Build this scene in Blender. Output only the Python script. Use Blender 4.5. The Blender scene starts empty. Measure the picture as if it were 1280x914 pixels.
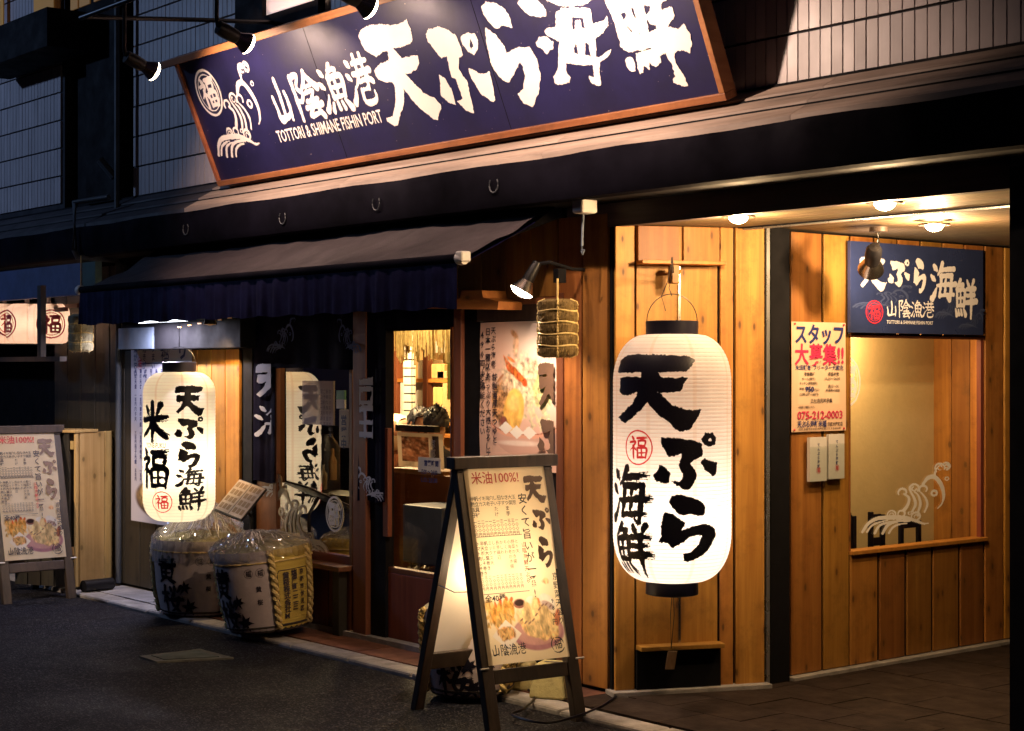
import bpy, math, random
import numpy as np
from mathutils import Vector, Matrix
random.seed(7)
S = bpy.context.scene
COL = S.collection
PI = math.pi
V = Vector
# ------------------------------------------------------------------ camera, world, exposure
YAW = math.radians(39.0)
FWD = V((-math.cos(YAW), math.sin(YAW), 0)); RGT = V((math.sin(YAW), math.cos(YAW), 0))
CAM = V((6.0, -5.6, 1.6)); FPX = 2107.0; HORZ = 460.0
cd = bpy.data.cameras.new('camera'); cam = bpy.data.objects.new('camera', cd); COL.objects.link(cam)
cam.location = CAM
cam.rotation_euler = (PI/2, 0, math.atan2(-FWD.x, FWD.y))
cd.sensor_width = 36; cd.lens = FPX/1280*36; cd.shift_y = (HORZ-457)/1280; cd.clip_end = 400
S.camera = cam
w = bpy.data.worlds.new('World'); S.world = w; w.use_nodes = True
bg = w.node_tree.nodes['Background']; bg.inputs[0].default_value = (0.16, 0.15, 0.42, 1); bg.inputs[1].default_value = 0.014
S.view_settings.view_transform = 'Standard'; S.view_settings.look = 'None'
S.view_settings.exposure = 0.0; S.view_settings.gamma = 1.0
S.cycles.use_denoising = True
S.cycles.max_bounces = 6; S.cycles.diffuse_bounces = 3; S.cycles.glossy_bounces = 3
S.cycles.transparent_max_bounces = 10; S.cycles.transmission_bounces = 3
S.cycles.caustics_reflective = False; S.cycles.caustics_refractive = False
S.cycles.sample_clamp_indirect = 3.0

def ray(px, py): return FWD + RGT*((px-640)/FPX) + V((0, 0, (HORZ-py)/FPX))
def onY(px, py, y):
    d = ray(px, py); return CAM + d*((y-CAM.y)/d.y)
def onX(px, py, x):
    d = ray(px, py); return CAM + d*((x-CAM.x)/d.x)
def onZ(px, py, z):
    d = ray(px, py); return CAM + d*((z-CAM.z)/d.z)
def onP(px, py, p, n):
    d = ray(px, py); return CAM + d*((p-CAM).dot(n)/d.dot(n))

# ------------------------------------------------------------------ materials
def newmat(name):
    m = bpy.data.materials.new(name); m.use_nodes = True
    nt = m.node_tree; b = nt.nodes['Principled BSDF']
    return m, nt, b
def N(nt, t, **kw):
    n = nt.nodes.new(t)
    for k, v in kw.items():
        if k.startswith('i_'): n.inputs[k[2:].replace('_', ' ')].default_value = v
        else: setattr(n, k, v)
    return n
def mix(nt, fac, a, b):
    n = nt.nodes.new('ShaderNodeMix'); n.data_type = 'RGBA'
    for s, v in ((0, fac), (6, a), (7, b)):
        if isinstance(v, (int, float)): n.inputs[s].default_value = v
        elif isinstance(v, tuple): n.inputs[s].default_value = (*v[:3], 1)
        else: nt.links.new(v, n.inputs[s])
    return n.outputs[2]
def rng(nt, src, a, b, lo=0., hi=1.):
    n = nt.nodes.new('ShaderNodeMapRange'); n.inputs[1].default_value = a; n.inputs[2].default_value = b
    n.inputs[3].default_value = lo; n.inputs[4].default_value = hi; nt.links.new(src, n.inputs[0]); return n.outputs[0]
def math_(nt, op, a, b=0.0):
    n = nt.nodes.new('ShaderNodeMath'); n.operation = op
    for s, v in ((0, a), (1, b)):
        if isinstance(v, (int, float)): n.inputs[s].default_value = v
        else: nt.links.new(v, n.inputs[s])
    return n.outputs[0]
def coords(nt, scale, rand=True):
    tc = N(nt, 'ShaderNodeTexCoord'); oi = N(nt, 'ShaderNodeObjectInfo')
    mp = N(nt, 'ShaderNodeMapping'); mp.inputs['Scale'].default_value = scale
    nt.links.new(tc.outputs['Object'], mp.inputs[0])
    if not rand: return mp.outputs[0], tc, oi
    ad = N(nt, 'ShaderNodeVectorMath', operation='ADD'); ml = N(nt, 'ShaderNodeVectorMath', operation='SCALE')
    ml.inputs[0].default_value = (31, 17, 23); nt.links.new(oi.outputs['Random'], ml.inputs['Scale'])
    nt.links.new(mp.outputs[0], ad.inputs[0]); nt.links.new(ml.outputs[0], ad.inputs[1])
    return ad.outputs[0], tc, oi
def plain(name, col, rough=.6, metal=0., var=.25, scale=6., bump=0., bscale=80., stretch=(1, 1, 1), spec=.5):
    m, nt, b = newmat(name)
    v, tc, oi = coords(nt, stretch)
    n = N(nt, 'ShaderNodeTexNoise', i_Scale=scale, i_Detail=6.0, i_Roughness=.6); nt.links.new(v, n.inputs['Vector'])
    c0 = tuple(x*(1-var) for x in col); c1 = tuple(min(1, x*(1+var)) for x in col)
    nt.links.new(mix(nt, rng(nt, n.outputs[0], .3, .7), c0, c1), b.inputs['Base Color'])
    nt.links.new(rng(nt, n.outputs[0], .3, .7, min(1, rough*1.15), rough*.85), b.inputs['Roughness'])
    b.inputs['Metallic'].default_value = metal; b.inputs['Specular IOR Level'].default_value = spec
    if bump:
        n2 = N(nt, 'ShaderNodeTexNoise', i_Scale=bscale, i_Detail=4.0); nt.links.new(v, n2.inputs['Vector'])
        bp = N(nt, 'ShaderNodeBump', i_Strength=bump, i_Distance=.004); nt.links.new(n2.outputs[0], bp.inputs['Height'])
        nt.links.new(bp.outputs[0], b.inputs['Normal'])
    return m
def wood(name, c_lo, c_hi, axis=2, rough=.55, knots=True, vary=.25, dirt=.0):
    """plank wood: grain runs along axis, every object gets its own cut of it"""
    m, nt, b = newmat(name)
    sc = [26, 26, 26]; sc[axis] = 1.1
    v, tc, oi = coords(nt, tuple(sc))
    g = N(nt, 'ShaderNodeTexNoise', i_Scale=1.0, i_Detail=8.0, i_Roughness=.62, i_Distortion=.6); nt.links.new(v, g.inputs['Vector'])
    sc2 = [5, 5, 5]; sc2[axis] = .5
    v2, _, _ = coords(nt, tuple(sc2))
    g2 = N(nt, 'ShaderNodeTexNoise', i_Scale=1.0, i_Detail=3.0); nt.links.new(v2, g2.inputs['Vector'])
    col = mix(nt, rng(nt, g.outputs[0], .33, .68), c_lo, c_hi)
    col = mix(nt, rng(nt, g2.outputs[0], .35, .7, 0, .6), col, tuple((a*.55+b_*.25) for a, b_ in zip(c_lo, c_hi)))
    # board to board difference
    hs = N(nt, 'ShaderNodeHueSaturation'); nt.links.new(col, hs.inputs['Color'])
    nt.links.new(rng(nt, oi.outputs['Random'], 0, 1, 1-vary, 1+vary), hs.inputs['Value'])
    rr = math_(nt, 'FRACT', math_(nt, 'MULTIPLY', oi.outputs['Random'], 7.3))
    nt.links.new(rng(nt, rr, 0, 1, .485, .512), hs.inputs['Hue'])
    col = hs.outputs[0]
    if knots:
        sp = N(nt, 'ShaderNodeSeparateXYZ'); nt.links.new(tc.outputs['Object'], sp.inputs[0])
        o = [sp.outputs[0], sp.outputs[1], sp.outputs[2]]
        along = o.pop(axis)
        u = math_(nt, 'ADD', math_(nt, 'ADD', o[0], math_(nt, 'MULTIPLY', o[1], 1.37)), math_(nt, 'MULTIPLY', oi.outputs['Random'], 91.0))
        cb = N(nt, 'ShaderNodeCombineXYZ'); nt.links.new(u, cb.inputs[0]); nt.links.new(math_(nt, 'MULTIPLY', along, .62), cb.inputs[1])
        vo = N(nt, 'ShaderNodeTexVoronoi', voronoi_dimensions='2D', i_Scale=5.2); nt.links.new(cb.outputs[0], vo.inputs['Vector'])
        wn = math_(nt, 'ADD', vo.outputs['Distance'], math_(nt, 'MULTIPLY', math_(nt, 'SUBTRACT', g.outputs[0], .5), .06))
        ring = rng(nt, wn, .035, .075, 1, 0)
        gate = rng(nt, N_sep(nt, vo.outputs['Color']), .36, .41)
        col = mix(nt, math_(nt, 'MULTIPLY', ring, math_(nt, 'MULTIPLY', gate, .97)), col, tuple(x*.16 for x in c_lo))
        halo = rng(nt, wn, .06, .22, .5, 0)
        col = mix(nt, math_(nt, 'MULTIPLY', halo, gate), col, tuple(x*.6 for x in c_lo))
    if dirt:
        v3, _, _ = coords(nt, (3, 3, 3))
        g3 = N(nt, 'ShaderNodeTexNoise', i_Scale=2.0, i_Detail=7.0, i_Roughness=.7); nt.links.new(v3, g3.inputs['Vector'])
        col = mix(nt, rng(nt, g3.outputs[0], .5, .75, 0, dirt), col, tuple(x*.25 for x in c_lo))
    nt.links.new(col, b.inputs['Base Color'])
    b.inputs['Roughness'].default_value = rough
    bp = N(nt, 'ShaderNodeBump', i_Strength=.35, i_Distance=.002); nt.links.new(g.outputs[0], bp.inputs['Height']); nt.links.new(bp.outputs[0], b.inputs['Normal'])
    return m
def N_sep(nt, c):
    s = N(nt, 'ShaderNodeSeparateColor'); nt.links.new(c, s.inputs[0]); return s.outputs[0]
def emis(name, col, st):
    m, nt, b = newmat(name)
    b.inputs['Base Color'].default_value = (*col, 1); b.inputs['Emission Color'].default_value = (*col, 1); b.inputs['Emission Strength'].default_value = st
    return m
def glass(name, refl=.12, tint=(.92, .95, .92)):
    m, nt, b = newmat(name)
    nt.nodes.remove(b)
    t = N(nt, 'ShaderNodeBsdfTransparent'); t.inputs[0].default_value = (*tint, 1)
    g = N(nt, 'ShaderNodeBsdfGlossy'); g.inputs['Roughness'].default_value = .012; g.inputs[0].default_value = (1, 1, 1, 1)
    lw = N(nt, 'ShaderNodeLayerWeight'); lw.inputs[0].default_value = .5
    f = math_(nt, 'ADD', math_(nt, 'MULTIPLY', math_(nt, 'POWER', lw.outputs['Facing'], 4.0), .85), .05+refl)
    ms = N(nt, 'ShaderNodeMixShader'); nt.links.new(f, ms.inputs[0]); nt.links.new(t.outputs[0], ms.inputs[1]); nt.links.new(g.outputs[0], ms.inputs[2])
    nt.links.new(ms.outputs[0], nt.nodes['Material Output'].inputs[0])
    return m
def paper(name, col, trans=.7, seams=0, rough=.8, seamcol=(.75, .5, .35)):
    """thin sheet that lets a lamp behind it shine through"""
    m, nt, b = newmat(name)
    nt.nodes.remove(b)
    v, tc, oi = coords(nt, (1, 1, 1))
    n = N(nt, 'ShaderNodeTexNoise', i_Scale=9.0, i_Detail=6.0); nt.links.new(v, n.inputs['Vector'])
    c = mix(nt, rng(nt, n.outputs[0], .3, .7), tuple(x*.93 for x in col), col)
    if seams:
        sp = N(nt, 'ShaderNodeSeparateXYZ'); nt.links.new(tc.outputs['Object'], sp.inputs[0])
        a = math_(nt, 'ARCTAN2', sp.outputs[1], sp.outputs[0])
        a = math_(nt, 'MULTIPLY', math_(nt, 'ADD', a, PI), seams/(2*PI))
        a = math_(nt, 'ABSOLUTE', math_(nt, 'SUBTRACT', math_(nt, 'FRACT', a), .5))
        c = mix(nt, rng(nt, a, .03, .06, .45, 0), c, seamcol)
    d = N(nt, 'ShaderNodeBsdfDiffuse'); t = N(nt, 'ShaderNodeBsdfTranslucent')
    nt.links.new(c, d.inputs[0]); nt.links.new(c, t.inputs[0])
    ms = N(nt, 'ShaderNodeMixShader'); ms.inputs[0].default_value = trans
    nt.links.new(d.outputs[0], ms.inputs[1]); nt.links.new(t.outputs[0], ms.inputs[2])
    nt.links.new(ms.outputs[0], nt.nodes['Material Output'].inputs[0])
    return m
def printed(name, trans=0., gloss=.35):
    m, nt, b = newmat(name)
    a = N(nt, 'ShaderNodeVertexColor'); a.layer_name = 'Col'
    if trans:
        nt.nodes.remove(b)
        d = N(nt, 'ShaderNodeBsdfDiffuse'); t = N(nt, 'ShaderNodeBsdfTranslucent')
        nt.links.new(a.outputs[0], d.inputs[0]); nt.links.new(a.outputs[0], t.inputs[0])
        ms = N(nt, 'ShaderNodeMixShader'); ms.inputs[0].default_value = trans
        nt.links.new(d.outputs[0], ms.inputs[1]); nt.links.new(t.outputs[0], ms.inputs[2])
        nt.links.new(ms.outputs[0], nt.nodes['Material Output'].inputs[0])
    else:
        nt.links.new(a.outputs[0], b.inputs['Base Color']); b.inputs['Roughness'].default_value = gloss
    return m
M = {}
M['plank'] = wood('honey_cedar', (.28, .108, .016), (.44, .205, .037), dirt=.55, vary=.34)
M['plank_mid'] = wood('amber_shaded_cedar', (.23, .088, .014), (.39, .175, .032), dirt=.5)  # same cedar as the honey planks, its shade put into the colour
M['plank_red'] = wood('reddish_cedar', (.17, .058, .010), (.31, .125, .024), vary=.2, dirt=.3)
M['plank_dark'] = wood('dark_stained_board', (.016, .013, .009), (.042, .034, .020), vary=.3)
M['plank_x'] = wood('honey_cedar_lying', (.28, .108, .016), (.44, .205, .037), axis=0)
M['frame_red'] = wood('red_brown_frame_wood', (.12, .032, .014), (.22, .065, .026), knots=False, vary=.1)
M['frame_red_x'] = wood('red_brown_frame_wood_lying', (.12, .032, .014), (.22, .065, .026), axis=0, knots=False, vary=.1)
M['sign_frame'] = wood('orange_sign_frame_wood', (.22, .08, .025), (.40, .17, .055), axis=0, knots=False, vary=.08, dirt=.5)
M['sign_frame_u'] = wood('orange_sign_frame_wood_upright', (.28, .09, .03), (.45, .18, .06), axis=1, knots=False, vary=.08, dirt=.5)
M['board_wood'] = wood('stained_board_wood', (.022, .013, .009), (.06, .036, .023), vary=.1, dirt=.3)
M['board_pale'] = wood('pale_batten_wood', (.28, .17, .08), (.45, .30, .15), vary=.1)
M['crate_wood'] = wood('pale_crate_wood', (.46, .27, .085), (.66, .43, .16), vary=.12, dirt=.25)
M['shop_wood'] = wood('light_shop_wood', (.40, .24, .09), (.58, .38, .17), knots=False)
M['navy_board'] = plain('navy_sign_paint', (.014, .013, .055), rough=.40, var=.35, scale=3, bump=.15, bscale=25)
_nt0 = M['navy_board'].node_tree; _b0 = _nt0.nodes['Principled BSDF']; _src = _b0.inputs['Base Color'].links[0].from_socket
_v0, _, _ = coords(_nt0, (1, 1, 1)); _vo = N(_nt0, 'ShaderNodeTexVoronoi', i_Scale=26.0); _nt0.links.new(_v0, _vo.inputs['Vector'])
_g0 = math_(_nt0, 'MULTIPLY', rng(_nt0, _vo.outputs['Distance'], .04, .07, 1, 0), rng(_nt0, N_sep(_nt0, _vo.outputs['Color']), .55, .6))
_nt0.links.new(mix(_nt0, _g0, _src, (.45, .36, .33)), _b0.inputs['Base Color'])
M['sign_white'] = plain('cream_sign_letter', (.78, .72, .68), rough=.55, var=.05)
M['navy_panel'] = plain('blue_panel_print', (.024, .033, .085), rough=.3, var=.15)
M['panel_wave'] = plain('faint_blue_wave_print', (.055, .07, .14), rough=.4, var=.1)
M['crest_glow'] = paper('red_lantern_ink', (.80, .06, .07), .6)
M['crest_red'] = plain('red_crest_print', (.55, .03, .05), rough=.5, var=.1)
M['black'] = plain('black_brush_ink', (.006, .005, .012), spec=.3, rough=.4, var=.2)
M['ink_brown'] = plain('brown_brush_ink', (.13, .075, .05), rough=.6, var=.15)
M['ink_dark'] = plain('dark_print_ink', (.03, .02, .03), rough=.6, var=.1)
M['ink_mid'] = plain('faded_print_ink', (.30, .20, .13), rough=.6, var=.1)
M['ink_red'] = plain('red_print_ink', (.50, .055, .045), rough=.6, var=.1)
M['ink_blue'] = plain('navy_print_ink', (.02, .03, .15), rough=.5, var=.1)
M['ink_pink'] = plain('crimson_print_ink', (.55, .03, .10), rough=.5, var=.1)
M['white_film'] = plain('white_window_film', (.88, .84, .80), rough=.6, var=.06)
M['noren'] = plain('navy_curtain_cloth', (.004, .003, .012), rough=.9, spec=.03, var=.2, bump=.3, bscale=300)
M['noren_white'] = plain('curtain_white_dye', (.42, .42, .50), rough=.9, var=.1)
M['noren_blue'] = plain('curtain_blue_dye', (.05, .07, .2), rough=.9, var=.1)
M['awning'] = plain('awning_canvas', (.023, .0145, .018), rough=.85, var=.3, scale=4, bump=.4, bscale=160)
M['valance'] = plain('awning_valance_cloth', (.009, .008, .045), rough=.8, spec=.1, var=.35, scale=7)
M['black_metal'] = plain('black_metal', (.012, .011, .013), rough=.38, metal=.3, var=.2)
M['dark_box'] = plain('dark_painted_metal', (.005, .0045, .006), spec=.15, rough=.8, var=.3)
M['gutter'] = plain('dark_gutter_sheet', (.004, .0035, .007), rough=.85, metal=.0, spec=.04, var=.6, scale=3, bump=.3, bscale=8)
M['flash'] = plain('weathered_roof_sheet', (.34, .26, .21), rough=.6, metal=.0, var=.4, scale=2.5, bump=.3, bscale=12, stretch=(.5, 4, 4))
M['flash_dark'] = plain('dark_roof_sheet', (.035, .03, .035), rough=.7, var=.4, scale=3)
M['pipe_dark'] = plain('dark_painted_pipe', (.04, .045, .055), rough=.6, var=.2)
M['alu'] = plain('aluminium_rail', (.62, .62, .62), rough=.28, metal=.9, var=.1)
M['chrome'] = plain('brushed_reflector_metal', (.75, .66, .58), rough=.22, metal=1., var=.05)
M['pipe'] = plain('grey_blue_pipe', (.12, .15, .2), rough=.5, var=.2)
M['white_plastic'] = plain('white_plastic', (.62, .58, .55), rough=.45, var=.08)
M['tile'] = plain('pale_wall_tile', (.44, .38, .38), rough=.42, var=.2, scale=2)
M['grout'] = plain('dark_tile_joint', (.02, .018, .024), rough=.9, var=.2)
M['ceiling'] = wood('ceiling_board', (.11, .075, .037), (.19, .135, .07), axis=0, knots=False, vary=.05)
M['plaster'] = plain('cream_plaster', (.60, .45, .23), rough=.9, var=.05, scale=10, bump=.3, bscale=40)
M['straw'] = plain('straw', (.15, .095, .026), rough=.85, var=.45, scale=20, stretch=(8, 8, .6), bump=.8, bscale=30)
M['straw_pale'] = plain('pale_straw_mat', (.36, .32, .19), rough=.85, var=.3, scale=20, stretch=(8, 8, .6), bump=.8, bscale=30)
M['rope'] = plain('straw_rope', (.62, .46, .18), rough=.8, var=.3, scale=40)
M['mat_yellow'] = plain('yellow_straw_mat', (.50, .36, .07), rough=.75, var=.2, scale=1, stretch=(1, 1, 160), bump=.9, bscale=2)
M['keg_paper'] = plain('pale_mauve_keg_wrap', (.48, .40, .40), rough=.6, var=.15, scale=8, bump=.3, bscale=30)
M['keg_dark'] = plain('dark_keg_base', (.05, .04, .035), rough=.8, var=.3)
M['concrete'] = plain('old_concrete', (.42, .36, .16), rough=.9, var=.25, scale=14, bump=.8, bscale=60)
M['page'] = plain('menu_page', (.60, .50, .46), rough=.4, var=.2, scale=14)
M['skin'] = plain('skin', (.42, .22, .15), rough=.5, var=.1)
M['hair'] = plain('black_hair', (.012, .012, .02), rough=.5, var=.4, scale=40)
M['cloth_white'] = plain('white_work_cloth', (.75, .66, .52), rough=.85, var=.06)
M['cloth_dark'] = plain('dark_cloth', (.02, .022, .035), rough=.9, var=.2)
M['brick_white'] = plain('white_painted_brick', (.66, .60, .52), rough=.8, var=.08)
M['green'] = plain('green_sticker', (.06, .22, .09), rough=.5, var=.1)
M['blue_sheet'] = plain('slate_blue_sheet', (.07, .09, .19), rough=.6, var=.2, bump=.3, bscale=30)
M['green_glass'] = plain('grey_green_panel', (.07, .12, .11), rough=.4, var=.3)
M['glass_front'] = glass('reflective_front_glass', .50, (.75, .78, .76))
M['glass_door'] = glass('door_glass', .02)
M['glass_side'] = glass('side_window_glass', .03)
M['bulb'] = emis('lit_lamp_glass', (1, .80, .56), 30)
M['bulb_soft'] = emis('lit_bulb_glass', (1, .78, .55), 14)
M['tube_lit'] = emis('lit_tube', (.85, .9, 1.0), 5)
M['pane_lit'] = emis('lit_upper_pane', (1, .74, .68), .55)
M['glow_warm'] = emis('faint_warm_glow', (1, .45, .1), .05)
M['bulb_shell'] = plain('silvered_bulb_shell', (.5, .36, .36), rough=.12, metal=.9, var=.2)
M['lantern_paper'] = paper('lantern_paper', (.93, .87, .83), .72, seams=8, seamcol=(.82, .66, .54))
M['lantern_small'] = paper('warm_lantern_paper', (.93, .88, .74), .72, seams=8)
M['lantern_pink'] = paper('peach_lantern_paper', (.90, .70, .58), .65, seams=8)
M['rib'] = paper('bamboo_rib', (.86, .66, .60), .7)
M['board_back'] = paper('poster_back', (.90, .78, .60), .62)
M['print_t'] = printed('backlit_print', .55)
M['print'] = printed('poster_print')
def asphalt():
    m, nt, b = newmat('worn_asphalt')
    v, tc, oi = coords(nt, (1, 1, 1), False)
    a = N(nt, 'ShaderNodeTexNoise', i_Scale=1.2, i_Detail=8.0, i_Roughness=.65); nt.links.new(v, a.inputs['Vector'])
    g = N(nt, 'ShaderNodeTexVoronoi', i_Scale=110.0); nt.links.new(v, g.inputs['Vector'])
    c = mix(nt, rng(nt, a.outputs[0], .35, .7), (.003, .0033, .006), (.010, .0095, .014))
    c = mix(nt, rng(nt, N_sep(nt, g.outputs['Color']), .75, .95, 0, .6), c, (.09, .085, .095))
    cw_ = N(nt, 'ShaderNodeTexVoronoi', feature='DISTANCE_TO_EDGE', i_Scale=.9); wv_ = N(nt, 'ShaderNodeVectorMath', operation='ADD'); nt.links.new(v, wv_.inputs[0]); sc_ = N(nt, 'ShaderNodeVectorMath', operation='SCALE'); nt.links.new(a.outputs['Color'], sc_.inputs[0]); sc_.inputs['Scale'].default_value = .5; nt.links.new(sc_.outputs[0], wv_.inputs[1]); nt.links.new(wv_.outputs[0], cw_.inputs['Vector'])
    c = mix(nt, rng(nt, cw_.outputs['Distance'], .0, .012, .8, 0), c, (.001, .001, .002))
    nt.links.new(c, b.inputs['Base Color']); b.inputs['Specular IOR Level'].default_value = .12
    nt.links.new(rng(nt, a.outputs[0], .35, .7, .6, .9), b.inputs['Roughness'])
    bp = N(nt, 'ShaderNodeBump', i_Strength=.8, i_Distance=.006); nt.links.new(g.outputs['Distance'], bp.inputs['Height']); nt.links.new(bp.outputs[0], b.inputs['Normal'])
    return m
M['asphalt'] = asphalt()
M['kerb'] = plain('worn_kerb_stone', (.26, .24, .23), rough=.8, var=.35, scale=9, bump=.7, bscale=70)
M['screen_dark'] = plain('dark_added_screen', (.012, .009, .008), rough=.8, var=.3)
M['slab'] = plain('brown_paving_slab', (.021, .0135, .0105), rough=.85, spec=.15, var=.35, scale=7, bump=.5, bscale=60)
M['slab_red'] = plain('red_brown_paving_slab', (.15, .06, .035), rough=.6, var=.35, scale=7, bump=.5, bscale=60)
M['slab_grey'] = plain('grey_paving_slab', (.24, .23, .24), rough=.8, var=.25, scale=7, bump=.5, bscale=60)

# ------------------------------------------------------------------ mesh helpers
class MB:
    def __init__(s): s.v = []; s.f = []; s.smooth = False
    def quadv(s, *pts):
        n = len(s.v); s.v += [tuple(p) for p in pts]; s.f.append(tuple(range(n, n+len(pts)))); return s
    def box(s, x0, x1, y0, y1, z0, z1):
        return s.hexa([V((x0, y0, z0)), V((x1, y0, z0)), V((x1, y1, z0)), V((x0, y1, z0)), V((x0, y0, z1)), V((x1, y0, z1)), V((x1, y1, z1)), V((x0, y1, z1))])
    def hexa(s, p):
        n = len(s.v); s.v += [tuple(q) for q in p]
        for f in ((0, 3, 2, 1), (4, 5, 6, 7), (0, 1, 5, 4), (1, 2, 6, 5), (2, 3, 7, 6), (3, 0, 4, 7)): s.f.append(tuple(n+i for i in f))
        return s
    def obox(s, c, ax, ay, az):
        """centre and three half-axis vectors"""
        return s.hexa([c-ax-ay-az, c+ax-ay-az, c+ax+ay-az, c-ax+ay-az, c-ax-ay+az, c+ax-ay+az, c+ax+ay+az, c-ax+ay+az])
    def bar(s, a, b, wd, th, up=V((0, 0, 1))):
        d = (b-a); L = d.length; d = d/L; sd = d.cross(up)
        if sd.length < 1e-4: sd = d.cross(V((0, 1, 0)))
        sd.normalize(); u = sd.cross(d)
        return s.obox((a+b)/2, d*(L/2), sd*(wd/2), u*(th/2))
    def prism(s, poly, f, th):
        """poly of 2D points, f maps (a,b,c) to 3D, thickness th along c"""
        n = len(s.v); k = len(poly)
        s.v += [tuple(f(a, b, 0)) for a, b in poly]+[tuple(f(a, b, th)) for a, b in poly]
        s.f.append(tuple(range(n, n+k))); s.f.append(tuple(range(n+2*k-1, n+k-1, -1)))
        for i in range(k): j = (i+1) % k; s.f.append((n+i, n+k+i, n+k+j, n+j))
        return s
    def lathe(s, prof, seg=24, c=V((0, 0, 0)), a0=0, a1=2*PI, ax=None, cap=True):
        """prof list of (r, z) ; ax optional matrix"""
        n = len(s.v); full = abs(a1-a0-2*PI) < 1e-6; m = seg if full else seg+1
        for r, z in prof:
            for i in range(m):
                t = a0+(a1-a0)*i/seg; p = V((r*math.cos(t), r*math.sin(t), z))
                if ax is not None: p = ax @ p
                s.v.append(tuple(p+c))
        for j in range(len(prof)-1):
            for i in range(seg):
                a = n+j*m+i; b = n+j*m+(i+1) % m; s.f.append((a, b, b+m, a+m))
        if cap and full:
            if prof[0][0] > 1e-4: s.f.append(tuple(n+i for i in range(m-1, -1, -1)))
            if prof[-1][0] > 1e-4: s.f.append(tuple(n+(len(prof)-1)*m+i for i in range(m)))
        return s
    def tube(s, pts, r, seg=8, closed=False):
        n = len(s.v); k = len(pts); pts = [V(p) for p in pts]
        for i, p in enumerate(pts):
            a = pts[(i-1) % k] if closed or i else pts[0]; b = pts[(i+1) % k] if closed or i < k-1 else pts[-1]
            d = (b-a).normalized(); sd = d.cross(V((0, 0, 1)))
            if sd.length < .05: sd = d.cross(V((0, 1, 0)))
            sd.normalize(); u = sd.cross(d); rr = r[i] if isinstance(r, (list, tuple)) else r
            for q in range(seg):
                t = 2*PI*q/seg; s.v.append(tuple(p+sd*(rr*math.cos(t))+u*(rr*math.sin(t))))
        for i in range(k if closed else k-1):
            for q in range(seg):
                a = n+i*seg+q; b = n+i*seg+(q+1) % seg; c = n+((i+1) % k)*seg+(q+1) % seg; d = n+((i+1) % k)*seg+q
                s.f.append((a, b, c, d))
        if not closed:
            s.f.append(tuple(n+q for q in range(seg-1, -1, -1))); s.f.append(tuple(n+(k-1)*seg+q for q in range(seg)))
        return s
    def grid(s, nx, ny, f):
        n = len(s.v)
        for j in range(ny+1):
            for i in range(nx+1): s.v.append(tuple(f(i/nx, j/ny)))
        for j in range(ny):
            for i in range(nx):
                a = n+j*(nx+1)+i; s.f.append((a, a+1, a+nx+2, a+nx+1))
        return s
    def mesh(s, name, mat):
        me = bpy.data.meshes.new(name); me.from_pydata(s.v, [], s.f); me.update()
        if mat is not None: me.materials.append(M[mat] if isinstance(mat, str) else mat)
        if s.smooth:
            me.polygons.foreach_set('use_smooth', [True]*len(me.polygons))
            me.set_sharp_from_angle(angle=math.radians(40))
        return me
    def build(s, name, mat, parent=None, smooth=False, bevel=0, center=True):
        s.smooth = smooth
        me = s.mesh(name, mat)
        if bevel is None: bevel = 0
        o = bpy.data.objects.new(name, me); COL.objects.link(o)
        if center and len(s.v):
            # origin at the middle so that the grain differs and turns with the piece
            a = np.array(s.v); c = (a.min(0)+a.max(0))/2; c[2] = a[:, 2].min()
            me.transform(Matrix.Translation(V(-c))); me.update(); o.location = c
        if parent is not None:
            o.parent = parent
            o.location = o.location-V(OFF.get(parent.name, (0, 0, 0)))
            OFF[o.name] = tuple(V(OFF.get(parent.name, (0, 0, 0)))+o.location)
        else: OFF[o.name] = tuple(o.location)
        if bevel:
            md = o.modifiers.new('bevel', 'BEVEL'); md.width = bevel; md.segments = 2; md.limit_method = 'ANGLE'
        return o
OFF = {}   # world position of every object's origin (rotations are only put on finished things)
def tag(o, label=None, cat=None, group=None, kind=None):
    if label: o['label'] = label
    if cat: o['category'] = cat
    if group: o['group'] = group
    if kind: o['kind'] = kind
    return o
def empty(name, loc, label=None, cat=None, group=None, parent=None):
    o = bpy.data.objects.new(name, None); COL.objects.link(o); o.empty_display_size = .1
    loc = V(loc)
    if parent is not None:
        o.parent = parent; o.location = loc-V(OFF[parent.name])
    else: o.location = loc
    OFF[o.name] = tuple(loc)
    return tag(o, label, cat, group)
def copy_tree(o, parent=None):
    c = o.copy(); COL.objects.link(c)
    if parent: c.parent = parent
    for ch in list(o.children): copy_tree(ch, c)
    return c
def light(name, kind, loc, energy, col, parent=None, size=.03, target=None, angle=90, blend=.5, sx=None):
    L = bpy.data.lights.new(name, kind); L.energy = energy; L.color = col
    if kind == 'AREA':
        L.size = size
        if sx: L.shape = 'RECTANGLE'; L.size_y = sx
    else: L.shadow_soft_size = size
    if kind == 'SPOT': L.spot_size = math.radians(angle); L.spot_blend = blend
    o = bpy.data.objects.new(name, L); COL.objects.link(o); loc = V(loc)
    if target is not None: o.rotation_euler = (V(target)-loc).to_track_quat('-Z', 'Y').to_euler()
    if parent is not None: o.parent = parent; o.location = loc-V(OFF[parent.name])
    else: o.location = loc
    return o
class Frame:
    """a flat face: origin, right, up (unit), normal"""
    def __init__(s, O, R, U):
        s.O = V(O); s.R = V(R).normalized(); s.U = V(U).normalized(); s.N = s.R.cross(s.U)
    def __call__(s, a, b, c=0.): return s.O+s.R*a+s.U*b+s.N*c
    def px(s, px, py):
        p = onP(px, py, s.O, s.N)-s.O; return (p.dot(s.R), p.dot(s.U))

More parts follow.
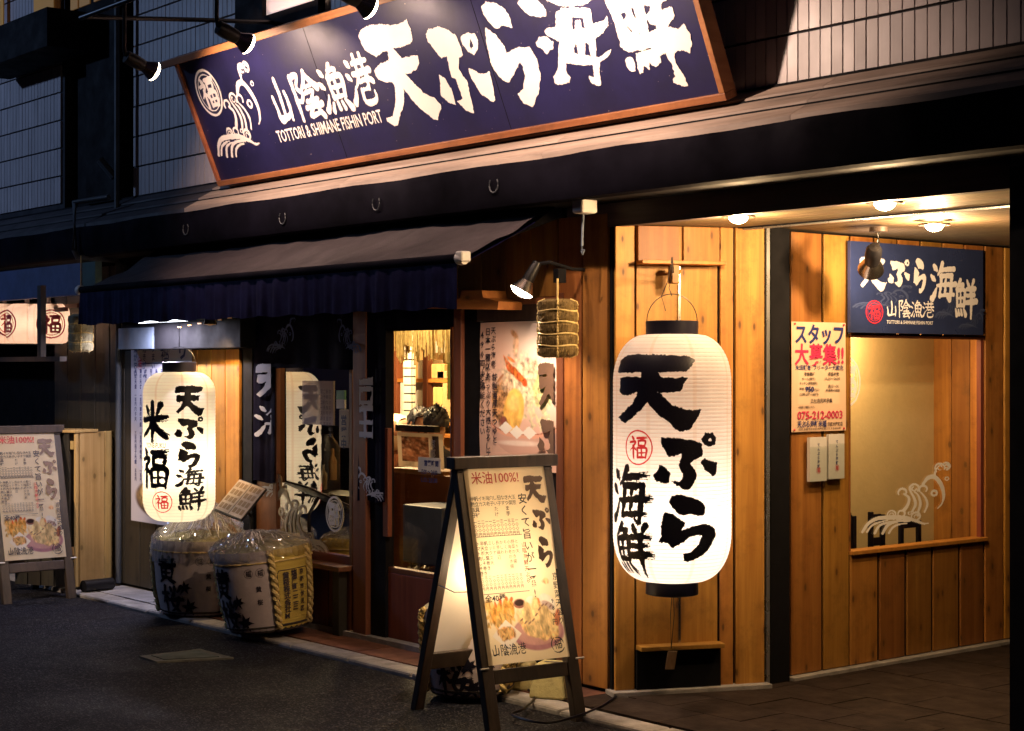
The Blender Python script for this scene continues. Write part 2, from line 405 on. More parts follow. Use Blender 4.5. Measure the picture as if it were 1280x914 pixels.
# ------------------------------------------------------------------ brush writing
def sd_poly(X, Y, pts):
    p = np.array(pts, float); d = np.full(X.shape, 1e9); ins = np.zeros(X.shape, bool); n = len(p)
    for i in range(n):
        a = p[i]; b = p[(i+1) % n]; e = b-a; L = e.dot(e)+1e-12
        t = np.clip(((X-a[0])*e[0]+(Y-a[1])*e[1])/L, 0, 1)
        d = np.minimum(d, (X-a[0]-t*e[0])**2+(Y-a[1]-t*e[1])**2)
        c = ((a[1] > Y) != (b[1] > Y))
        if abs(e[1]) > 1e-12: ins ^= c & (X < e[0]*(Y-a[1])/e[1]+a[0])
    d = np.sqrt(d); return np.where(ins, d, -d)
def smooth_line(pts, k=6):
    if len(pts) < 3: return pts
    P = [np.array(p, float) for p in pts]; out = []
    for i in range(len(P)-1):
        p0 = P[max(i-1, 0)]; p1 = P[i]; p2 = P[i+1]; p3 = P[min(i+2, len(P)-1)]
        for j in range(k):
            t = j/k; out.append(.5*((2*p1)+(-p0+p2)*t+(2*p0-5*p1+4*p2-p3)*t*t+(-p0+3*p1-3*p2+p3)*t**3))
    out.append(P[-1]); return [tuple(q) for q in out]
def sd_stroke(X, Y, pts, ws, dry=0., rg=None):
    """pts (x,y), ws width at start/middle/end"""
    P = smooth_line(pts); n = len(P)
    seg = [math.dist(P[i], P[i+1]) for i in range(n-1)]; T = sum(seg)+1e-9; acc = 0; f = np.full(X.shape, -1e9)
    wx = np.linspace(0, 1, len(ws))
    nz = rg.random(41) if rg is not None else None
    for i in range(n-1):
        a = P[i]; b = P[i+1]; e = (b[0]-a[0], b[1]-a[1]); L = e[0]**2+e[1]**2+1e-12
        t = np.clip(((X-a[0])*e[0]+(Y-a[1])*e[1])/L, 0, 1)
        dx = X-a[0]-t*e[0]; dy = Y-a[1]-t*e[1]; tt = (acc+t*seg[i])/T
        wv = np.interp(tt, wx, ws)/2
        d = np.sqrt(dx*dx+dy*dy); g = wv-d
        if dry and nz is not None:
            ac = (dx*-e[1]+dy*e[0])/math.sqrt(L)
            st = nz[np.clip(((ac/np.maximum(wv, .01))*10+20).astype(int), 0, 40)]
            g = g-np.clip((tt-.62)/.38, 0, 1)*(st > .55)*wv*dry
        f = np.maximum(f, g); acc += seg[i]
    return f
def vnoise(X, Y, cell, rg):
    gx = (X-X.min())/cell; gy = (Y-Y.min())/cell
    G = rg.random((int(gy.max())+3, int(gx.max())+3))-.5
    ix = gx.astype(int); iy = gy.astype(int); fx = gx-ix; fy = gy-iy
    fx = fx*fx*(3-2*fx); fy = fy*fy*(3-2*fy)
    return (G[iy, ix]*(1-fx)+G[iy, ix+1]*fx)*(1-fy)+(G[iy+1, ix]*(1-fx)+G[iy+1, ix+1]*fx)*fy
def raster(shapes, h, rough=0., bbox=None, seed=1, dry=0.):
    """shapes: ('p',pts) ('h',pts) ('s',pts,ws) ('o',cx,cy,r,w) -> row runs (x0,x1,y0,y1)"""
    rg = np.random.default_rng(seed)
    if bbox is None:
        xs = []; ys = []
        for s in shapes:
            if s[0] in 'ph': xs += [p[0] for p in s[1]]; ys += [p[1] for p in s[1]]
            elif s[0] == 's':
                m = max(s[2]); xs += [p[0]-m for p in s[1]]+[p[0]+m for p in s[1]]; ys += [p[1]-m for p in s[1]]+[p[1]+m for p in s[1]]
            else: xs += [s[1]-s[3]*1.3, s[1]+s[3]*1.3]; ys += [s[2]-s[3]*1.3, s[2]+s[3]*1.3]
        bbox = (min(xs)-2*h, min(ys)-2*h, max(xs)+2*h, max(ys)+2*h)
    x = np.arange(bbox[0], bbox[2]+h, h); y = np.arange(bbox[1], bbox[3]+h, h); X, Y = np.meshgrid(x, y)
    F = np.full(X.shape, -1e9)
    for s in shapes:
        if s[0] == 'p': F = np.maximum(F, sd_poly(X, Y, s[1]))
        elif s[0] == 'h': F = np.minimum(F, -sd_poly(X, Y, s[1]))
        elif s[0] == 's': F = np.maximum(F, sd_stroke(X, Y, s[1], s[2], dry, rg))
        elif s[0] == 'o': F = np.maximum(F, s[4]/2-np.abs(np.hypot(X-s[1], Y-s[2])-s[3]))
        elif s[0] == 'd': F = np.minimum(F, -(s[3]-np.hypot(X-s[1], Y-s[2])))
    if rough:
        F = F+rough*vnoise(X, Y, h*4, rg)+rough*1.2*vnoise(X, Y, h*11, rg)+rough*.7*vnoise(X, Y, h*2, rg)
    F[:, 0] = -1; F[:, -1] = -1
    out = []
    for j in range(F.shape[0]):
        r = F[j]; s = np.where((r[:-1] <= 0) != (r[1:] <= 0))[0]
        c = x[s]+(0-r[s])/(r[s+1]-r[s])*h
        for a, b in zip(c[0::2], c[1::2]):
            if b-a > h*.15: out.append((a, b, y[j]-h/2, y[j]+h/2))
    return out
def put(mb, runs, f, maxdx=None):
    for a, b, c, d in runs:
        k = 1 if not maxdx else max(1, int(math.ceil((b-a)/maxdx)))
        for i in range(k):
            p = a+(b-a)*i/k; q = a+(b-a)*(i+1)/k
            n = len(mb.v); mb.v += [tuple(f(p, c)), tuple(f(q, c)), tuple(f(q, d)), tuple(f(p, d))]; mb.f.append((n, n+1, n+2, n+3))
def st(*a): return [('s', p, w) for p, w in a]
SANSUI = st(([(14, 10), (26, 22)], (7, 13, 6)), ([(4, 36), (18, 47)], (7, 12, 6)), ([(6, 92), (14, 84), (26, 62)], (13, 9, 4)))
def uo(x): return x
G = {}
G['umi'] = SANSUI+st(([(48, 4), (40, 20), (30, 32)], (10, 8, 4)), ([(42, 20), (68, 17), (94, 15)], (9, 9, 11)), ([(44, 34), (41, 60), (36, 86)], (9, 8, 8)),
    ([(42, 35), (86, 32)], (9, 10)), ([(86, 32), (83, 60), (78, 94), (68, 88)], (10, 9, 7)), ([(27, 59), (60, 56), (99, 54)], (7, 8, 12)), ([(37, 83), (92, 80)], (7, 8)), ([(62, 40), (60, 51)], (6, 7)), ([(60, 62), (58, 74)], (6, 7)))
G['sen'] = st(([(26, 2), (18, 14), (6, 26)], (9, 8, 4)), ([(16, 15), (40, 13), (30, 27)], (8, 8, 5)), ([(10, 30), (12, 68)], (8, 8)), ([(10, 30), (45, 28), (42, 68)], (8, 9, 8)), ([(12, 48), (42, 47)], (6, 6)), ([(12, 67), (43, 66)], (8, 8)), ([(27, 30), (27, 66)], (6, 6)),
    ([(5, 78), (9, 92)], (6, 9)), ([(17, 78), (20, 90)], (6, 8)), ([(29, 77), (33, 90)], (6, 8)), ([(41, 75), (49, 90)], (6, 11)), ([(58, 4), (66, 17)], (7, 10)), ([(88, 2), (79, 17)], (10, 6)), ([(54, 25), (94, 22)], (8, 11)), ([(57, 41), (91, 38)], (8, 9)), ([(49, 59), (99, 55)], (9, 13)), ([(75, 22), (76, 60), (75, 99)], (9, 10, 5)))
G['kome'] = st(([(24, 12), (35, 30)], (7, 13)), ([(78, 8), (65, 30)], (14, 6)), ([(5, 46), (50, 43), (94, 41)], (10, 11, 14)), ([(50, 2), (51, 50), (50, 98)], (11, 12, 9)), ([(49, 46), (34, 70), (6, 88)], (11, 9, 5)), ([(52, 46), (68, 70), (96, 86)], (9, 13, 16)))
G['fuku'] = st(([(18, 2), (27, 14)], (8, 13)), ([(4, 27), (36, 24), (24, 44), (4, 64)], (8, 10, 8, 4)), ([(23, 42), (24, 98)], (10, 9)), ([(28, 50), (40, 62)], (6, 10)), ([(46, 8), (96, 6)], (9, 12)), ([(53, 20), (54, 42)], (8, 8)), ([(53, 20), (90, 19), (87, 42)], (8, 9, 8)), ([(54, 41), (88, 41)], (7, 7)),
    ([(47, 53), (49, 96)], (9, 9)), ([(47, 53), (95, 52), (92, 96)], (9, 10, 9)), ([(50, 74), (92, 73)], (6, 6)), ([(49, 94), (92, 93)], (9, 9)), ([(70, 54), (70, 93)], (7, 7)))
G['yama'] = st(([(50, 2), (54, 40), (50, 84)], (12, 12, 10)), ([(12, 38), (18, 66), (22, 88), (56, 86), (84, 80)], (9, 11, 15, 12, 10)), ([(84, 32), (88, 60), (84, 92)], (10, 12, 9)))
G['in'] = st(([(8, 8), (10, 99)], (10, 8)), ([(8, 9), (36, 7), (22, 32), (38, 46), (26, 62), (16, 58)], (9, 10, 7, 9, 8, 5)), ([(66, 2), (56, 22), (38, 40)], (10, 9, 5)), ([(64, 4), (78, 22), (99, 38)], (9, 11, 14)), ([(56, 34), (76, 32)], (6, 7)), ([(48, 46), (80, 44), (64, 60)], (7, 8, 6)), ([(46, 64), (88, 62)], (8, 9)), ([(38, 77), (99, 74)], (9, 11)), ([(64, 76), (44, 94), (86, 90)], (8, 9, 7)), ([(80, 82), (94, 99)], (7, 12)))
G['gyo'] = SANSUI+st(([(58, 2), (50, 16), (36, 28)], (9, 8, 4)), ([(48, 15), (76, 13), (64, 27)], (8, 8, 5)), ([(40, 30), (42, 70)], (9, 9)), ([(40, 30), (88, 28), (84, 70)], (9, 10, 9)), ([(42, 49), (84, 48)], (7, 7)), ([(42, 69), (85, 68)], (8, 8)), ([(62, 30), (62, 68)], (7, 7)), ([(34, 80), (28, 96)], (7, 11)), ([(50, 80), (52, 94)], (7, 9)), ([(66, 80), (71, 94)], (7, 9)), ([(80, 77), (96, 96)], (7, 15)))
G['ko'] = SANSUI+st(([(52, 2), (51, 36)], (9, 8)), ([(78, 2), (76, 36)], (9, 8)), ([(38, 17), (94, 15)], (8, 10)), ([(30, 37), (99, 35)], (9, 11)), ([(52, 38), (42, 52), (30, 62)], (8, 7, 4)), ([(76, 38), (86, 50), (99, 58)], (8, 9, 11)), ([(48, 54), (76, 53), (76, 70)], (7, 8, 7)), ([(48, 70), (76, 69)], (7, 7)), ([(47, 70), (46, 92), (68, 98), (92, 92), (94, 78)], (8, 9, 10, 10, 5)))
# 天 ぷ ら traced upright from the tall lantern
def tr(pts, ox, oy, sc): return [((x-ox)/sc, (y-oy)/sc) for x, y in pts]
_t = dict(ox=75, oy=75, sc=5.4)
G['ten'] = [('p', tr(p, **_t)) for p in (
    [(72, 190), (75, 110), (100, 80), (160, 70), (300, 76), (540, 83), (588, 108), (562, 150), (520, 180), (420, 190), (300, 186), (160, 190), (110, 197)],
    [(90, 320), (95, 230), (120, 220), (240, 222), (380, 225), (528, 226), (500, 270), (490, 312), (430, 320), (250, 318), (200, 320), (150, 340), (110, 340)],
    [(235, 170), (330, 170), (350, 215), (338, 330), (270, 390), (200, 465), (125, 527), (82, 492), (175, 395), (208, 320)],
    [(240, 320), (340, 318), (430, 402), (520, 436), (620, 430), (600, 475), (545, 560), (482, 576), (430, 540), (330, 452), (268, 380)])]
_t = dict(ox=325, oy=600, sc=4.1)
G['pu'] = [('p', tr(p, **_t)) for p in (
    [(360, 612), (470, 618), (560, 630), (620, 655), (630, 700), (622, 740), (560, 770), (548, 785), (580, 830), (588, 870), (575, 905), (555, 940), (520, 957), (490, 945), (430, 897), (470, 895), (495, 880), (497, 850), (490, 825), (470, 790), (495, 740), (490, 715), (440, 735), (405, 735), (375, 680), (357, 650)],
    [(345, 787), (385, 802), (420, 842), (410, 902), (385, 914), (330, 902), (312, 862), (340, 822)],
    [(615, 758), (645, 755), (720, 780), (712, 860), (690, 872), (650, 830), (615, 785)],
    [(645, 585), (690, 585), (714, 620), (705, 665), (670, 676), (630, 660), (620, 620)])]+[('h', tr([(678, 615), (688, 635), (668, 642), (664, 630)], **_t))]
_t = dict(ox=335, oy=228, sc=4.4)
G['ra'] = [('p', tr(p, **_t)) for p in (
    [(410, 270), (430, 240), (470, 230), (520, 240), (570, 250), (620, 280), (643, 320), (640, 360), (610, 373), (560, 360), (480, 365), (440, 320), (412, 290)],
    [(380, 345), (430, 355), (480, 385), (515, 415), (490, 462), (560, 440), (620, 425), (670, 430), (710, 460), (712, 500), (690, 560), (650, 610), (600, 650), (540, 672), (508, 665), (503, 615), (560, 600), (600, 560), (625, 500), (590, 495), (540, 510), (470, 560), (430, 578), (400, 550), (345, 540), (360, 500), (358, 430)])]
# round crest with the luck sign, radius 50 around (50,50)
def gscale(shapes, sx, sy, ox, oy, wk=1.):
    out = []
    for s in shapes:
        if s[0] in 'ph': out.append((s[0], [(x*sx+ox, y*sy+oy) for x, y in s[1]]))
        elif s[0] == 's': out.append(('s', [(x*sx+ox, y*sy+oy) for x, y in s[1]], tuple(q*wk for q in s[2])))
        elif s[0] == 'o': out.append(('o', s[1]*sx+ox, s[2]*sy+oy, s[3]*sx, s[4]*wk))
    return out
G['crest'] = [('o', 50, 50, 47, 4)]+gscale(G['fuku'], .62, .62, 19, 19, .74)
G['crest_bold'] = [('o', 50, 50, 46, 5), ('o', 50, 50, 37, 2.5)]+gscale(G['fuku'], .60, .60, 20, 20, .88)
def _arc(cx, cy, r, a0, a1, n=7): return [(cx+r*math.cos(math.radians(a0+(a1-a0)*i/n)), cy+r*math.sin(math.radians(a0+(a1-a0)*i/n))) for i in range(n+1)]
_w = st(([(322, 372), (340, 345), (368, 330), (405, 330), (452, 335), (490, 350), (512, 362), (530, 363)], (7, 9, 12, 13, 11, 8, 3)), ([(336, 373), (352, 352), (382, 342), (400, 341)], (6, 6, 3)), ([(360, 380), (376, 354), (412, 345)], (7, 7, 3)),
    ([(384, 383), (400, 357), (430, 346), (470, 348)], (7, 8, 5)), ([(404, 384), (416, 366), (436, 357), (460, 356)], (6, 6, 3)),
    (_arc(412, 320, 13, 60, -230), (4, 5, 3)), (_arc(443, 320, 11, 60, -230), (4, 5, 3)), (_arc(489, 334, 14, 80, -230), (4, 6, 3)), (_arc(412, 321, 6, 0, -200), (3, 3)), (_arc(490, 335, 6, 0, -200), (3, 3)), (_arc(470, 321, 5, 0, 359), (3, 3)),
    ([(453, 308), (466, 285), (466, 265), (452, 252)], (9, 8, 5)), (_arc(446, 246, 13, 150, 400), (4, 6, 4)), (_arc(484, 235, 15, 130, 400), (4, 6, 4)), (_arc(513, 240, 13, 150, 400), (4, 6, 4)), (_arc(484, 236, 7, 0, 250), (3, 4)),
    ([(478, 315), (488, 292), (484, 268), (472, 245)], (6, 8, 5)), ([(497, 318), (504, 292), (498, 262), (486, 248)], (6, 7, 4)), ([(518, 321), (527, 296), (520, 270), (505, 250)], (5, 7, 4)),
    ([(513, 222), (528, 202), (548, 198), (566, 216), (578, 245), (581, 275), (573, 300), (560, 313)], (8, 12, 12, 11, 9, 6, 3)), ([(560, 210), (552, 192), (556, 172), (570, 156)], (6, 6, 4)), (_arc(568, 168, 16, 130, 380), (4, 6, 4)), (_arc(569, 168, 7, 60, 330), (3, 4)), (_arc(588, 164, 13, 200, 440), (4, 6, 4)), (_arc(590, 164, 6, 60, 330), (3, 4)),
    (_arc(592, 208, 6, 0, 359), (3, 3)), (_arc(550, 257, 9, 0, 359), (6, 6)))
G['wave'] = gscale(_w, .4, .4, -128, -60, .50)   # about 0..113 x 0..95
FINE = {}
def runs(name, h=1.0, rough=1.2, seed=1, dry=.0, shapes=None):
    k = (name, h, rough, seed, dry)
    if k not in FINE: FINE[k] = raster(shapes or G[name], h, rough, seed=seed, dry=dry)
    return FINE[k]
def brush(mb, fr, name, x0, ytop, wdt, hgt, c=.002, h=1.6, rough=1.2, seed=1, dry=0., flip=False, slant=0.):
    """write glyph in the face fr with its top left corner at (x0, ytop)"""
    R = runs(name, h, rough, seed, dry)
    if flip: put(mb, R, lambda x, y: fr(x0+wdt*(1-x/100), ytop-hgt*y/100, c))
    else: put(mb, R, lambda x, y: fr(x0+wdt*x/100, ytop-hgt*y/100+slant*x/100, c))
# ------------------------------------------------------------------ type
TXT = {}
def glyph_mesh(s, bold=0., res=2):
    k = (s, bold, res)
    if k in TXT: return TXT[k]
    cu = bpy.data.curves.new('t', 'FONT'); cu.body = s; cu.size = 1; cu.resolution_u = res; cu.offset = bold; cu.fill_mode = 'FRONT'
    o = bpy.data.objects.new('t', cu); COL.objects.link(o)
    dg = bpy.context.evaluated_depsgraph_get(); me = bpy.data.meshes.new_from_object(o.evaluated_get(dg))
    vs = [(v.co.x, v.co.y) for v in me.vertices]; fs = [tuple(p.vertices) for p in me.polygons]
    bpy.data.objects.remove(o); bpy.data.curves.remove(cu); bpy.data.meshes.remove(me)
    TXT[k] = (vs, fs); return TXT[k]
def text(mb, fr, s, x, y, size, width=None, c=.002, bold=.0, align='L', res=2, sx=1.):
    """horizontal line, baseline left at (x,y); width squeezes it to fit"""
    vs, fs = glyph_mesh(s, bold, res)
    if not vs: return
    x0 = min(v[0] for v in vs); x1 = max(v[0] for v in vs); k = size*sx
    if width: k = width/(x1-x0)
    if align == 'C': x = x-(x1-x0)*k/2
    n = len(mb.v)
    for a, b in vs: mb.v.append(tuple(fr(x+(a-x0)*k, y+b*size, c)))
    for f in fs: mb.f.append(tuple(n+i for i in f))
def vtext(mb, fr, s, x, ytop, size, pitch=1.08, c=.002, bold=0., sx=1., res=1):
    """vertical line, centre x, going down"""
    y = ytop
    for ch in s:
        if ch == ' ': y -= size*pitch*.6; continue
        vs, fs = glyph_mesh(ch, bold, res)
        if vs:
            x0 = min(v[0] for v in vs); x1 = max(v[0] for v in vs); n = len(mb.v)
            for a, b in vs: mb.v.append(tuple(fr(x+(a-(x0+x1)/2)*size*sx, y-size*.88+b*size, c)))
            for f in fs: mb.f.append(tuple(n+i for i in f))
        y -= size*pitch
    return y
def picture(fr, w_, h_, nx, ny, fn, name, mat, parent, c=0.001, x0=0., ytop=0., bulge=None):
    """flat print: a sheet whose colours come from fn(u,v arrays) -> rgb, v runs down"""
    u, v = np.meshgrid(np.linspace(0, 1, nx+1), np.linspace(0, 1, ny+1)); col = np.clip(fn(u, v), 0, 1)
    mb = MB(); mb.grid(nx, ny, lambda a, b: fr(x0+a*w_, ytop-b*h_, c+(bulge(a, b) if bulge else 0)))
    o = mb.build(name, mat, parent, smooth=True)
    ca = o.data.color_attributes.new('Col', 'FLOAT_COLOR', 'POINT')
    a = np.ones((col.shape[0]*col.shape[1], 4), dtype=np.float32); a[:, :3] = col.reshape(-1, 3); ca.data.foreach_set('color', a.ravel())
    return o
def fbm(u, v, sc, seed, asp=1.):
    rg = np.random.default_rng(seed); r = 0; a = 1.
    for k in range(4): r = r+a*vnoise(u*asp, v, 1/(sc*2**k), rg); a *= .55
    return r
def blob(img, u, v, cx, cy, rx, ry, col, rot=0., soft=.15, nz=0., seed=3, tex=.25, sc=9):
    c, s = math.cos(rot), math.sin(rot); x = (u-cx); y = (v-cy); a = (x*c+y*s)/rx; b = (-x*s+y*c)/ry
    n = fbm(u, v, sc, seed); d = np.sqrt(a*a+b*b)+nz*n
    m = np.clip((1-d)/soft+.5, 0, 1)[..., None]
    t = 1+tex*2*fbm(u, v, sc*2.3, seed+1)[..., None]
    return img*(1-m)+np.array(col)*t*m
# ================================================================== SETTING
FRA = Frame((0, 0, 0), (1, 0, 0), (0, 0, 1))                       # shop front, faces the street (-y)
FRC = Frame((-.11, -.02, 0), (.32, .75, 0), (0, 0, 1))             # cut corner behind the tall lantern
FRS = Frame((.16, .93, 0), (0, 1, 0), (0, 0, 1))                   # side wall in the passage, faces +x
FRSG = Frame((-3.76, -.15, 2.79), (1, 0, 0), (0, -.33, .785))      # leaning sign board
def fx(px, py=600, fr=FRA): return fr.px(px, py)[0]
def fz(px, py, fr=FRA): return fr.px(px, py)[1]
def plank(fr, a0, a1, b0, b1, mat, parent, th=.022, c=0., name='plank', bevel=.003, gap=.0055):
    mb = MB(); p = [fr(a, b, cc) for b in (b0, b1) for a, cc in ((a0+gap, c), (a1-gap, c), (a1-gap, c+th), (a0+gap, c+th))]
    mb.hexa([p[0], p[1], p[2], p[3], p[4], p[5], p[6], p[7]])
    return mb.build(name, mat, parent, bevel=bevel)
# ground
mb = MB(); mb.grid(24, 12, lambda a, b: V((-34+52*a, -22+21.56*b, -.03+.006*math.sin(a*40)*math.sin(b*23) if b < .95 else -.03)))
tag(mb.build('road', 'asphalt', center=False), 'worn dark asphalt street in front of the shop', kind='structure')
pav = MB().box(-34, 9, -.30, 8, -.2, -.012).build('pavement', 'slab', center=False); tag(pav, kind='structure')
x = -12.0; k = 0; ks = MB().box(0, .592, 0, .15, -.15, 0).mesh('kerb_stone', 'kerb')
kerb = MB().box(-34, 9, -.45, -.30, -.16, -.02).build('kerb', 'kerb', center=False); tag(kerb, kind='structure')
while x < 4:
    o = bpy.data.objects.new('kerb_stone', ks); COL.objects.link(o); o.parent = kerb
    o.location = (x, -.452+random.uniform(-.004, .004), random.uniform(-.006, .003)); o.rotation_euler = (random.uniform(-.01, .01), 0, random.uniform(-.006, .006))
    md = o.modifiers.new('bevel', 'BEVEL'); md.width = .014; md.segments = 2
    x += .6
def slabs(x0, x1, y0, y1, sx, sy, mat, z=0., stag=0):
    me = MB().box(0, sx-.005, 0, sy-.005, -.04, 0).mesh('paving_slab', mat); r = 0; y = y0
    while y < y1-.01:
        x = x0-(sx/2 if stag and r % 2 else 0)
        while x < x1-.01:
            o = bpy.data.objects.new('paving_slab', me); COL.objects.link(o); o.parent = pav; o.location = (x, y, z+random.uniform(-.0015, .001))
            o.rotation_euler = (random.uniform(-.004, .004), random.uniform(-.004, .004), 0)
            x += sx
        y += sy; r += 1
slabs(-9.0, -4.2, -.298, 0, .45, .30, 'slab_grey')
slabs(-4.2, -.4, -.298, 0, .45, .30, 'slab_red')
slabs(-.4, 3.2, -.298, 3.9, .45, .30, 'slab', stag=1)

# ------------------------------------------------------------------ the shop building
shop = empty('shop_building', (-1.5, .5, 0), 'timber clad restaurant with tiled upper wall and a covered passage at its right corner', 'building')
# upper tiled wall
tw = MB().box(-5.32, 2.7, .012, .3, 2.84, 6.0).build('tile_wall', 'grout', shop)
TP, TH = .0625, .22
tme = MB().box(0, TP-.007, -.008, .008, 0, TH-.013).mesh('tile', 'tile')
def put_tile(x, z, par):
    o = bpy.data.objects.new('tile', tme); COL.objects.link(o); o.parent = par
    o.location = V((x, .004+random.uniform(-.0012, .0012), z))-V(OFF[par.name]); return o
cand = []
for j in range(14):
    for i in range(int(8.0/TP)):
        x = -5.3+i*TP; z = 2.85+j*TH
        cand.append((x, z))
def vis(x, z):
    d = V((x, 0, z))-CAM; D = d.dot(FWD); return 640+d.dot(RGT)/D*FPX, HORZ-d.z/D*FPX
near = [c for c in cand if (c[0] > .75 or c[0] < -3.5) and vis(*c)[1] > -20 and -10 < vis(*c)[0] < 1290]
near.sort(key=lambda c: -c[0]); near = near[:290]; ns = set(near)
for c in near: put_tile(*c, tw)
mb = MB()
for x, z in cand:
    if (x, z) not in ns: mb.box(x, x+TP-.007, -.004, .012, z, z+TH-.013)
tag(mb.build('tile_field', 'tile', tw), kind='stuff')
# upper window just over the sign
wn = MB(); X0, X1, Z0 = onY(333, 8, -.02).x, onY(398, 8, -.02).x, onY(365, 10, -.02).z
wn.box(X0-.35, X0, -.05, .004, Z0-.05, Z0+1.2).box(X1, X1+.05, -.05, .004, Z0-.05, Z0+1.2).box(X0-.35, X1+.05, -.055, .004, Z0-.12, Z0-.01)
wf = wn.build('upper_window', 'dark_box', shop)
MB().box(X0, X1, -.02, -.005, Z0-.01, Z0+1.1).build('pane', 'pane_lit', wf)
# eave: sloping sheet in strips with a step between them, gutter below
ev = MB().box(-9.2, 2.7, -.27, .02, 2.41, 2.62).build('eave', 'dark_box', shop)
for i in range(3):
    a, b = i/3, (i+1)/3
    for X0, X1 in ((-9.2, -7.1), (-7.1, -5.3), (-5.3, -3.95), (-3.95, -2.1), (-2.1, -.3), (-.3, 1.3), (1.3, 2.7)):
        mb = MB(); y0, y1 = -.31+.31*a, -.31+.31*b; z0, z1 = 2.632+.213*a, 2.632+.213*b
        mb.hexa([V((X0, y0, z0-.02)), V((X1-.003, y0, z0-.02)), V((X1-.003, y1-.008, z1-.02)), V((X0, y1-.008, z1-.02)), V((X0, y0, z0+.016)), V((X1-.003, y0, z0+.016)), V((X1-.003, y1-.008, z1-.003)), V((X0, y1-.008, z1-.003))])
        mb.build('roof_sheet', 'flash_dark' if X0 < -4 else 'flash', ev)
for i in range(1, 3):
    y0 = -.31+.31*i/3; z0 = 2.632+.213*i/3
    MB().box(-9.2, 2.7, y0-.010, y0+.001, z0-.01, z0+.004).build('seam_shadow_strip', 'dark_box', ev)  # dark strips on the seams, giving the shadow lines between the sheets
MB().box(-9.2, 2.7, -.012, .0, 2.835, 2.852).build('seam_shadow_strip', 'dark_box', ev)
gt = MB()
prof = [(-.275, 2.628), (-.325, 2.622), (-.335, 2.59), (-.33, 2.45), (-.31, 2.41), (-.275, 2.402)]
def gut(u, v):
    X = -9.2+11.9*u; k = v*(len(prof)-1); i = min(int(k), len(prof)-2); t = k-i
    p = prof[i]; q = prof[i+1]; wv = .004*math.sin(X*9)+.003*math.sin(X*23+1)
    return V((X, p[0]+(q[0]-p[0])*t-wv*(1 if 0 < v < 1 else 0), p[1]+(q[1]-p[1])*t+.004*math.sin(X*5.3)*(v < .3)))
gt.grid(150, 5, gut); gt.build('gutter', 'gutter', shop, smooth=True)
for px, py in ((353, 272), (470, 254), (617, 231), (232, 286)):
    p = onY(px, py, -.34); MB().tube([p+V((.035*math.sin(t), 0, .04*math.cos(t))) for t in np.linspace(.9, 5.4, 12)], .004, 6).build('gutter_ring', 'pipe_dark', shop)
# recessed fascia over the passage and end pillar
FM = wood('smoked_fascia_board', (.045, .03, .035), (.085, .06, .06), axis=0, knots=False)
MB().box(-.45, 2.7, -.02, .03, 2.292, 2.408).build('passage_fascia', FM, shop)
PX = onY(1262, 500, -.06).x
pil = MB().box(PX, 2.7, -.06, .5, -.02, 2.37); pil.build('corner_pillar', 'dark_box', shop)
MB().box(2.32, 2.7, .5, 6.0, -.02, 2.5).build('passage_wall', 'dark_box', shop)
MB().box(-6.6, 2.7, 6.0, 6.2, -.02, 2.5).build('rear_wall', 'dark_box', shop)
# ceiling boards
ce = MB().box(-.6, 2.7, .03, 6.0, 2.335, 2.42).build('passage_ceiling', 'dark_box', shop)
y = .032
while y < 3.6:
    MB().box(-.25, 2.32, y, y+.085, 2.302+(.0 if y < .62 else .012), 2.334).build('ceiling_board', 'ceiling', ce); y += .089
MB().box(.16, 2.12, .60, .615, 2.288, 2.312).build('shutter_rail', 'alu', ce)
MB().box(.16, 2.12, .575, .60, 2.296, 2.31).build('shutter_slot', 'dark_box', ce)
# downlights
def downlight(px, py, par):
    p = onZ(px, py, 2.285)
    p.z = 2.30
    d = MB().lathe([(.045, 0), (.075, -.002), (.079, -.009), (.072, -.013), (.047, -.008)], 28, p, cap=False).build('downlight', 'chrome', par, smooth=True)
    prof = [(.046, -.003)]+[(.046*math.cos(t), -.006-.034*math.sin(t)) for t in np.linspace(0, PI/2, 8)]
    MB().lathe(prof, 20, p, cap=False).build('bulb', 'bulb', d, smooth=True)
    return p
DL = [downlight(923, 273, shop), downlight(1106, 256, shop), downlight(1168, 283, shop)]
for p, e in zip(DL, (42, 52, 70)):
    light('downlight_lamp', 'POINT', p+V((0, 0, -.09)), e, (1, .66, .33), shop, size=.03)
# corner wall (behind the tall lantern)
cw = MB(); cw.hexa([FRC(a, b, c) for b in (0, 2.32) for a, c in ((.0, -.06), (.815, -.06), (.815, -.004), (.0, -.004))]); cw = cw.build('corner_wall', 'dark_box', shop)
cs = [fx(p, 600, FRC) for p in (765, 793, 897, 916, 956)]
cs[0] = 0.002
plank(FRC, cs[0], cs[1], .02, 2.3, 'plank', cw, gap=.007); plank(FRC, cs[1], cs[2], .02, 2.3, 'plank', cw, th=.012)
plank(FRC, cs[2], cs[3], .02, 2.3, 'plank', cw, gap=.007); plank(FRC, cs[3], cs[4]-.004, .02, 2.3, 'plank', cw, gap=.007)
za, zb, zc = fz(845, 329, FRC), fz(845, 806, FRC), fz(845, 850, FRC)
xm = fx(847, 300, FRC)
plank(FRC, cs[1], xm, za, 2.298, 'plank', cw, th=.025, c=.013); plank(FRC, xm+.012, cs[2], za, 2.298, 'plank', cw, th=.025, c=.013)
plank(FRC, cs[1]-.005, cs[2]+.005, za-.012, za+.006, 'plank_x', cw, th=.10, c=.014, name='bracket_shelf')
plank(FRC, cs[1]-.005, cs[2]+.005, zb-.01, zb+.012, 'plank_x', cw, th=.085, c=.014, name='bracket_shelf')
MB().hexa([FRC(a, b, c) for b in (.02, zb-.014) for a, c in ((cs[1], .014), (cs[2], .014), (cs[2], .04), (cs[1], .04))]).build('base_box', 'dark_box', cw)
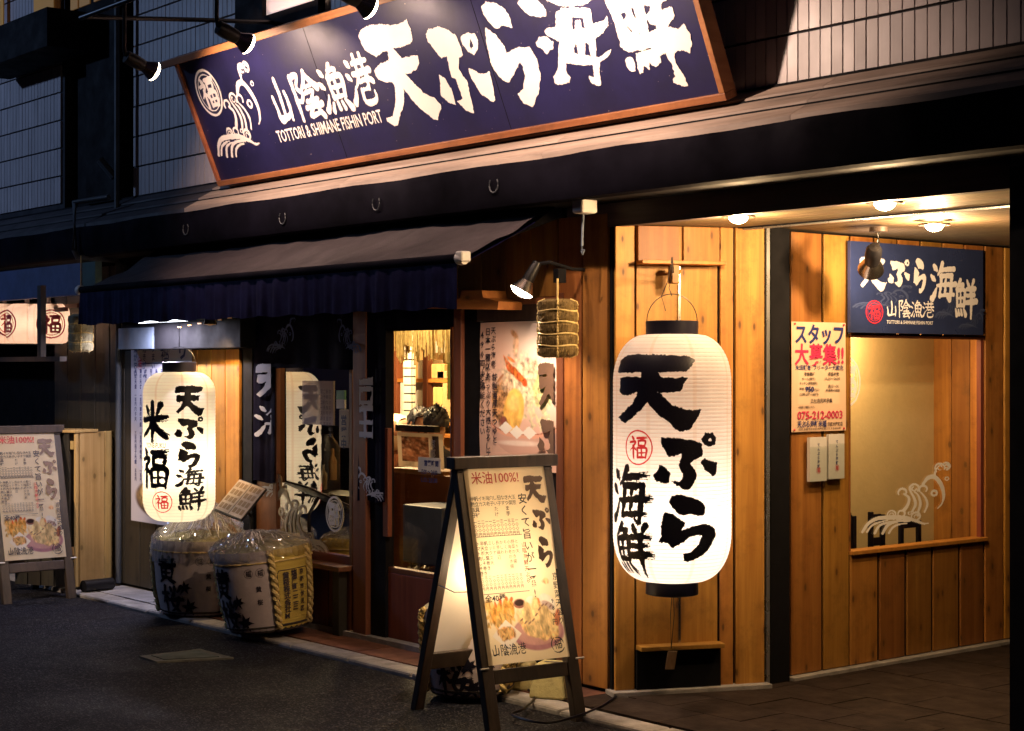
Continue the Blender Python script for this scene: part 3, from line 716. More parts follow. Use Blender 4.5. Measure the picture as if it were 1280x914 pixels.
plank(FRC, xm-.012, xm+.012, zb+.014, za-.014, 'chrome', cw, th=.012, c=.014, name='hanging_rail', bevel=0)
# shutter post between corner wall and side wall
MB().box(.13, .205, .775, .915, 0, 2.31).build('shutter_post', 'dark_box', shop)
p0 = FRC(cs[4]+.0, 0, .004); p1 = FRC(cs[4]+.018, 0, .004)
al = MB(); al.hexa([FRC(a, b, c) for b in (.01, 2.30) for a, c in ((cs[4]-.004, -.01), (cs[4]+.014, -.01), (cs[4]+.014, .03), (cs[4]-.004, .03))]); al.build('shutter_rail', 'alu', shop)
# plinths
MB().hexa([FRC(a, b, c) for b in (-.01, .022) for a, c in ((-.02, -.05), (.82, -.05), (.82, .075), (-.02, .075))]).build('plinth', 'kerb', shop, bevel=.004)
MB().box(.05, .225, .93, 6, -.01, .016).build('plinth', 'kerb', shop)
# side wall and its window
s0_ = fx(1060, 600, FRS); s1_ = 2.8; zs0_ = fz(1143, 680, FRS); zh0_ = fz(1143, 419, FRS)
s0_ = .93+s0_
sw = MB().box(.04, .135, 2.76, 6.0, 0, 2.32).box(.10, .14, .93, s0_-.004, 0, 2.31).box(.10, .14, s0_-.003, s1_-.045, 0, zs0_-.03).box(.10, .14, s0_-.003, s1_-.045, zh0_+.001, 2.31).build('side_wall', 'dark_box', shop)
s_ = [fx(p, 600, FRS) for p in (985, 1026, 1060)]
sl = [fx(p, 740, FRS) for p in (1059, 1096, 1130, 1163, 1197, 1228)]
WA, WB = s_[2], fx(1228, 600, FRS)      # window opening
zs = fz(1143, 680, FRS); zh = fz(1143, 419, FRS); ztop = 2.30
plank(FRS, s_[0], s_[1], .02, ztop, 'plank', sw, gap=.010, th=.014); plank(FRS, s_[1], s_[2], .02, ztop, 'plank', sw, gap=.010, th=.014)
for a, b in zip(sl[:-1], sl[1:]): plank(FRS, a, b, .02, zs-.02, 'plank', sw, gap=.012, th=.014)
y = WA
while y < WB-.05: plank(FRS, y, min(y+.2, WB), zh, ztop, 'plank', sw, gap=.010, th=.014); y += .2
y = WB
while y < 5.8: plank(FRS, y, y+.19, .02, ztop, 'plank', sw, gap=.010, th=.014); y += .19
swn = empty('side_window', (.16, (FRS(WA, 0).y+FRS(WB, 0).y)/2, zs), parent=shop)
plank(FRS, WA-.0, WB+.01, zs-.022, zs, 'plank_x', swn, th=.09, c=-.055, name='sill', gap=0)
plank(FRS, WA, WB, zh-.02, zh, 'frame_red_x', swn, th=.03, c=-.01, name='frame', gap=0)
plank(FRS, WB-.03, WB, zs, zh-.02, 'frame_red', swn, th=.03, c=-.02, name='frame', gap=0)
plank(FRS, WA, WA+.012, zs, zh-.02, 'plank', swn, th=.03, c=-.02, name='frame', gap=0)
MB().quadv(FRS(WA+.012, zs, -.01), FRS(WB-.03, zs, -.01), FRS(WB-.03, zh-.02, -.01), FRS(WA+.012, zh-.02, -.01)).build('glass', 'glass_side', swn)
# wave and crest film on the side window
FRG = Frame(FRS(0, 0, -.004), FRS.R, FRS.U)
mb = MB(); a0, b0 = FRG.px(1077, 672); a1, b1 = FRG.px(1188, 578)
brush(mb, FRG, 'wave', a0, b1, (a1-a0)*.88, (b1-b0)*1.04, c=.001, h=.9, rough=.4); mb.build('wave_print', 'white_film', swn)
mb = MB(); a0, b0 = FRG.px(1042, 510); a1, b1 = FRG.px(1076, 445)
cr = runs('crest_bold', 1.0, .6); ca = WA+.014
put(mb, [r for r in cr if True], lambda x, y: FRG(max(ca, a0+(a1-a0)*x/100), b1-(b1-b0)*y/100, .001)); mb.build('crest_print', 'white_film', swn)
# little room seen through the side window
rm = MB().box(-.30, -.26, .90, 2.74, 0, 2.3).build('inner_wall', 'plaster', shop)
ry = 2.72
for i in range(3): MB().box(-.26+.13*i, -.134+.13*i, ry, ry+.02, .3, 2.3).build('plank', 'plank', rm, bevel=.003)
MB().box(-.26, .13, 2.745, 2.775, 0, 2.3).build('room_end', 'plank_dark', rm)
MB().box(-.26, .13, .93, 2.74, 2.22, 2.29).build('room_ceiling', 'plaster', rm)
MB().box(-.26, .13, .93, .95, 0, 2.2).build('room_end', 'plank_dark', rm)
light('room_lamp', 'POINT', (-.07, 1.75, 1.75), 34, (1, .62, .28), rm, size=.05)

# ------------------------------------------------------------------ shop front
fw = MB()
for a, b, c_, d in ((-6.6, -3.64, 0, 2.6), (-3.64, -1.30, 2.03, 2.6), (-1.30, -.09, 0, 2.6)): fw.box(a, b, .004, .09, c_, d)
fw = fw.build('front_wall', 'dark_box', shop)
X = [fx(p, 600) for p in (700, 731.5, 765)]; X[0] = -.515
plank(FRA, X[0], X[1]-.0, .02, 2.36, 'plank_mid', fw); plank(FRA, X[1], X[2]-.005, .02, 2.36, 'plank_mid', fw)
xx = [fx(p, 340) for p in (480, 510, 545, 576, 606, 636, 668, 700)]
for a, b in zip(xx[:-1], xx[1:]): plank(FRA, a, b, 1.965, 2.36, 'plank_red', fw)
# left: honey planks beside the small lantern, dark planks further left
hz = fz(270, 437)
xx = [fx(p, 600) for p in (240, 250, 268, 285, 303)]
for a, b in zip(xx[:-1], xx[1:]): plank(FRA, a, b, .02, hz, 'plank', fw)
a = xx[0]
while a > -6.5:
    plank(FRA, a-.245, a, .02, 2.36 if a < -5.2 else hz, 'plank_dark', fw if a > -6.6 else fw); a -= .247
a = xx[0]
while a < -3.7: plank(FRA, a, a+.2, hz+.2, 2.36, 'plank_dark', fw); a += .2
# roller housing under the awning at the left
hb = MB(); A0, A1 = onY(155, 430, -.12).x, onY(304, 430, -.12).x
hb.box(A0, A1, -.14, .0, hz+.005, hz+.2).build('roller_housing', 'dark_box', shop, bevel=.006)
MB().box(A0-.02, onY(193, 420, -.14).x, -.155, -.141, hz+.01, hz+.16).build('roller_cover', 'pipe', shop)
# jambs and posts between the openings
def post(px0, px1, z0, z1, mat='frame_red', y0=-.035, y1=.06, name='door_post', par=None, bevel=.003):
    a, b = onY(px0, 600, y0).x, onY(px1, 600, y0).x
    return MB().box(a, b, y0, y1, z0, z1).build(name, mat, par or shop, bevel=bevel)
post(304, 315, 0, 1.96, 'dark_box'); 
post(441, 457, 0, 1.96); post(457, 482, 0, 1.96, 'dark_box', y0=.0)
post(575, 601, 0, 1.96, 'dark_box', y0=-.01, y1=.1)
post(567, 576, 0, 1.96); post(695, 703, 0, 1.98)
# wall under the window, ledge
XA, XB = onY(315, 600, .0).x, onY(441, 600, 0).x
zl = .42
lw = MB().box(XA, XB, .002, .08, 0, zl).build('window_apron', 'frame_red', shop)
for i in range(5): 
    a = XA+(XB-XA)*i/5; plank(FRA, a, a+(XB-XA)/5, .02, zl-.02, 'frame_red', lw, th=.02)
MB().box(XA, XB+.03, -.12, .0, zl-.03, zl).build('window_ledge', 'frame_red_x', shop, bevel=.004)
MB().box(XB-.10, XB-.03, -.08, -.022, 0, zl-.032).build('ledge_bracket', 'plank_dark', shop, bevel=.003)
# front window
fwn = empty('front_window', ((XA+XB)/2, .05, zl), parent=shop)
W0, W1 = onY(346, 600, .0).x, onY(437, 600, .0).x
MB().box(XA, W0, -.004, .06, zl, 2.0).build('frame', 'frame_red', fwn, bevel=.003)
MB().box(W1, XB, -.004, .06, zl, 2.0).build('frame', 'plank_red', fwn, bevel=.003)
MB().box(W0, W1, -.004, .06, zl, zl+.05).build('frame', 'frame_red_x', fwn, bevel=.003)
MB().box(W0, W1, -.004, .06, 1.94, 2.0).build('frame', 'frame_red_x', fwn, bevel=.003)
MB().quadv((W0, .012, zl+.05), (W1, .012, zl+.05), (W1, .012, 1.94), (W0, .012, 1.94)).build('glass', 'glass_front', fwn)
FRW = Frame((0, .008, 0), (1, 0, 0), (0, 0, 1))
mb = MB(); a0, b0 = FRW.px(346, 698); a1, b1 = FRW.px(424, 600)
brush(mb, FRW, 'wave', a0, b1, (a1-a0)*.86, (b1-b0)*1.03, c=.001, h=1.0, rough=.4, flip=True); mb.build('wave_print', 'white_film', fwn)
mb = MB(); a0, b0 = FRW.px(407, 664); a1, b1 = FRW.px(429, 621)
brush(mb, FRW, 'crest_bold', a0, b1, a1-a0, b1-b0, c=.001, h=1.2, rough=.4, flip=True); mb.build('crest_print', 'white_film', fwn)
# sliding door
dr = empty('sliding_door', (-1.8, .05, 0), parent=shop)
D0, D1 = onY(482, 600, .04).x, onY(568, 600, .04).x
g0, g1 = onY(487, 600, .04).x, onY(566, 600, .04).x
dz1 = onY(525, 413, .04).z; dz0 = onY(505, 711, .04).z
MB().box(D0, g0, .02, .07, .03, 2.0).build('stile', 'frame_red', dr, bevel=.003)
MB().box(g1, D1, .02, .07, .03, 2.0).build('stile', 'frame_red', dr, bevel=.003)
MB().box(g0, g1, .02, .07, dz1, 2.0).build('rail', 'dark_box', dr, bevel=.003)
MB().box(g0, g1, .02, .07, dz0-.03, dz0).build('rail', 'frame_red_x', dr, bevel=.003)
MB().box(g0, g1, .02, .07, .03, dz0-.032).build('kick_panel', 'frame_red', dr, bevel=.003)
MB().quadv((g0, .05, dz0), (g1, .05, dz0), (g1, .05, dz1), (g0, .05, dz1)).build('glass', 'glass_door', dr)
MB().box(g0+.005, g0+.055, -.012, .02, .62, 1.25).build('handle', 'frame_red', dr, bevel=.003)
MB().box(-3.66, -1.3, -.05, .09, -.01, .03).build('door_sill', 'kerb', shop)
# header ledge catching the lamp light
hy = -.20
pts = [onY(px, py, hy) for px, py in ((497, 385), (498, 381), (575, 373), (577, 363), (602, 363), (604, 372), (623, 377), (622, 387))]
MB().prism([(p.x, p.z) for p in pts], lambda a, b, c: V((a, hy+c, b)), .16).build('lintel_board', 'plank_x', shop)
MB().box(-1.45, -.5, -.045, 0, 1.93, 1.962).build('lintel', 'frame_red_x', shop, bevel=.003)

# ------------------------------------------------------------------ dining room behind the front
room = MB()
MB().box(-5.8, -3.78, .9, .93, 0, 2.355).build('added_screen', 'screen_dark', shop)  # dark screen added behind the front window to keep its view dark
MB().box(-5.895, -5.88, .1, 2.1, 0, 2.36).build('added_dark_panel', 'plank_dark', shop)  # dark boards added on the end wall so the window view stays dark
for b in ((-6.4, -5.9, .1, 2.9, 0, 2.4), (-5.9, -.6, 2.75, 2.9, 0, 2.4), (-.62, -.5, .1, 2.9, 0, 2.4)): room.box(*b)
room = room.build('room_wall', 'plaster', shop)
MB().box(-5.9, -.62, .09, 2.75, 2.36, 2.4).build('room_ceiling', 'plaster', shop)
MB().box(-5.9, -.62, .09, 2.75, -.01, .004).build('room_floor', 'slab_red', shop)
light('room_lamp', 'POINT', (-4.3, 1.4, 2.15), 300, (1, .70, .36), room, size=.12)
light('room_lamp', 'POINT', (-2.25, .30, 2.2), 50, (1, .70, .36), room, size=.08)
for c in ((-4.4, 1.3, 2.36), (-2.25, .30, 2.36)):
    d = MB().lathe([(.02, 0), (.1, -.02), (.12, -.07), (.115, -.07), (.09, -.02)], 20, V(c), cap=False).build('room_lamp_shade', 'black_metal', room, smooth=True)
# ------------------------------------------------------------------ neighbour at the left
nb = empty('neighbour_building', (-8, .5, 0), 'dark neighbouring shop building at the far left with tiled upper floor above its eave', 'building')
nt_ = MB().box(-12, -6.52, .012, .3, 2.84, 6.0).build('tile_wall', 'grout', nb)
TP2 = .0625; cnt = 0; mb = MB()
for j in range(12):
    for i in range(int(4.2/TP2)):
        x = -6.56-i*TP2; z = 2.9+j*TH
        if cnt < 190 and vis(x, z)[0] > -12 and vis(x, z)[1] > 70: put_tile(x-TP2, z, nt_); cnt += 1
        else: mb.box(x-TP2, x-.007, -.004, .012, z, z+TH-.013)
tag(mb.build('tile_field', 'tile', nt_), kind='stuff')
MB().box(-6.52, -5.32, .1, .3, 2.7, 6.0).build('gap_wall', 'dark_box', nb)
MB().box(-6.0, -5.5, -.05, .1, 2.84, 6).build('shutter_box', 'dark_box', nb)
MB().box(-12, -6.62, .45, .6, 0, 2.4).build('open_front_shade', 'dark_box', nb)  # dark sheet standing in for the shade inside the open front
# faint lit bits of the upper storey far left
up = MB().box(onY(0, 40, -.3).x-.4, onY(78, 40, -.3).x, -.42, -.05, onY(20, 80, -.3).z, onY(20, 34, -.3).z).build('hanging_box', 'dark_box', nb)
for a, b in ((0, 4), (42, 67), (88, 97), (99, 112), (117, 129)):
    MB().box(onY(a, 10, -.06).x, onY(b, 10, -.06).x, -.06, -.05, onY(90, 13, -.06).z, onY(90, 13, -.06).z+.5).build('lit_pane', 'glow_warm', nb)
MB().box(-9.2, onY(102, 340, -.45).x, -.46, -.40, 2.12, 2.345).build('fascia_panel', 'blue_sheet', nb)
MB().box(onY(103, 340, -.45).x, onY(119, 340, -.45).x, -.45, -.40, 2.14, 2.345).build('fascia_end', 'green_glass', nb)
for s in range(2): MB().box(-9.2, onY(84, 370, -.3).x, -.32+.1*s, -.29+.1*s, 2.02+.03*s, 2.05+.03*s).build('red_rail', 'frame_red_x', nb)
q = onY(52, 400, -.62)
MB().box(q.x-.03, q.x+.03, -.64, -.60, onY(52, 446, -.62).z, onY(52, 357, -.62).z).build('lantern_rack_post', 'board_wood', nb)
MB().box(-10, q.x+.4, -.66, -.61, onY(52, 452, -.62).z, onY(52, 446, -.62).z).build('lantern_rack_rail', 'board_wood', nb)

# ------------------------------------------------------------------ street light of the lane (outside the frame, throws the cold light at the left)
sl_ = empty('street_lamp', (-9.5, -5.2, -.03), 'grey street lamp on a pole across the lane, beyond the left edge of the picture', 'street lamp')
MB().tube([(-9.5, -5.2, -.03), (-9.5, -5.2, 4.6), (-9.3, -5.0, 4.95), (-8.9, -4.6, 5.05)], [.06, .05, .04, .035], 12).build('pole', 'pipe', sl_, smooth=True)
MB().lathe([(.03, .1), (.16, .04), (.18, 0), (.0, -.02)], 20, V((-8.8, -4.5, 4.97))).build('lamp_head', 'pipe', sl_, smooth=True)
light('street_lamp_light', 'SPOT', (-8.8, -4.5, 4.9), 330, (.36, .56, 1.0), sl_, size=.10, target=(-8.0, -1.3, 1.6), angle=128, blend=.5)

s2 = empty('street_lamp', (-3.6, -6.6, -.03), 'pale unseen street lamp, added across the lane to light the left menu board', 'street lamp')  # unseen lamp added for the warm spill on the left board and crate
MB().tube([(-3.6, -6.6, -.03), (-3.6, -6.6, 4.0), (-3.6, -6.4, 4.25), (-3.6, -6.1, 4.3)], [.055, .045, .035, .03], 12).build('pole', 'pipe', s2, smooth=True)
MB().lathe([(.03, .1), (.15, .04), (.17, 0), (.0, -.02)], 20, V((-3.6, -6.0, 4.22))).build('lamp_head', 'pipe', s2, smooth=True)
light('street_lamp_light', 'SPOT', (-3.6, -6.0, 4.15), 1350, (1.0, .76, .56), s2, size=.05, target=(-5.9, -.55, .55), angle=19, blend=.5)
# ================================================================== THINGS
# ------------------------------------------------------------------ the big leaning sign
sg = empty('shop_sign', (-1.5, -.15, 2.79), 'large leaning navy sign with white brush writing in an orange wooden frame above the eave', 'sign')
SL, SH = 4.56, .852
mb = MB(); fr = FRSG
mb.hexa([fr(a, b, c) for b in (.02, SH-.02) for a, c in ((.02, .0), (SL-.02, .0), (SL-.02, -.05), (.02, -.05))]); mb.build('board', 'navy_board', sg)
def fbar(a0, a1, b0, b1, mat, c0=-.06, c1=.018, name='frame', par=None, f=None):
    f = f or fr
    return MB().hexa([f(a, b, c) for b in (b0, b1) for a, c in ((a0, c1), (a1, c1), (a1, c0), (a0, c0))]).build(name, mat, par or sg, bevel=.003)
fbar(0, SL, 0, .034, 'sign_frame'); fbar(0, .034, .035, SH-.03, 'sign_frame_u'); fbar(SL-.034, SL, .035, SH-.03, 'sign_frame_u')
fbar(-.02, SL+.02, SH-.029, SH+.015, 'sign_frame', c1=.10); 
# back strut and side cheeks up to the wall
for a in (.3, 1.8, 3.2, 4.3):
    p = fr(a, SH-.1, -.07); MB().bar(p, V((p.x, .0, p.z+.05)), .03, .03).build('strut', 'black_metal', sg)
    p = fr(a, .12, -.07)
for a in (1.52, 3.04): MB().hexa([fr(x, b, c) for b in (.036, SH-.03) for x, c in ((a, .001), (a+.004, .001), (a+.004, 0), (a, 0))]).build('board_joint', 'dark_box', sg)
def zp(pts, ox, oy, sc): return [fr.px(ox+x/sc, oy+y/sc) for x, y in pts]
A = dict(ox=440, oy=0, sc=5.377); B = dict(ox=650, oy=0, sc=5.565); C = dict(ox=420, oy=0, sc=2.56)
chars = []
chars.append([('p', zp([(45,245),(60,210),(100,175),(180,158),(260,170),(330,155),(370,130),(395,190),(412,265),(395,295),(330,320),(280,325),(335,390),(445,368),(452,420),(440,460),(400,490),(360,495),(480,620),(560,655),(605,715),(585,780),(580,805),(550,805),(450,720),(350,600),(350,700),(320,790),(310,840),(290,850),(240,815),(235,795),(275,780),(295,680),(290,580),(270,545),(240,555),(180,535),(150,475),(190,430),(250,410),(245,340),(215,345),(165,380),(90,340)], **A))])
chars.append([('p', zp([(497,230),(515,195),(590,178),(650,200),(700,240),(725,300),(750,370),(720,385),(720,465),(780,550),(800,650),(825,762),(770,745),(710,680),(745,660),(700,530),(670,515),(640,375),(605,388),(550,330),(510,270)], **A)),
    ('p', zp([(585,495),(630,530),(670,600),(700,705),(650,690),(600,640),(595,560)], **A)), ('p', zp([(790,460),(860,490),(890,495),(925,480),(955,600),(965,670),(950,685),(880,640),(830,570),(795,500)], **A)),
    ('p', zp([(735,245),(770,220),(825,220),(850,270),(850,330),(825,370),(780,345),(745,290)], **A)), ('h', zp([(800,265),(815,300),(805,335),(795,310)], **A))])
chars.append([('p', zp([(870,45),(900,10),(970,15),(1030,60),(1065,120),(1080,185),(1010,175),(980,195),(920,150),(885,90)], **A)),
    ('p', zp([(480,88),(510,110),(540,150),(547,172),(580,150),(620,150),(645,190),(656,240),(650,300),(630,340),(600,332),(583,300),(600,285),(605,240),(600,215),(590,200),(555,265),(520,245),(500,210),(485,150)], **C))])
chars.append([('p', zp([(115,300),(140,260),(190,260),(235,290),(230,340),(205,345),(190,375),(160,340),(120,320)], **B)), ('p', zp([(-20,20),(10,-25),(60,-30),(120,-5),(160,30),(190,80),(188,120),(120,118),(70,110),(20,65)], **B)),
    ('p', zp([(190,0),(230,-90),(210,-150),(330,-110),(480,-70),(520,-20),(480,12),(420,40),(330,42),(250,30)], **B)),
    ('p', zp([(250,85),(290,58),(430,50),(490,65),(500,110),(512,160),(560,150),(610,110),(618,180),(580,230),(525,270),(535,395),(590,375),(640,335),(635,375),(560,440),(555,500),(568,590),(550,605),(495,570),(485,530),(520,535),(512,450),(450,455),(320,438),(325,500),(355,540),(345,575),(290,590),(245,575),(235,535),(265,480),(275,290),(200,250),(175,220),(190,190),(255,190)], **B)),
    ('h', zp([(363,120),(440,125),(455,195),(435,195),(425,140),(385,135),(385,205),(372,205)], **B)), ('h', zp([(385,300),(400,310),(407,375),(378,370)], **B)), ('h', zp([(460,300),(480,310),(490,385),(458,375)], **B))])
chars.append([('p', zp([(590,-20),(640,-60),(760,-160),(860,-120),(940,-150),(1020,-60),(1020,0),(985,30),(990,60),(1060,45),(1080,110),(1050,150),(1030,185),(1100,200),(1145,170),(1190,240),(1200,300),(1185,370),(1130,350),(1080,360),(1075,400),(1110,480),(1150,540),(1168,595),(1130,600),(1070,580),(1060,550),(1085,530),(1055,450),(1015,365),(980,390),(985,430),(950,470),(905,440),(905,490),(865,455),(865,510),(840,510),(820,470),(805,370),(850,360),(910,335),(760,368),(700,330),(690,270),(640,100),(600,20)], **B)),
    ('p', zp([(735,420),(760,390),(790,400),(808,440),(800,490),(785,500),(750,470)], **B)), ('h', zp([(700,95),(730,80),(745,105),(725,140)], **B)), ('h', zp([(775,50),(790,60),(815,140),(800,130)], **B)), ('h', zp([(862,30),(910,45),(905,75),(880,100)], **B)),
    ('h', zp([(745,180),(785,215),(780,230)], **B)), ('h', zp([(820,215),(840,235),(840,250)], **B)), ('h', zp([(890,140),(905,170),(950,175),(957,205),(900,220)], **B)), ('h', zp([(1048,440),(1054,438),(1086,520),(1080,520)], **B))])
for k, sh in enumerate(chars):
    mb = MB(); put(mb, raster(sh, .0035, .006, seed=20+k), lambda x, y: fr(x, min(y, SH-.032), .003)); mb.build('lettering', 'sign_white', sg)
# smaller characters, latin line, crest and wave
for nm, (x0, y0, x1, y1) in zip(('yama', 'in', 'gyo', 'ko'), ((330, 98, 373, 155), (356, 88, 410, 148), (389, 79, 445, 140), (423, 67, 477, 131))):
    mb = MB(); a0, bt = fr.px(x0, y0); a1, bb = fr.px(x1, y1); bt = fr.px((x0*2+x1)/3, y0+1)[1]; bb = fr.px((x0+2*x1)/3, y1)[1]
    put(mb, raster([(s[0], s[1], tuple(q*1.3 for q in s[2])) for s in G[nm]], 1.4, 1.5, seed=5), lambda x, y: fr(a0+(a1-a0)*x/100, bt-(bt-bb)*y/100, .003)); mb.build('lettering', 'sign_white', sg)
mb = MB(); a0, b0 = fr.px(350, 179); a1, b1 = fr.px(480, 152)
text(mb, fr, 'TOTTORI & SHIMANE FISHIN PORT', a0, b0+.004, .105, width=a1-a0, c=.003, bold=.012); mb.build('lettering', 'sign_white', sg)
mb = MB(); a0, _ = fr.px(243, 108); a1, _ = fr.px(280, 124); bt = fr.px(256, 84)[1]; bb = fr.px(268, 147)[1]
brush(mb, fr, 'crest_bold', a0, bt, a1-a0, bt-bb, c=.003, h=.8, rough=.5); mb.build('crest', 'sign_white', sg)
mb = MB(); a0, b0 = fr.px(276, 190); a1, b1 = fr.px(318, 76)
wa = fr.px(272, 190)[0]; wb = fr.px(336, 165)[0]; bt = fr.px(318, 74)[1]; bb = fr.px(290, 198)[1]
brush(mb, fr, 'wave', wa, bt, (wb-wa)*.93, (bt-bb)*1.05, c=.003, h=.8, rough=.5); mb.build('wave_print', 'sign_white', sg)

# ------------------------------------------------------------------ sign lamps on their rail
def sign_lamp(Xp, lab, e, tilt=1.0):
    t = empty('sign_lamp', (Xp, -1.15, 3.35), lab, 'lamp', group='reflector lamps on the rail over the sign')
    head = V((Xp, -1.15, 3.31)); d = V((.03, .93, -.36)).normalized(); back = head-d*.15
    q = d.to_track_quat('Z', 'Y').to_matrix()
    MB().lathe([(0, -.15), (.036, -.15), (.040, -.11), (.038, -.06), (.034, -.035)], 18, head, ax=q).build('socket', 'black_metal', t, smooth=True)
    MB().lathe([(.030, -.045), (.036, -.02), (.052, .012), (.058, .03)], 20, head, ax=q, cap=False).build('bulb_shell', 'bulb_shell', t, smooth=True)
    prof = [(.058*math.cos(a), .03+.030*math.sin(a)) for a in np.linspace(0, PI/2, 7)]
    MB().lathe(prof, 20, head, ax=q, cap=False).build('bulb', 'bulb', t, smooth=True)
    MB().tube([back, back+V((0, -.01, .05)), V((Xp, back.y-.01, 3.66))], .012, 8).build('bracket', 'black_metal', t)
    light('sign_lamp_light', 'SPOT', head+d*.07, e, (1, .69, .52), t, size=.03, target=head+d, angle=124, blend=.3)
rail = MB().tube([(-3.3, -1.33, 3.66), (.9, -1.33, 3.66)], .016, 10)
for X_ in (-3.28, -1.3, .8): rail.tube([(X_, -1.33, 3.66), (X_, -.6, 3.74), (X_, .01, 3.80)], .014, 8)
tag(rail.build('lamp_rail', 'black_metal', smooth=True), 'black pipe rail carrying the reflector lamps in front of the big sign', 'rail')
sign_lamp(onY(186, 88, -1.15).x, 'reflector lamp left of the big sign, in front of the tiled wall', 110)
sign_lamp(onY(303, 50, -1.15).x, 'reflector lamp over the crest end of the big sign', 62)
sign_lamp(onY(455, 12, -1.15).x, 'reflector lamp above the middle of the big sign, cut by the top edge', 50)
sign_lamp(.22, 'reflector lamp near the right end of the big sign, above the picture', 110)

# ------------------------------------------------------------------ awning
aw = empty('awning', (-2.5, -.1, 2.3), 'dark retractable cloth awning with gathered navy valance over the shop entrance', 'awning')
AX0, AX1, AYF, AZ0, AZ1 = -4.66, -.44, -.705, 2.125, 2.49
def canopy(u, v):
    X_ = AX0+(AX1-AX0)*u+.0*v
    sag = -.02*math.sin(PI*v)*(1+.3*math.sin(u*14))+(.004*math.sin(u*60+v*11)+.008*math.sin(u*9+v*7)+.005*math.sin(u*27-v*15+2*math.sin(u*5))+.003*math.sin(u*110+v*21+3*math.sin(u*8)))*math.sin(PI*v)
    return V((X_, -.02+(AYF+.02)*v, AZ1+(AZ0-AZ1)*v+sag))
MB().grid(220, 26, canopy).build('canopy', 'awning', aw, smooth=True)
MB().grid(60, 3, lambda u, v: canopy(u, v)+V((0, 0, -.03))).build('canopy_lining', 'valance', aw, smooth=True)
rv = random.Random(3); ph = [rv.uniform(0, 6) for _ in range(4)]
def val(u, v):
    X_ = AX0+.01+(AX1-AX0-.02)*u; s = X_*2*PI
    fold = .006*math.sin(s*4.1+ph[0]+2*math.sin(s*.9))+.005*math.sin(s*7.3+ph[1]+2.5*math.sin(s*.63))+.003*math.sin(s*15+ph[2]+2*math.sin(s*1.7))
    return V((X_, AYF-.012+fold*(.25+v), AZ0-.022-.215*v+.006*math.sin(s*3+1)*v))
MB().grid(420, 4, val).build('valance', 'valance', aw, smooth=True)
MB().grid(10, 3, lambda u, v: V((AX0+.01+.01*math.sin(u*20)*v, AYF+(.34)*u, AZ0-.022+(.16*u)-.215*v*(1-.7*u)))).build('side_flap', 'valance', aw, smooth=True)
MB().tube([(AX0-.02, AYF, AZ0), (AX1+.02, AYF, AZ0)], .024, 12).build('front_bar', 'gutter', aw, smooth=True)
MB().tube([(AX0, -.03, AZ1+.01), (AX1+.05, -.03, AZ1+.01)], .04, 12).build('roller', 'black_metal', aw, smooth=True)
for X_ in (AX0-.03, AX1+.0): MB().lathe([(0, -.02), (.03, -.02), (.034, 0), (.03, .025), (0, .028)], 14, V((X_+.01, AYF, AZ0)), ax=Matrix.Rotation(PI/2, 3, 'Y')).build('end_cap', 'white_plastic', aw, smooth=True, bevel=0)
for X_ in (AX0+.3, AX1-.08):
    el = V((X_+(.6 if X_ < -2 else -.5), -.42, AZ0+.03))
    MB().bar(V((X_, AYF+.02, AZ0-.01)), el, .03, .045).bar(el, V((X_+.05, -.03, AZ1-.1)), .03, .045).build('folding_arm', 'black_metal', aw)
# crank head at the roller end
p = onY(729, 258, -.20)
ck = MB().box(p.x-.04, p.x+.04, -.24, -.14, p.z-.035, p.z+.04).build('crank_gearbox', 'white_plastic', aw, bevel=.012)
hk = [p+V((0, 0, -.04)), p+V((-.005, 0, -.13)), p+V((-.008, 0, -.19)), p+V((-.012, 0, -.215)), p+V((-.004, 0, -.23)), p+V((.006, 0, -.21))]
MB().tube(hk, .006, 8).build('crank_hook', 'pipe', aw, smooth=True)
p = onY(578, 321, AYF); MB().box(p.x-.02, p.x+.03, AYF-.03, AYF+.03, p.z-.026, p.z+.026).build('bar_cap', 'white_plastic', aw, bevel=.008)

# ------------------------------------------------------------------ lanterns
def lantern_r(t, R, neck, top=.14):
    """radius along height 0..1"""
    e = min(t, 1-t)/top
    return R if e >= 1 else neck+(R-neck)*math.sqrt(max(0, 1-(1-e)**2.2))
def make_lantern(name, loc, R, H, neck, nrib, mat, ribs=True, bottom=True, cap_h=.07, seg=64, top=.16):
    t = empty(name, loc); L = V(loc)
    prof = []
    for i in range(nrib*3+1):
        f = i/(nrib*3); r = lantern_r(f, R, neck, top); ph_ = (i % 3)
        r += (.0007 if ph_ else -.0004)*(R/.27); prof.append((r, H*f))
    MB().lathe(prof, seg, L, cap=False).build('paper_shade', mat, t, smooth=True)
    if ribs:
        mb = MB()
        for i in range(1, nrib):
            f = i/nrib; r = lantern_r(f, R, neck, top)+.0002*(R/.27)
            n = len(mb.v); hh = .0010*(R/.27); g2 = 48
            for a in range(g2):
                th = 2*PI*a/g2; c, s = math.cos(th), math.sin(th)
                mb.v += [(L.x+r*c, L.y+r*s, L.z+H*f-hh), (L.x+r*c, L.y+r*s, L.z+H*f+hh)]
            for a in range(g2):
                b = (a+1) % g2; mb.f.append((n+2*a, n+2*b, n+2*b+1, n+2*a+1))
        tag(mb.build('ribs', 'rib', t), kind='stuff')
    MB().lathe([(neck-.012, H-.004), (neck+.004, H-.004), (neck+.006, H+cap_h), (neck-.004, H+cap_h+.003), (neck-.012, H+cap_h)], 40, L, cap=False).build('top_ring', 'black', t, smooth=True)
    if bottom: MB().lathe([(neck-.012, 0.004), (neck+.004, .004), (neck+.006, -cap_h), (neck-.006, -cap_h-.004), (0.0, -cap_h)], 40, L, cap=False).build('bottom_ring', 'black', t, smooth=True)
    return t
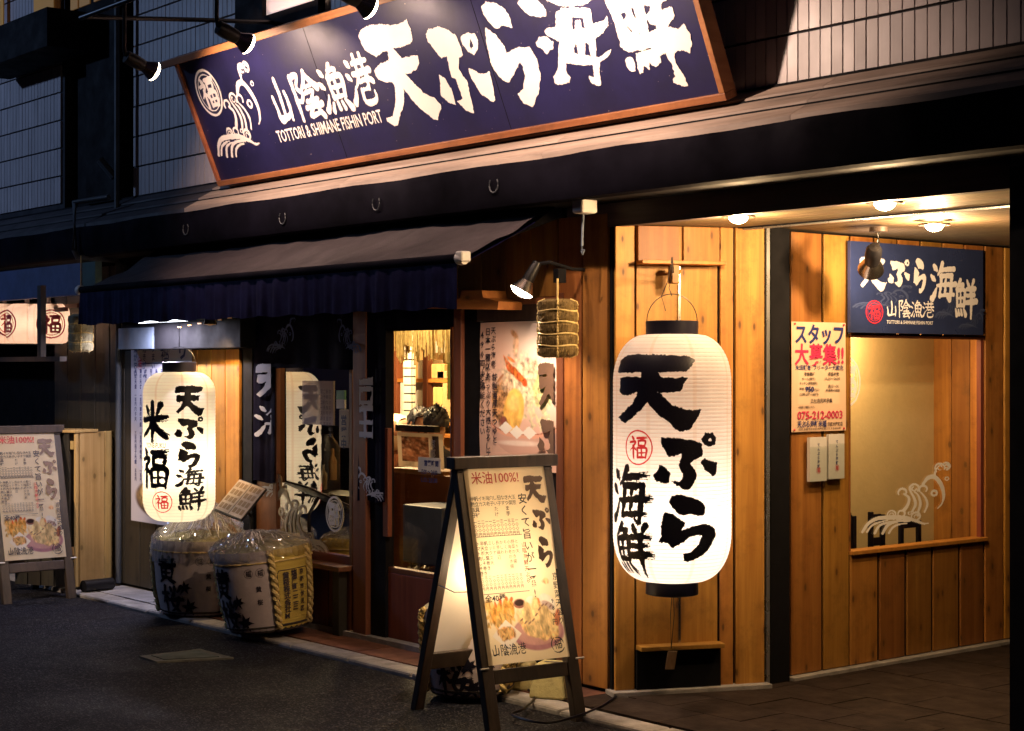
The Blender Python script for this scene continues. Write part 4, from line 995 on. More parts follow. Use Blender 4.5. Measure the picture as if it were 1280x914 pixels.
def wrap(L, R, H, neck, top=.16, off=.0028):
    """az in metres of arc, z height -> surface point"""
    L = V(L)
    def f(az, z, c=0.):
        r = lantern_r(min(max(z/H, .0), 1.), R, neck, top)+off+c; return V((L.x+r*math.cos(az), L.y+r*math.sin(az), L.z+z))
    return f
def caz(px, cx, Rpx, base): return base+math.asin(max(-1, min(1, (px-cx)/Rpx)))
def camaz(loc): d = CAM-V(loc); return math.atan2(d.y, d.x)
# tall lantern
pl = onP(840, 460, FRC(.4, 0, .36), FRC.N); D_ = (pl-CAM).dot(FWD)
LR = 73.5/FPX*D_; LH = 308/FPX*D_; LZ = 1.6+(460-726)/FPX*D_; LN = 31.5/FPX*D_
LP = V((pl.x, pl.y, LZ))
lt = make_lantern('paper_lantern', LP, LR, LH, LN, 66, 'lantern_paper', cap_h=16/FPX*D_, seg=88, top=.20)
tag(lt, 'tallest white paper lantern with black brush writing, hanging before the honey plank corner', 'lantern')
wf_ = wrap(LP, LR, LH, LN, .20); ca = camaz(LP)
def lpx(x, y):   # photo pixel -> azimuth, height on the tall lantern
    return caz(x, 840, 73.5, ca), LH*(726-y)/308
def lshape(shapes_px, ox, oy, sc):
    out = []
    for s in shapes_px: out.append((s[0], [lpx(ox+x/sc, oy+y/sc) for x, y in s[1]]))
    return [(s[0], [(a*LR, b) for a, b in s[1]]) for s in out]
def inv(nm, ox, oy, sc, k):  # back to the zoom pixels they were traced in
    return [(s[0], [(x*sc+ox, y*sc+oy) for x, y in s[1]]) for s in G[nm]]
Z5 = (760, 430, 5.376); Z6 = (760, 570, 5.376)
for nm, tr_, zz in (('ten', (75, 75, 5.4), Z5), ('pu', (325, 600, 4.1), Z5), ('ra', (335, 228, 4.4), Z6)):
    sh = lshape(inv(nm, *tr_, 0), *zz)
    mb = MB(); put(mb, raster(sh, .0022, .005, seed=31), lambda a, z: wf_(a/LR, z), maxdx=.02); mb.build('lettering', 'black', lt)
def lglyph(lt, wf_, R, nm, az, z1, wd, hg, h=1.3, rough=2.0, mat='black', seed=2, dry=.6, name='lettering'):
    mb = MB(); rr = raster([(s_[0], s_[1], tuple(q*1.4 for q in s_[2])) if s_[0] == 's' and not name.startswith('crest') else s_ for s_ in G[nm]], h, rough, seed=seed, dry=dry)
    put(mb, rr, lambda x, y: wf_(az+(x/100-.5)*wd/R, z1-hg*y/100), maxdx=100*.02/wd); mb.build(name, mat, lt)
az1 = caz(797, 840, 73.5, ca)
lglyph(lt, wf_, LR, 'umi', az1-.20, LH*(726-580)/308, .25, .27, h=1.0)
lglyph(lt, wf_, LR, 'sen', az1-.14, LH*(726-650)/308, .235, .25, h=1.0)
sh = caz(799, 840, 73.5, ca)
lglyph(lt, wf_, LR, 'crest', sh, LH*(726-535)/308, .155, .165, h=.8, rough=.6, mat='crest_glow', name='crest')
light('lantern_bulb_light', 'POINT', LP+V((0, 0, LH*.27)), 9.5, (1, .84, .66), lt, size=.05)
# wire bail, cord and tag
bt = LP+V((0, 0, LH+16/FPX*D_))
mb = MB(); mb.tube([bt+RGT*(LN*math.cos(a)*1.0)+V((0, 0, .13*math.sin(a)-.0)) for a in np.linspace(0, PI, 18)], .0022, 6)
mb.build('bail', 'black_metal', lt)
mb = MB(); c0 = bt+V((0, 0, .30)); mb.tube([bt+V((0, 0, .12)), bt+V((-.02, 0, .16)), bt+RGT*.0+V((0, 0, .22)), c0], .0022, 6)
mb.tube([bt+RGT*-.03+V((0, 0, .05)), bt+RGT*-.05+V((0, 0, .12)), bt+RGT*-.02+V((0, 0, .19)), c0], .002, 6); mb.build('cord', 'black_metal', lt)
hk_ = onP(842, 343, FRC(.4, 0, .13), FRC.N)
MB().obox(hk_, FRC.R*.018, FRC.N*.03, V((0, 0, .045))).build('hanging_block', 'plank', cw, bevel=.003)
MB().bar(hk_+V((0, 0, .02)), FRC(xm, hk_.z+.02, .02), .02, .02).build('hanging_arm', 'plank_x', cw)
MB().tube([hk_, c0], .004, 6).build('hook_wire', 'black_metal', lt)
bb = LP+V((0, 0, -16/FPX*D_)); tg = onP(839, 824, LP, FRC.N)
MB().tube([bb, bb+V((-.01, 0, -.10)), tg+V((0, 0, .05))], .002, 6).tube([bb+V((.01, 0, 0)), bb+V((.015, 0, -.1)), tg+V((0, 0, .05))], .002, 6).build('cord', 'black_metal', lt)
MB().obox(tg+V((0, 0, -.005)), RGT*.022, FWD*.002, V((.01, 0, .045))).build('wooden_tag', 'board_pale', lt, bevel=.002)
# smaller lantern by the left entrance
SLP = V((onY(224, 560, -.395).x, -.395, 0)); D2 = (SLP-CAM).dot(FWD)
SR = 44.5/FPX*D2; SHh = 186/FPX*D2; SLP.z = 1.6+(460-651)/FPX*D2; SN = 20/FPX*D2
ls = make_lantern('paper_lantern', SLP, SR, SHh, SN, 44, 'lantern_small', bottom=False, cap_h=12/FPX*D2, seg=64, top=.15)
tag(ls, 'smaller glowing paper lantern with two columns of black writing, above the wrapped kegs', 'lantern')
wf2 = wrap(SLP, SR, SHh, SN, .15); ca2 = camaz(SLP)
def zz2(py): return SHh*(651-py)/186
azr = caz(238, 224, 44.5, ca2); azl = caz(196, 224, 44.5, ca2)-.12
for nm, y0, y1 in (('ten', 482, 523), ('pu', 521, 552), ('ra', 550, 583), ('umi', 583, 606), ('sen', 607, 636)):
    gx = 36 if nm in ('ten', 'umi', 'sen') else 30
    k_ = {'ten': 1.05, 'pu': 1.25, 'ra': 1.15}.get(nm, 1.)
    for azc in (azr,): lglyph(ls, wf2, SR, nm, azc+(.04 if nm == 'sen' else 0), zz2(y0), gx/FPX*D2*k_, (y1-y0)/FPX*D2, h=1.8, rough=2.4, seed=4)
for nm, y0, y1, w_ in (('kome', 502, 550, 44), ('fuku', 560, 607, 44)): lglyph(ls, wf2, SR, nm, azl, zz2(y0), w_/FPX*D2, (y1-y0)/FPX*D2, h=1.6, rough=2.4)
lglyph(ls, wf2, SR, 'crest', caz(203, 224, 44.5, ca2), zz2(611), 28/FPX*D2, 27/FPX*D2, h=1.4, rough=.4, mat='crest_glow', name='crest')
mb = MB(); FT = lambda a, b, c=0: wf2(caz(194, 224, 44.5, ca2)+a/SR, b, .001)
text(mb, FT, 'YONE-FUKU', -.075, zz2(558), .045, width=.16, bold=.01); mb.build('lettering', 'black', ls)
light('lantern_bulb_light', 'POINT', SLP+V((0, 0, SHh*.40)), 9, (1, .86, .64), ls, size=.05)
tp = SLP+V((0, 0, SHh+12/FPX*D2))
MB().tube([tp+RGT*(SN*math.cos(a))+V((0, 0, .10*math.sin(a))) for a in np.linspace(0, PI, 14)], .002, 6).tube([tp+V((0, 0, .10)), tp+V((0, 0, .32)), V((tp.x, -.12, tp.z+.34))], .003, 6).build('bail', 'black_metal', ls)
# peach lanterns of the neighbour
for i, (px, cr_) in enumerate(((61, 'crest'), (34, None), (6, 'crest'), (-20, None))):
    P_ = onY(px, 404, -.30); Dn = (P_-CAM).dot(FWD); R_ = 25.5/FPX*Dn; H_ = 50/FPX*Dn
    P_.z = 1.6+(460-430)/FPX*Dn
    n_ = make_lantern('peach_lantern', P_, R_, H_, R_*.62, 14, 'lantern_pink', ribs=False, cap_h=.004, seg=32, top=.24)
    wn_ = wrap(P_, R_, H_, R_*.62, .24); can = camaz(P_)
    if cr_: lglyph(n_, wn_, R_, 'crest_bold', can+(.12 if i == 0 else .25), H_*.86, .235, .225, h=1.5, rough=.4, mat='crest_red', name='crest')
    else: lglyph(n_, wn_, R_, 'crest_bold', can-1.25, H_*.86, .235, .225, h=1.5, rough=.4, mat='crest_red', name='crest')
    light('lantern_bulb_light', 'POINT', P_+V((0, 0, H_*.5)), 2.2, (1, .78, .60), n_, size=.03)
    MB().tube([P_+V((0, 0, H_)), P_+V((0, 0, H_+.09))], .018, 8).build('socket', 'white_plastic', n_)
    tag(n_, ('peach lantern with red crest at the right end of the row, beside the straw bale' if i == 0 else 'second peach lantern from the right in the row, its crest turned away' if i == 1 else 'peach lantern with red crest cut by the left edge of the picture' if i == 2 else 'peach lantern beyond the left edge, last of the row'), 'lantern', group='peach lanterns on the rack')

# ------------------------------------------------------------------ hanging straw bales
def bale(name, loc, R, H, mat, lab, yaw=0., bands=5):
    t = empty(name, loc, lab, 'straw bale', group='hanging straw bales'); L = V(loc)
    prof = []
    for i in range(bands*4+1):
        f = i/(bands*4); e = min(f, 1-f)/.09; r = R*(1 if e >= 1 else .62+.38*math.sqrt(max(0, 1-(1-e)**2)))
        r -= .05*R*(1 if i % 4 == 0 and 0 < f < 1 else 0); prof.append((r, H*f))
    b = MB(); b.lathe(prof, 28, L); b.v = [tuple(V(v)+V((random.uniform(-1, 1), random.uniform(-1, 1), 0))*.004*R/.1) for v in b.v]
    b.build('straw_body', mat, t)
    mb = MB()
    for i in range(1, bands): mb.tube([L+V((R*.985*math.cos(a), R*.985*math.sin(a), H*i/bands+.004*math.sin(3*a+i))) for a in np.linspace(0, 2*PI, 25)[:-1]], .0045, 6, closed=True)
    for a in (ca_+yaw for ca_ in (camaz(loc), camaz(loc)+PI/2, camaz(loc)-PI/2, camaz(loc)+PI)):
        mb.tube([L+V((rr*1.03*math.cos(a), rr*1.03*math.sin(a), z)) for rr, z in prof], .005, 6)
    mb.tube([L+V((0, 0, H)), L+V((0, 0, H+.10))], .005, 6)
    mb.build('binding_cord', 'rope', t)
    st_ = MB()
    for k_ in range(420):
        a = random.uniform(0, 2*PI); z0 = random.choice(range(bands))*H/bands+random.uniform(.1, .3)*H/bands; l = H/bands*random.uniform(.4, .62); r = R*1.005
        w_ = random.uniform(.0012, .003); p0 = L+V((r*math.cos(a), r*math.sin(a), z0)); p1 = L+V((r*1.01*math.cos(a+.02), r*1.01*math.sin(a+.02), z0+l)); sd = V((-math.sin(a), math.cos(a), 0))*w_
        q = V((math.cos(a), math.sin(a), 0))*.003
        st_.quadv(p0-sd, p0+sd, p1+sd+q, p1-sd+q)
    for k_ in range(60):
        a = random.uniform(0, 2*PI); f = random.choice((0, 1)); p0 = L+V((R*.8*math.cos(a), R*.8*math.sin(a), H*f+(.01 if f == 0 else -.01))); p1 = p0+V((random.uniform(-.01, .01), random.uniform(-.01, .01), (-.03 if f == 0 else .02)*random.random()))
        sd = V((-math.sin(a), math.cos(a), 0))*.0015; st_.quadv(p0-sd, p0+sd, p1+sd*.3, p1-sd*.3)
    tag(st_.build('loose_straw', mat, t), kind='stuff')
    return t
pb = onY(697, 447, -.30); Db = (pb-CAM).dot(FWD)
bale('straw_bale', pb, 24.5/FPX*Db, 73/FPX*Db, 'straw', 'round golden straw bale hanging beside the shrimp bowl poster', bands=5)
pb2 = onY(101, 440, -.62); Db = (pb2-CAM).dot(FWD)
bale('straw_bale', pb2, 14.5/FPX*Db, 47/FPX*Db, 'straw_pale', 'pale straw bale hanging at the left end of the awning', bands=4)
MB().tube([pb2+V((0, 0, .3)), V((pb2.x, pb2.y, 2.37))], .003, 6).build('cord', 'rope', bpy.data.objects['straw_bale.001'])

# ------------------------------------------------------------------ noren curtains
nr = empty('noren_curtain', (-2.85, -.025, 1.9), 'black split curtain with white characters and wave curls hanging across window and door', 'curtain')
def cloth(x0, x1, z0, z1, y, ph, name='cloth_panel', amp=.006):
    return MB().grid(30, 16, lambda u, v: V((x0+(x1-x0)*u, y-.0+amp*math.sin((x0+(x1-x0)*u)*26+ph)*(.4+v)+.002*math.sin(u*31+ph), z1+(z0-z1)*v-.006*math.sin(u*9+ph)*v))).build(name, 'noren', nr, smooth=True)
nx = [onY(p, 500, -.025).x for p in (307, 345, 446, 482, 568)]
nzt = 1.95; nzb = onY(390, 461, -.06).z; nzp = onY(326, 603, -.06).z; nzq = onY(462, 628, -.06).z
cloth(nx[0], nx[3]+.0, nzb, nzt, -.024, 1.2); cloth(nx[0], nx[1]-.005, nzp, nzb+.003, -.027, 1.2); cloth(nx[2]+.012, nx[3]-.0, nzq, nzb+.003, -.027, 2.2)
cloth(nx[3], nx[4]+.05, onY(525, 411, -.06).z, nzt, -.022, 3.0)
FN = Frame((0, -.041, 0), (1, 0, 0), (0, 0, 1))
def ng(nm, px0, py0, px1, py1, mat='noren_white', flip=False, clipl=None, clipr=None, seed=3, rough=1.5, h=1.5):
    a0 = FN.px(px0, (py0+py1)/2)[0]; a1 = FN.px(px1, (py0+py1)/2)[0]; b1 = FN.px((px0+px1)/2, py0)[1]; b0 = FN.px((px0+px1)/2, py1)[1]
    lo = FN.px(clipl, (py0+py1)/2)[0] if clipl else -99; hi = FN.px(clipr, (py0+py1)/2)[0] if clipr else 99
    mb = MB()
    for x0, x1, y0, y1 in raster(G[nm], h, rough, seed=seed):
        if flip: x0, x1 = 100-x1, 100-x0
        p = a0+(a1-a0)*x0/100; q = a0+(a1-a0)*x1/100
        p = max(p, lo); q = min(q, hi)
        if q > p: mb.quadv(*[FN(s, b1-(b1-b0)*t/100) for s, t in ((p, y0), (q, y0), (q, y1), (p, y1))])
    if mb.v: mb.build('dyed_mark', mat, nr)
ng('ten', 320, 455, 372, 505, clipr=338.5); ng('umi', 318, 505, 372, 548, clipr=339); ng('fuku', 425, 472, 470, 548, clipl=449, clipr=466)
ng('wave', 320, 575, 375, 625, clipr=341, flip=False); ng('wave', 448, 585, 486, 628, clipl=448, clipr=479, flip=True)
ng('wave', 333, 398, 365, 444, 'noren_blue'); ng('wave', 425, 398, 452, 444, 'noren_blue', flip=True)

# ------------------------------------------------------------------ posters and prints
def food_bowl(u, v):
    img = np.ones(u.shape+(3,))*np.array((.78, .50, .40)); img = img*(1+.06*fbm(u, v, 6, 4)[..., None])
    gl = np.clip(1-np.hypot((u-.86), (v-.22)*.9)/.55, 0, 1)[..., None]; img = img*(1-gl)+np.array((.93, .84, .76))*gl
    # pale upper prawn, tail up
    img = blob(img, u, v, .50, .17, .035, .10, (.72, .44, .28), .12, .6, .3, 9, .4, 12)
    img = blob(img, u, v, .47, .09, .05, .025, (.70, .34, .16), .5, .5, .3, 10, .4, 14)
    # lotus, leaf, pieces behind
    img = blob(img, u, v, .62, .30, .07, .05, (.60, .38, .34), .2, .4, .5, 14, .7, 16)
    img = blob(img, u, v, .58, .46, .27, .20, (.74, .58, .40), 0, .35, .5, 11, .55, 14)
    img = blob(img, u, v, .82, .50, .12, .14, (.60, .62, .28), .1, .25, .4, 15, .45, 14)
    img = blob(img, u, v, .36, .50, .10, .09, (.72, .50, .34), .3, .3, .5, 24, .6, 14)
    # red prawn with dark bands
    for k in range(7):
        t = k/6; img = blob(img, u, v, .40+.20*t, .33+.12*t, .055-.02*t, .030, (.62-.1*(k % 2), .11+.05*(k % 2), .03), .7, .3, .4, 40+k, .5, 18)
    img = blob(img, u, v, .37, .30, .06, .014, (.70, .22, .08), .9, .4, .3, 13, .5, 14); img = blob(img, u, v, .43, .28, .05, .012, (.72, .22, .07), .4, .4, .3, 13, .5, 14)
    img = blob(img, u, v, .28, .42, .06, .012, (.45, .20, .10), -.6, .3, .2, 19)
    # batter flecks
    rg = np.random.default_rng(8)
    for k in range(70):
        a, b = rg.uniform(.50, .92), rg.uniform(.52, .80)
        img = blob(img, u, v, a, b, rg.uniform(.012, .03), rg.uniform(.008, .02), tuple(np.array((.86, .72, .46))*rg.uniform(.75, 1.12)), rg.uniform(0, 3), .5, .3, 60+k, .2, 12)
    # golden pumpkin slice and brown piece
    img = blob(img, u, v, .27, .62, .11, .15, (.52, .27, .12), .1, .25, .5, 18, .7, 16)
    img = blob(img, u, v, .46, .66, .125, .165, (.86, .50, .12), .22, .12, .15, 17, .28, 8)
    img = blob(img, u, v, .46, .60, .07, .06, (.92, .62, .20), .2, .6, .2, 27, .2, 8)
    img = blob(img, u, v, .33, .74, .05, .035, (.22, .07, .05), .2, .4, .5, 20, .5)
    # bowl
    y0 = .735+.10*np.sqrt(np.clip(1-((u-.60)/.44)**2, 0, 1)); y1 = y0+.03; y2 = .735+.27*np.sqrt(np.clip(1-((u-.60)/.47)**2, 0, 1))
    ins = (np.abs(u-.60) < .44)
    k = ins & (v > y0) & (v <= y1); img[k] = (.80, .42, .30)
    k = ins & (v > y1) & (v <= y2); sh = (.86-.25*np.abs(u-.55))[..., None]; img = np.where(k[..., None], np.array((.86, .52, .42))*sh, img)
    k = ins & (v > y0-.004) & (v < y0+.004); img[k] = (.45, .14, .09)
    for cx, cy in ((.36, .79), (.50, .82), (.66, .82)):
        k = (np.abs(u-cx)*.55+np.abs(v-cy) < .05) & (v < y1+.01); img[k] = (.90, .84, .76)
    img = blob(img, u, v, .52, .90, .26, .02, (.95, .76, .66), 0, .7, .1, 23, .05)
    return img
# large lit poster beside the door
pp = empty('bowl_poster', (-.85, -.03, .9), 'large lit poster of a tempura bowl with vertical black writing, right of the sliding door', 'poster')
FP = Frame((onY(601, 500, -.012).x, -.012, 0), (1, 0, 0), (0, 0, 1))
PW = onY(695, 500, -.012).x-FP.O.x; pt_ = onY(648, 402, -.012).z; ph_ = pt_-.78
picture(FP, PW, pt_-ph_, 140, 220, lambda u, v: food_bowl(u, np.clip(v*1.10*1.0, 0, 1)), 'sheet', 'print', pp, x0=0, ytop=pt_, bulge=lambda a, b: .006*math.sin(a*3+b*2)+.003*math.sin(b*11))
def bz(v): return pt_-(pt_-ph_)*v
mb = MB(); s_u = PW/1.0
vtext(mb, FP, '天ぷら海老', PW*.20, bz(.03), .042, 1.05, c=.012, bold=.012); vtext(mb, FP, '特製濃厚天つゆと', PW*.22, bz(.345), .046, 1.03, c=.012, bold=.014)
vtext(mb, FP, '日本一種以上', PW*.125, bz(.035), .044, 1.05, c=.012, bold=.018); vtext(mb, FP, 'たっぷり大根おろして', PW*.13, bz(.345), .045, 1.03, c=.012, bold=.014)
vtext(mb, FP, '490円より', PW*.045, bz(.05), .050, 1.05, c=.012, bold=.014); vtext(mb, FP, 'ご堪能ください', PW*.05, bz(.345), .047, 1.03, c=.012, bold=.014)
mb.build('lettering', 'ink_dark', pp)
mb = MB()
for nm, v0, v1 in (('ten', .28, .62), ('pu', .64, .93)):
    R_ = runs(nm, 1.4, 2.0, 6)
    for x0, x1, y0, y1 in R_:
        p = PW*(.80+.36*x0/100); q = min(PW*(.80+.36*x1/100), PW-.002)
        if p < q: mb.quadv(*[FP(s, bz(v0+(v1-v0)*t/100), .014) for s, t in ((p, y0), (q, y0), (q, y1), (p, y1))])
mb.build('lettering', 'ink_brown', pp)
MB().box(FP.O.x-.01, FP.O.x+PW+.02, -.03, .0, pt_+.005, pt_+.10).build('poster_rail', 'board_wood', pp)
# spotlight over it
ph = onY(656, 357, -.33)
sp_ = empty('poster_spotlight', (ph.x+.12, -.2, ph.z+.1), 'black clamp spotlight shining down on the bowl poster under the awning', 'lamp')
d = (-RGT*.50+V((.05, .0, -.85))).normalized(); q = d.to_track_quat('Z', 'Y').to_matrix()
MB().lathe([(0, -.13), (.022, -.13), (.028, -.08), (.030, -.03), (.030, -.02)], 18, ph, ax=q).build('socket', 'black_metal', sp_, smooth=True)
MB().lathe([(.028, -.03), (.045, .0), (.064, .032), (.062, .032), (.042, .002), (.024, -.02)], 24, ph, ax=q, cap=False).build('reflector', 'chrome', sp_, smooth=True)
MB().lathe([(.0605, .028)]+[(.060*math.cos(a), .028+.03*math.sin(a)) for a in np.linspace(.0, PI/2, 6)], 24, ph, ax=q, cap=False).build('bulb', 'bulb', sp_, smooth=True)
b0 = ph-d*.12
MB().tube([b0, b0+V((.04, .05, .01)), V((b0.x+.06, -.10, b0.z-.02)), V((b0.x+.06, -.0, b0.z-.02))], .009, 8).box(b0.x+.03, b0.x+.07, -.2, -.15, b0.z-.09, b0.z-.02).build('clamp_arm', 'dark_box', sp_)
light('poster_spot_light', 'SPOT', ph+d*.06, 105, (1, .72, .50), sp_, size=.03, target=ph+d, angle=168, blend=.5)

# white menu sheet behind the small lantern
ms_ = empty('menu_sheet', (-4.9, -.03, .5), 'tall pale menu sheet with rows of blue writing behind the smaller lantern', 'poster')
FM_ = Frame((onY(164, 540, -.03).x, -.03, 0), (1, 0, 0), (0, 0, 1)); MW = onY(240, 540, -.03).x-FM_.O.x; mt = onY(200, 427, -.03).z; mbm = onY(200, 656, -.03).z
def menu_food(u, v):
    img = np.ones(u.shape+(3,))*np.array((.58, .56, .64)); img *= (1+.05*fbm(u, v, 5, 3)[..., None])
    img = blob(img, u, v, .52, .86, .44, .115, (.10, .06, .05), 0, .1, .0, 5, .1); img = blob(img, u, v, .52, .85, .39, .095, (.55, .36, .15), 0, .2, .2, 6, .7, 12)
    return img
picture(FM_, MW, mt-mbm, 60, 120, menu_food, 'sheet', 'print', ms_, ytop=mt)
mb = MB(); Hm = mt-mbm
for k_, s in enumerate(('魚がおいしい', '活きがよくて', 'うまい')): vtext(mb, FM_, s[:4], MW*(.08+.15*k_), mt-Hm*.015, .06, 1.0, bold=.02)
brush(mb, FM_, 'fuku', MW*.50, mt-Hm*.025, .12, .12, h=2.5)
text(mb, FM_, 'り', MW*.80, mt-Hm*.09, .16, bold=.03)
mb.quadv(FM_(MW*.18, mt-Hm*.118, .002), FM_(MW*.95, mt-Hm*.110, .002), FM_(MW*.95, mt-Hm*.116, .002), FM_(MW*.18, mt-Hm*.124, .002))
its = ['海老天', '穴子天', '鱚天', '烏賊天', '茄子天', '南瓜天', '玉子天', '椎茸天', '蓮根天', '大葉天']
for r_ in range(3):
    for k_ in range(10):
        x_ = MW*(.08+.088*k_); vtext(mb, FM_, random.choice(its)+random.choice(('', '盛', '丼')), x_, mt-Hm*(.15+.21*r_), .034, 1.08, bold=.02); vtext(mb, FM_, random.choice('一二三四五')+'百円', x_, mt-Hm*(.285+.21*r_), .03, 1.05, bold=.02)
mb.build('lettering', 'ink_blue', ms_)
mb = MB(); brush(mb, FM_, 'crest', MW*.10, mt-Hm*.085, .09, .09, h=2.5, rough=.5); mb.build('crest', 'crest_red', ms_)
# tube lamp under the awning at the left
tl = empty('tube_lamp', (-4.8, -.3, 1.95), 'short fluorescent tube fitting under the left end of the awning', 'lamp')
pa = onY(172, 402, -.30); pz = onY(216, 399, -.30)
MB().tube([pa, V((pz.x+.2, -.30, pa.z))], .014, 10).build('tube', 'tube_lit', tl, smooth=True)
MB().box(pa.x-.05, pz.x+.3, -.33, -.27, pa.z+.018, pa.z+.05).build('fitting', 'white_plastic', tl)
light('tube_lamp_light', 'AREA', ((pa.x+pz.x)/2, -.30, pa.z-.03), 30, (.84, .80, 1.0), tl, size=.5, sx=.03, target=((pa.x+pz.x)/2, -.05, 0))
# warm lamp lighting the honey planks
wl = empty('entrance_lamp', (-3.55, -.25, 1.93), 'small warm lamp tucked under the awning beside the curtain', 'lamp')
MB().lathe([(0, .03), (.03, .03), (.045, -.02), (.0, -.03)], 16, V((-3.62, -.30, 1.90))).build('housing', 'black_metal', wl, smooth=True)
light('entrance_lamp_light', 'SPOT', (-3.62, -.30, 1.86), 52, (1, .66, .30), wl, size=.03, target=(-4.0, -.02, 1.0), angle=100, blend=.6)
for i in range(7):
    p = onY(225+i*12.5, 409-i*2.3, -.142); MB().box(p.x-.03, p.x+.02, -.145, -.139, p.z-.004, p.z+.004).build('glowing_slot', 'glow_warm', bpy.data.objects['roller_housing'])  # slots glow faintly by themselves, there is no lamp behind them

# blue panel sign on the side wall
ps = empty('panel_sign', (.19, 2.2, 1.8), 'blue flat sign with white brush writing above the side window', 'sign')
FS2 = Frame(FRS(0, 0, .06), FRS.R, FRS.U)
a0, b1 = FS2.px(1063, 301); a1, b0 = FS2.px(1229, 419); 
MB().hexa([FS2(a, b, c) for b in (b0, b1) for a, c in ((a0, 0), (a1, 0), (a1, -.02), (a0, -.02))]).build('board', 'navy_panel', ps, bevel=.001)
PWs, PHs = a1-a0, b1-b0
def pg(nm, x0, y0, x1, y1, mat='sign_white', h=1.1, rough=1.5, seed=3, wk=1.0, c=.003):
    """box in zoom pixels of the panel (95..1170 across at the top, 70..835 down)"""
    X0 = (x0-95)/1080; X1 = (x1-95)/1080
    Y0 = (y0-70-(x0+x1-190)/2*.062)/735; Y1 = (y1-70-(x0+x1-190)/2*.062)/735
    mb = MB(); sh_ = [(s[0], s[1], tuple(q*wk for q in s[2])) if s[0] == 's' else s for s in G[nm]]
    put(mb, raster(sh_, h, rough, seed=seed), lambda x, y: FS2(a0+PWs*(X0+(X1-X0)*x/100), b1-PHs*(Y0+(Y1-Y0)*y/100), c)); mb.build('lettering', mat, ps)
for args in (('ten', 165, 205, 370, 500), ('pu', 385, 225, 560, 480), ('ra', 580, 205, 705, 500), ('umi', 722, 240, 930, 580), ('sen', 925, 390, 1110, 725)): pg(*args, wk=1.35)
for args in (('yama', 365, 560, 452, 690), ('in', 462, 552, 555, 700), ('gyo', 560, 560, 655, 700), ('ko', 655, 568, 748, 705)): pg(*args, h=2.0, wk=.95)
pg('crest_bold', 205, 548, 345, 745, mat='crest_red', h=1.2, rough=.4, c=.0034)
mb = MB(); text(mb, FS2, 'TOTTORI & SHIMANE FISHIN PORT', a0+PWs*.255, b1-PHs*.893, .026, width=PWs*.345, c=.003, bold=.015); mb.build('lettering', 'sign_white', ps)
for x0, y0, x1, y1 in ((110, 420, 520, 640), (960, 640, 1160, 830), (760, 480, 960, 740)): pg('wave', x0, y0, x1, y1, mat='panel_wave', h=1.2, rough=.4, c=.0015)

# staff poster
sp2 = empty('recruitment_poster', (.2, 1.2, 1.2), 'recruitment poster with bold blue and crimson headline on the side wall planks', 'poster')
FSP = Frame(FRS(0, 0, .028), FRS.R, FRS.U); a0, b1 = FSP.px(989, 402); a1, b0 = FSP.px(1057, 538)
QW, QH = a1-a0, b1-b0; FSP.O = FSP(a0, b1)
def staff_bg(u, v):
    img = np.ones(u.shape+(3,))*np.array((.74, .50, .34)); img *= (1+.04*fbm(u, v, 4, 3)[..., None])
    k_ = (v > .40) & (v < .75) & (u > .10) & (u < .90); img[k_] = img[k_]*np.array((1.05, 1.12, 1.15)); 
    k_ = (np.abs(u-.5)+v < .32); img[k_] *= 1.06
    return img
picture(FSP, QW, QH, 30, 50, staff_bg, 'sheet', 'print', sp2, bulge=lambda a, b: .002*math.sin(a*5+b*3))
T = lambda mb, s, u0, v1, hgt, u1, bold, c=.005: text(mb, FSP, s, QW*u0, -QH*v1, hgt*QH*1.18, width=QW*(u1-u0), c=c, bold=bold)
mb = MB(); T(mb, 'スタッフ', .06, .185, .165, .95, .03); T(mb, '天ぷら海鮮米福', .10, .955, .055, .63, .025); T(mb, '未経験者･フリーター大歓迎', .06, .435, .042, .95, .015); T(mb, '950', .24, .635, .055, .40, .03); mb.build('lettering', 'ink_blue', sp2)
mb = MB(); T(mb, '大募集!!', .05, .375, .175, .95, .022, .0055); T(mb, '075-212-0003', .10, .885, .085, .93, .02); mb.build('lettering', 'ink_pink', sp2)
mb = MB()
for s, u0, v1, h_, u1 in (('募集職種', .22, .49, .032, .42), ('ホール(接客)', .18, .53, .024, .42), ('キッチン(調理補助)', .14, .57, .024, .46), ('時給', .14, .62, .024, .22), ('円以上', .41, .63, .024, .50), ('(22時以降1188円)', .14, .67, .024, .48), ('募集時間', .66, .49, .032, .86), ('15:00〜24:00', .60, .53, .028, .88), ('週2日〜OK', .66, .60, .028, .86), ('時間帯応相談', .62, .635, .022, .88), ('正社員同時募集', .34, .735, .036, .74), ('お気軽にお電話ください', .12, .785, .022, .42), ('京都木屋町店', .65, .953, .036, .93), ('住所 京都市中京区木屋町通三条下る材木町', .12, .985, .018, .90)): T(mb, s, u0, v1, h_, u1, .01)
mb.build('lettering', 'ink_dark', sp2)
mb = MB()
for u_, v_ in ((.05, .02), (.95, .02), (.04, .98), (.95, .98)): mb.lathe([(0, 0), (.006, 0), (.005, .004), (0, .006)], 8, FSP(QW*u_, -QH*v_, .006), ax=FSP.N.to_track_quat('Z', 'Y').to_matrix())
mb.build('pins', 'crest_red', sp2)
